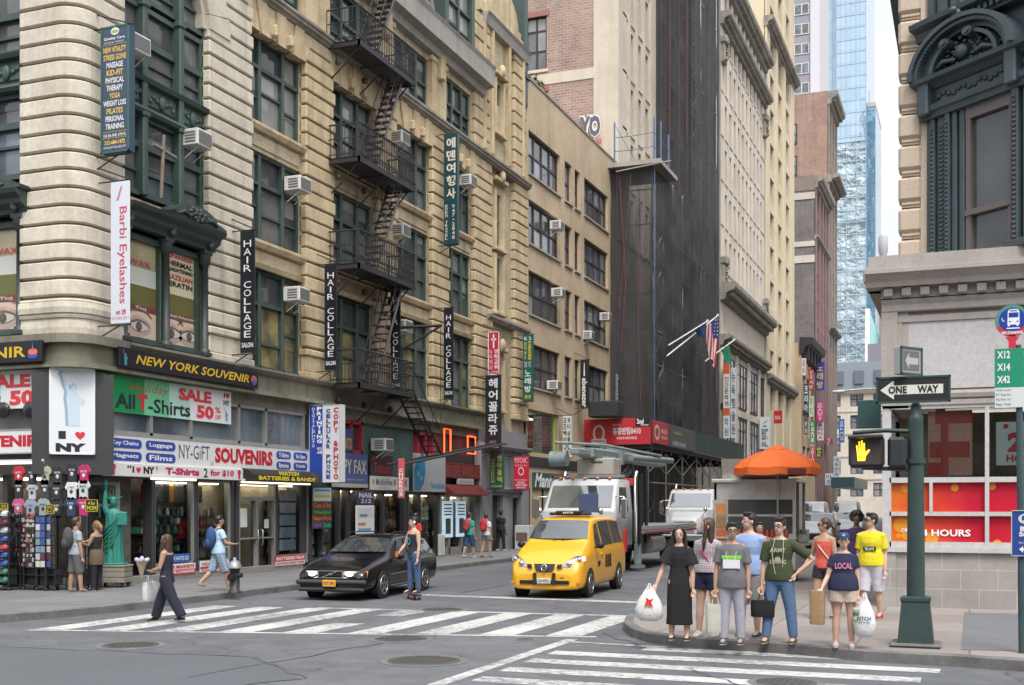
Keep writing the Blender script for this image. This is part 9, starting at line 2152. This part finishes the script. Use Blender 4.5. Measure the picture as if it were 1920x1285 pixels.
p = spot(1546, 1160); person('woman in a coral vest and black shorts looking left with a ponytail', p, -.35, 1.74, 'tan', ('tail', 'brown'), ((.62, .10, .07), 'tank'), (.015, .015, .018), (.04, .045, .06), fem=True, pant='short', head=-1.0, leg=((.2, .1), (-.15, .1)), arm=(((.06, .02, -.16), (.10, -.08, -.28)), DOWN), extra=lambda *a: (strapf((.5, .45, .42))(*a), glasses(a[0], a[3], a[4])), group=CORNER)
def f8(t, H, J, Mh, k, dz):
 print_on(t, H, ('LOCAL',), (.62, .20, .30), .70, .15, .055, -.087)
 mb = MB(Mh); mb.ball((0, .018 * k, .085 * k), (.09 * k, .10 * k, .065 * k), 16, 10); mb.tube([(-.06 * k, -.07 * k, .068 * k), (0, -.13 * k, .062 * k), (.06 * k, -.07 * k, .068 * k)], [.03 * k, .035 * k, .03 * k], 8, flat=.2); mb.build('cap', cloth((.025, .06, .17)), t, 0)
 mb = MB(Mh @ FY(0)); put_text(mb, 'C', -.02 * k, .02 * k, .085 * k, .12 * k, .088 * k, .06); mb.build('cap_letter', paint(WH), t, 0)
p = spot(1582, 1214); J = person('woman in a navy t-shirt with pink letters and a blue cap holding bags', p, .1, 1.56, 'pale', ('tail', 'black'), (.018, .022, .06), (.52, .42, .36), (.36, .36, .38), fem=True, sleeve=.55, hem=.50, pant='short', fat=1.2, arm=(((.05, -.02, -.165), (.10, -.10, -.27)), DOWN), extra=f8, group=CORNER)
bag('paper_bag', 'brown paper shopping bag held low in front of the coral vest', J[-1] + Vector((-.03, -.02, .03)), (.2, .12, .46), (.34, .22, .12), False, -.2)
bag('plastic_bag', 'white plastic bag with black print beside the woman in the cap', J[1] + Vector((.09, -.04, .08)), (.30, .22, .56), (.66, .67, .68), False, .0, words=(('BITCH', .42, .05, .18), ('N Y C', .34, .03, .14)), blob=True)
t = thing('drink_cup', 'paper cup with a green band resting on the white bag', 'cup', tuple(J[1] + Vector((-.02, -.12, -.24)))); MB().lathe([(.035, 0), (.045, .13), (.05, .135), (.045, .16)], 12).build('cup', paint((.6, .6, .56)), t, 0); MB().lathe([(.0405, .05), (.0445, .1)], 12).build('band', paint((.05, .2, .08)), t, 0)
def f9(t, H, J, Mh, k, dz):
 glasses(t, Mh, k, True); print_on(t, H, ('TECATE',), (.7, .7, .68), .655, .09, .026, -.086); mb = MB(FY(0)); mb.box(-.06 * H, .06 * H, .077 * H, .083 * H, .648 * H, .690 * H, .004); mb.build('chest_patch', M['black'], t, 0)
p = spot(1634, 1160); person('man in a yellow football shirt and white shorts wearing dark sunglasses', p, -.15, 1.82, 'pale', ('short', 'black'), (.70, .60, .02), (.60, .58, .64), (.45, .03, .06), sleeve=.75, pant='knee', head=-.95, leg=((.12, .05), (-.1, .05)), extra=f9, fat=1.08, group=CORNER)
p = spot(1606, 1126); person('person with a round dark afro in a purple top behind the coral vest', p, .1, 1.80, 'dark', ('afro', 'black'), (.05, .03, .09), (.05, .08, .16), (.05, .05, .05), fem=True, vox=.014)
p = spot(1424, 1125); person('person in a dark cap half hidden behind the man in olive', p, .3, 1.60, 'tan', ('short', 'black'), (.40, .08, .05), (.05, .05, .06), (.5, .5, .5), vox=.014)
p = spot(313, 1166, 0); J = person('woman in a navy jumpsuit striding left over the crossing', p, -1.35, 1.63, 'tan', ('long', 'brown'), ((.016, .018, .032), 'tank'), (.016, .018, .032), (.012, .012, .012), fem=True, leg=((.42, .1), (-.42, .12)), pant='wide', arm=(((.03, -.06, -.16), (.0, -.16, -.2)), ((.03, -.03, -.165), (-.03, -.15, -.19))))
bag('shopping_bag', 'white paper shopping bag hanging from the striding woman', J[-1] + Vector((-.06, .0, -.06)), (.30, .12, .34), (.70, .72, .75), True, 1.5)
t = thing('bouquet', 'flowers wrapped in brown paper carried by the striding woman', 'bouquet', tuple(J[1] + Vector((-.1, -.08, -.03)))); MB().lathe([(.02, -.1), (.06, .08), (.11, .22)], 12).build('wrapping', cloth((.42, .33, .24)), t, 0)
mb = MB(); [mb.ball((rnd.uniform(-.08, .08), rnd.uniform(-.08, .08), .22 + rnd.uniform(0, .06)), .04, 6, 4) for _ in range(14)]; mb.build('blossoms', cloth((.50, .45, .60)), t, 0)
p = spot(142, 1111); person('man in grey shorts facing the souvenir racks with a backpack', p, 2.7, 1.69, 'tan', ('short', 'brown'), (.34, .38, .42), (.12, .115, .12), (.10, .10, .11), pant='knee', sleeve=.6, leg=((.12, .05), (-.1, 0)), arm=(DOWN, ((.05, -.05, -.15), (.0, -.17, -.12))), vox=.013); backpack('dark grey backpack on the man at the racks', p, 2.7, 1.69, (.075, .07, .068), (.05, .05, .05))
p = spot(181, 1108); person('blonde woman in a black vest browsing the sunglasses rack', p, -1.5, 1.60, 'tan', ('tail', 'blond'), ((.02, .018, .018), 'tank'), (.02, .02, .025), (.03, .03, .03), fem=True, arm=(DOWN, ((.03, -.05, -.14), (.0, -.16, -.12))), vox=.013, extra=lambda t, H, J, Mh, k, dz: MB().loft([[(rx * math.cos(2 * PI * j / 18) * (1 + .06 * math.sin(j * 3)), rx * .8 * math.sin(2 * PI * j / 18), z * H) for j in range(18)] for z, rx in ((.6, .15), (.55, .18), (.45, .2), (.38, .19))]).build('tied_jacket', cloth((.14, .10, .065)), t, 0))
p = spot(410, 1109); person('man in plaid shorts walking past the hydrant with a blue backpack', p, 2.55, 1.75, 'tan', ('short', 'black'), (.45, .62, .74), cloth((.40, .48, .56), (.05, .12, .26), 'plaid'), (.2, .2, .2), pant='knee', leg=((.3, .1), (-.3, .5)), arm=(((.03, -.05, -.15), (.02, -.15, -.16)), ((.04, .0, -.17), (.05, -.12, -.2))), vox=.013); backpack('blue backpack on the man in plaid shorts', p, 2.55, 1.75, (.03, .075, .20), (.04, .04, .05))
p = spot(776, 1124, 0); p = (p[0], p[1], .13)
def fsk(t, H, J, Mh, k, dz): print_on(t, H, ('O',), (.08, .32, .40), .64, .09, .10, -.078); [MB(Mh).ball((s * .09 * k, .01 * k, 0), (.02 * k, .035 * k, .04 * k), 8, 6).build('headphone', paint((.6, .6, .6)), t, 0) for s in (-1, 1)]
J = person('young man in a dark vest and jeans riding a skateboard', p, -.55, 1.72, 'pale', ('short', 'black'), ((.025, .028, .032), 'tank'), (.06, .11, .20), (.03, .03, .035), head=-.4, arm=(((.05, -.04, -.16), (.06, -.12, -.25)), DOWN), leg=((.05, .04), (-.06, .0)), extra=fsk, vox=.012)
t = thing('drink_cup', 'orange drink cup in the hand of the skateboarder', 'cup', tuple(J[-1] + Vector((0, -.02, -.05)))); MB().lathe([(.03, 0), (.042, .13)], 12).build('cup', paint((.55, .16, .04)), t, 0)
t = thing('skateboard', 'skateboard with red wheels under the young man', 'skateboard', (p[0], p[1], 0), -.9); mb = MB(); mb.box(-.32, .32, -.1, .1, .095, .112, .006); mb.box(-.42, -.31, -.09, .09, .11, .13, .006); mb.box(.31, .42, -.09, .09, .11, .13, .006); mb.build('deck', M['black'], t, 0)
for x in (-.24, .24):
 for y in (-.08, .08): MB().cyl((x, y - .02, .035), (x, y + .02, .035), .035, 10).build('wheel', paint((.45, .03, .03)), t, 0)
p = spot(779, 1072); person('person in a red t-shirt standing beyond the black car', p, 2.8, 1.74, 'dark', ('short', 'black'), (.55, .03, .03), (.05, .05, .07), (.05, .05, .05), vox=.014)
p = spot(880, 1046); person('man in a green t-shirt walking away with a red and black backpack', p, 2.9, 1.72, 'tan', ('short', 'brown'), (.02, .33, .25), (.03, .06, .16), (.5, .48, .45), pant='knee', leg=((.2, .1), (-.2, .2)), vox=.015); backpack('red and black backpack on the man in green', p, 2.9, 1.72, (.30, .05, .05), (.4, .1, .05))
p = spot(912, 1046); person('woman in a white t-shirt and cap walking away with a red backpack', p, 2.9, 1.68, 'tan', ('short', 'brown'), (.60, .60, .62), (.16, .18, .16), (.10, .08, .06), pant='short', fem=True, leg=((.15, .1), (-.15, .15)), vox=.015); backpack('bright red backpack on the woman in white', p, 2.9, 1.68, (.48, .03, .04), (.3, .03, .04))
p = spot(939, 1033); person('man dressed in black walking away along the shops', p, 2.9, 1.76, 'dark', ('short', 'black'), (.02, .02, .022), (.016, .016, .018), (.55, .55, .55), vox=.016, leg=((.1, 0), (-.1, .1)))
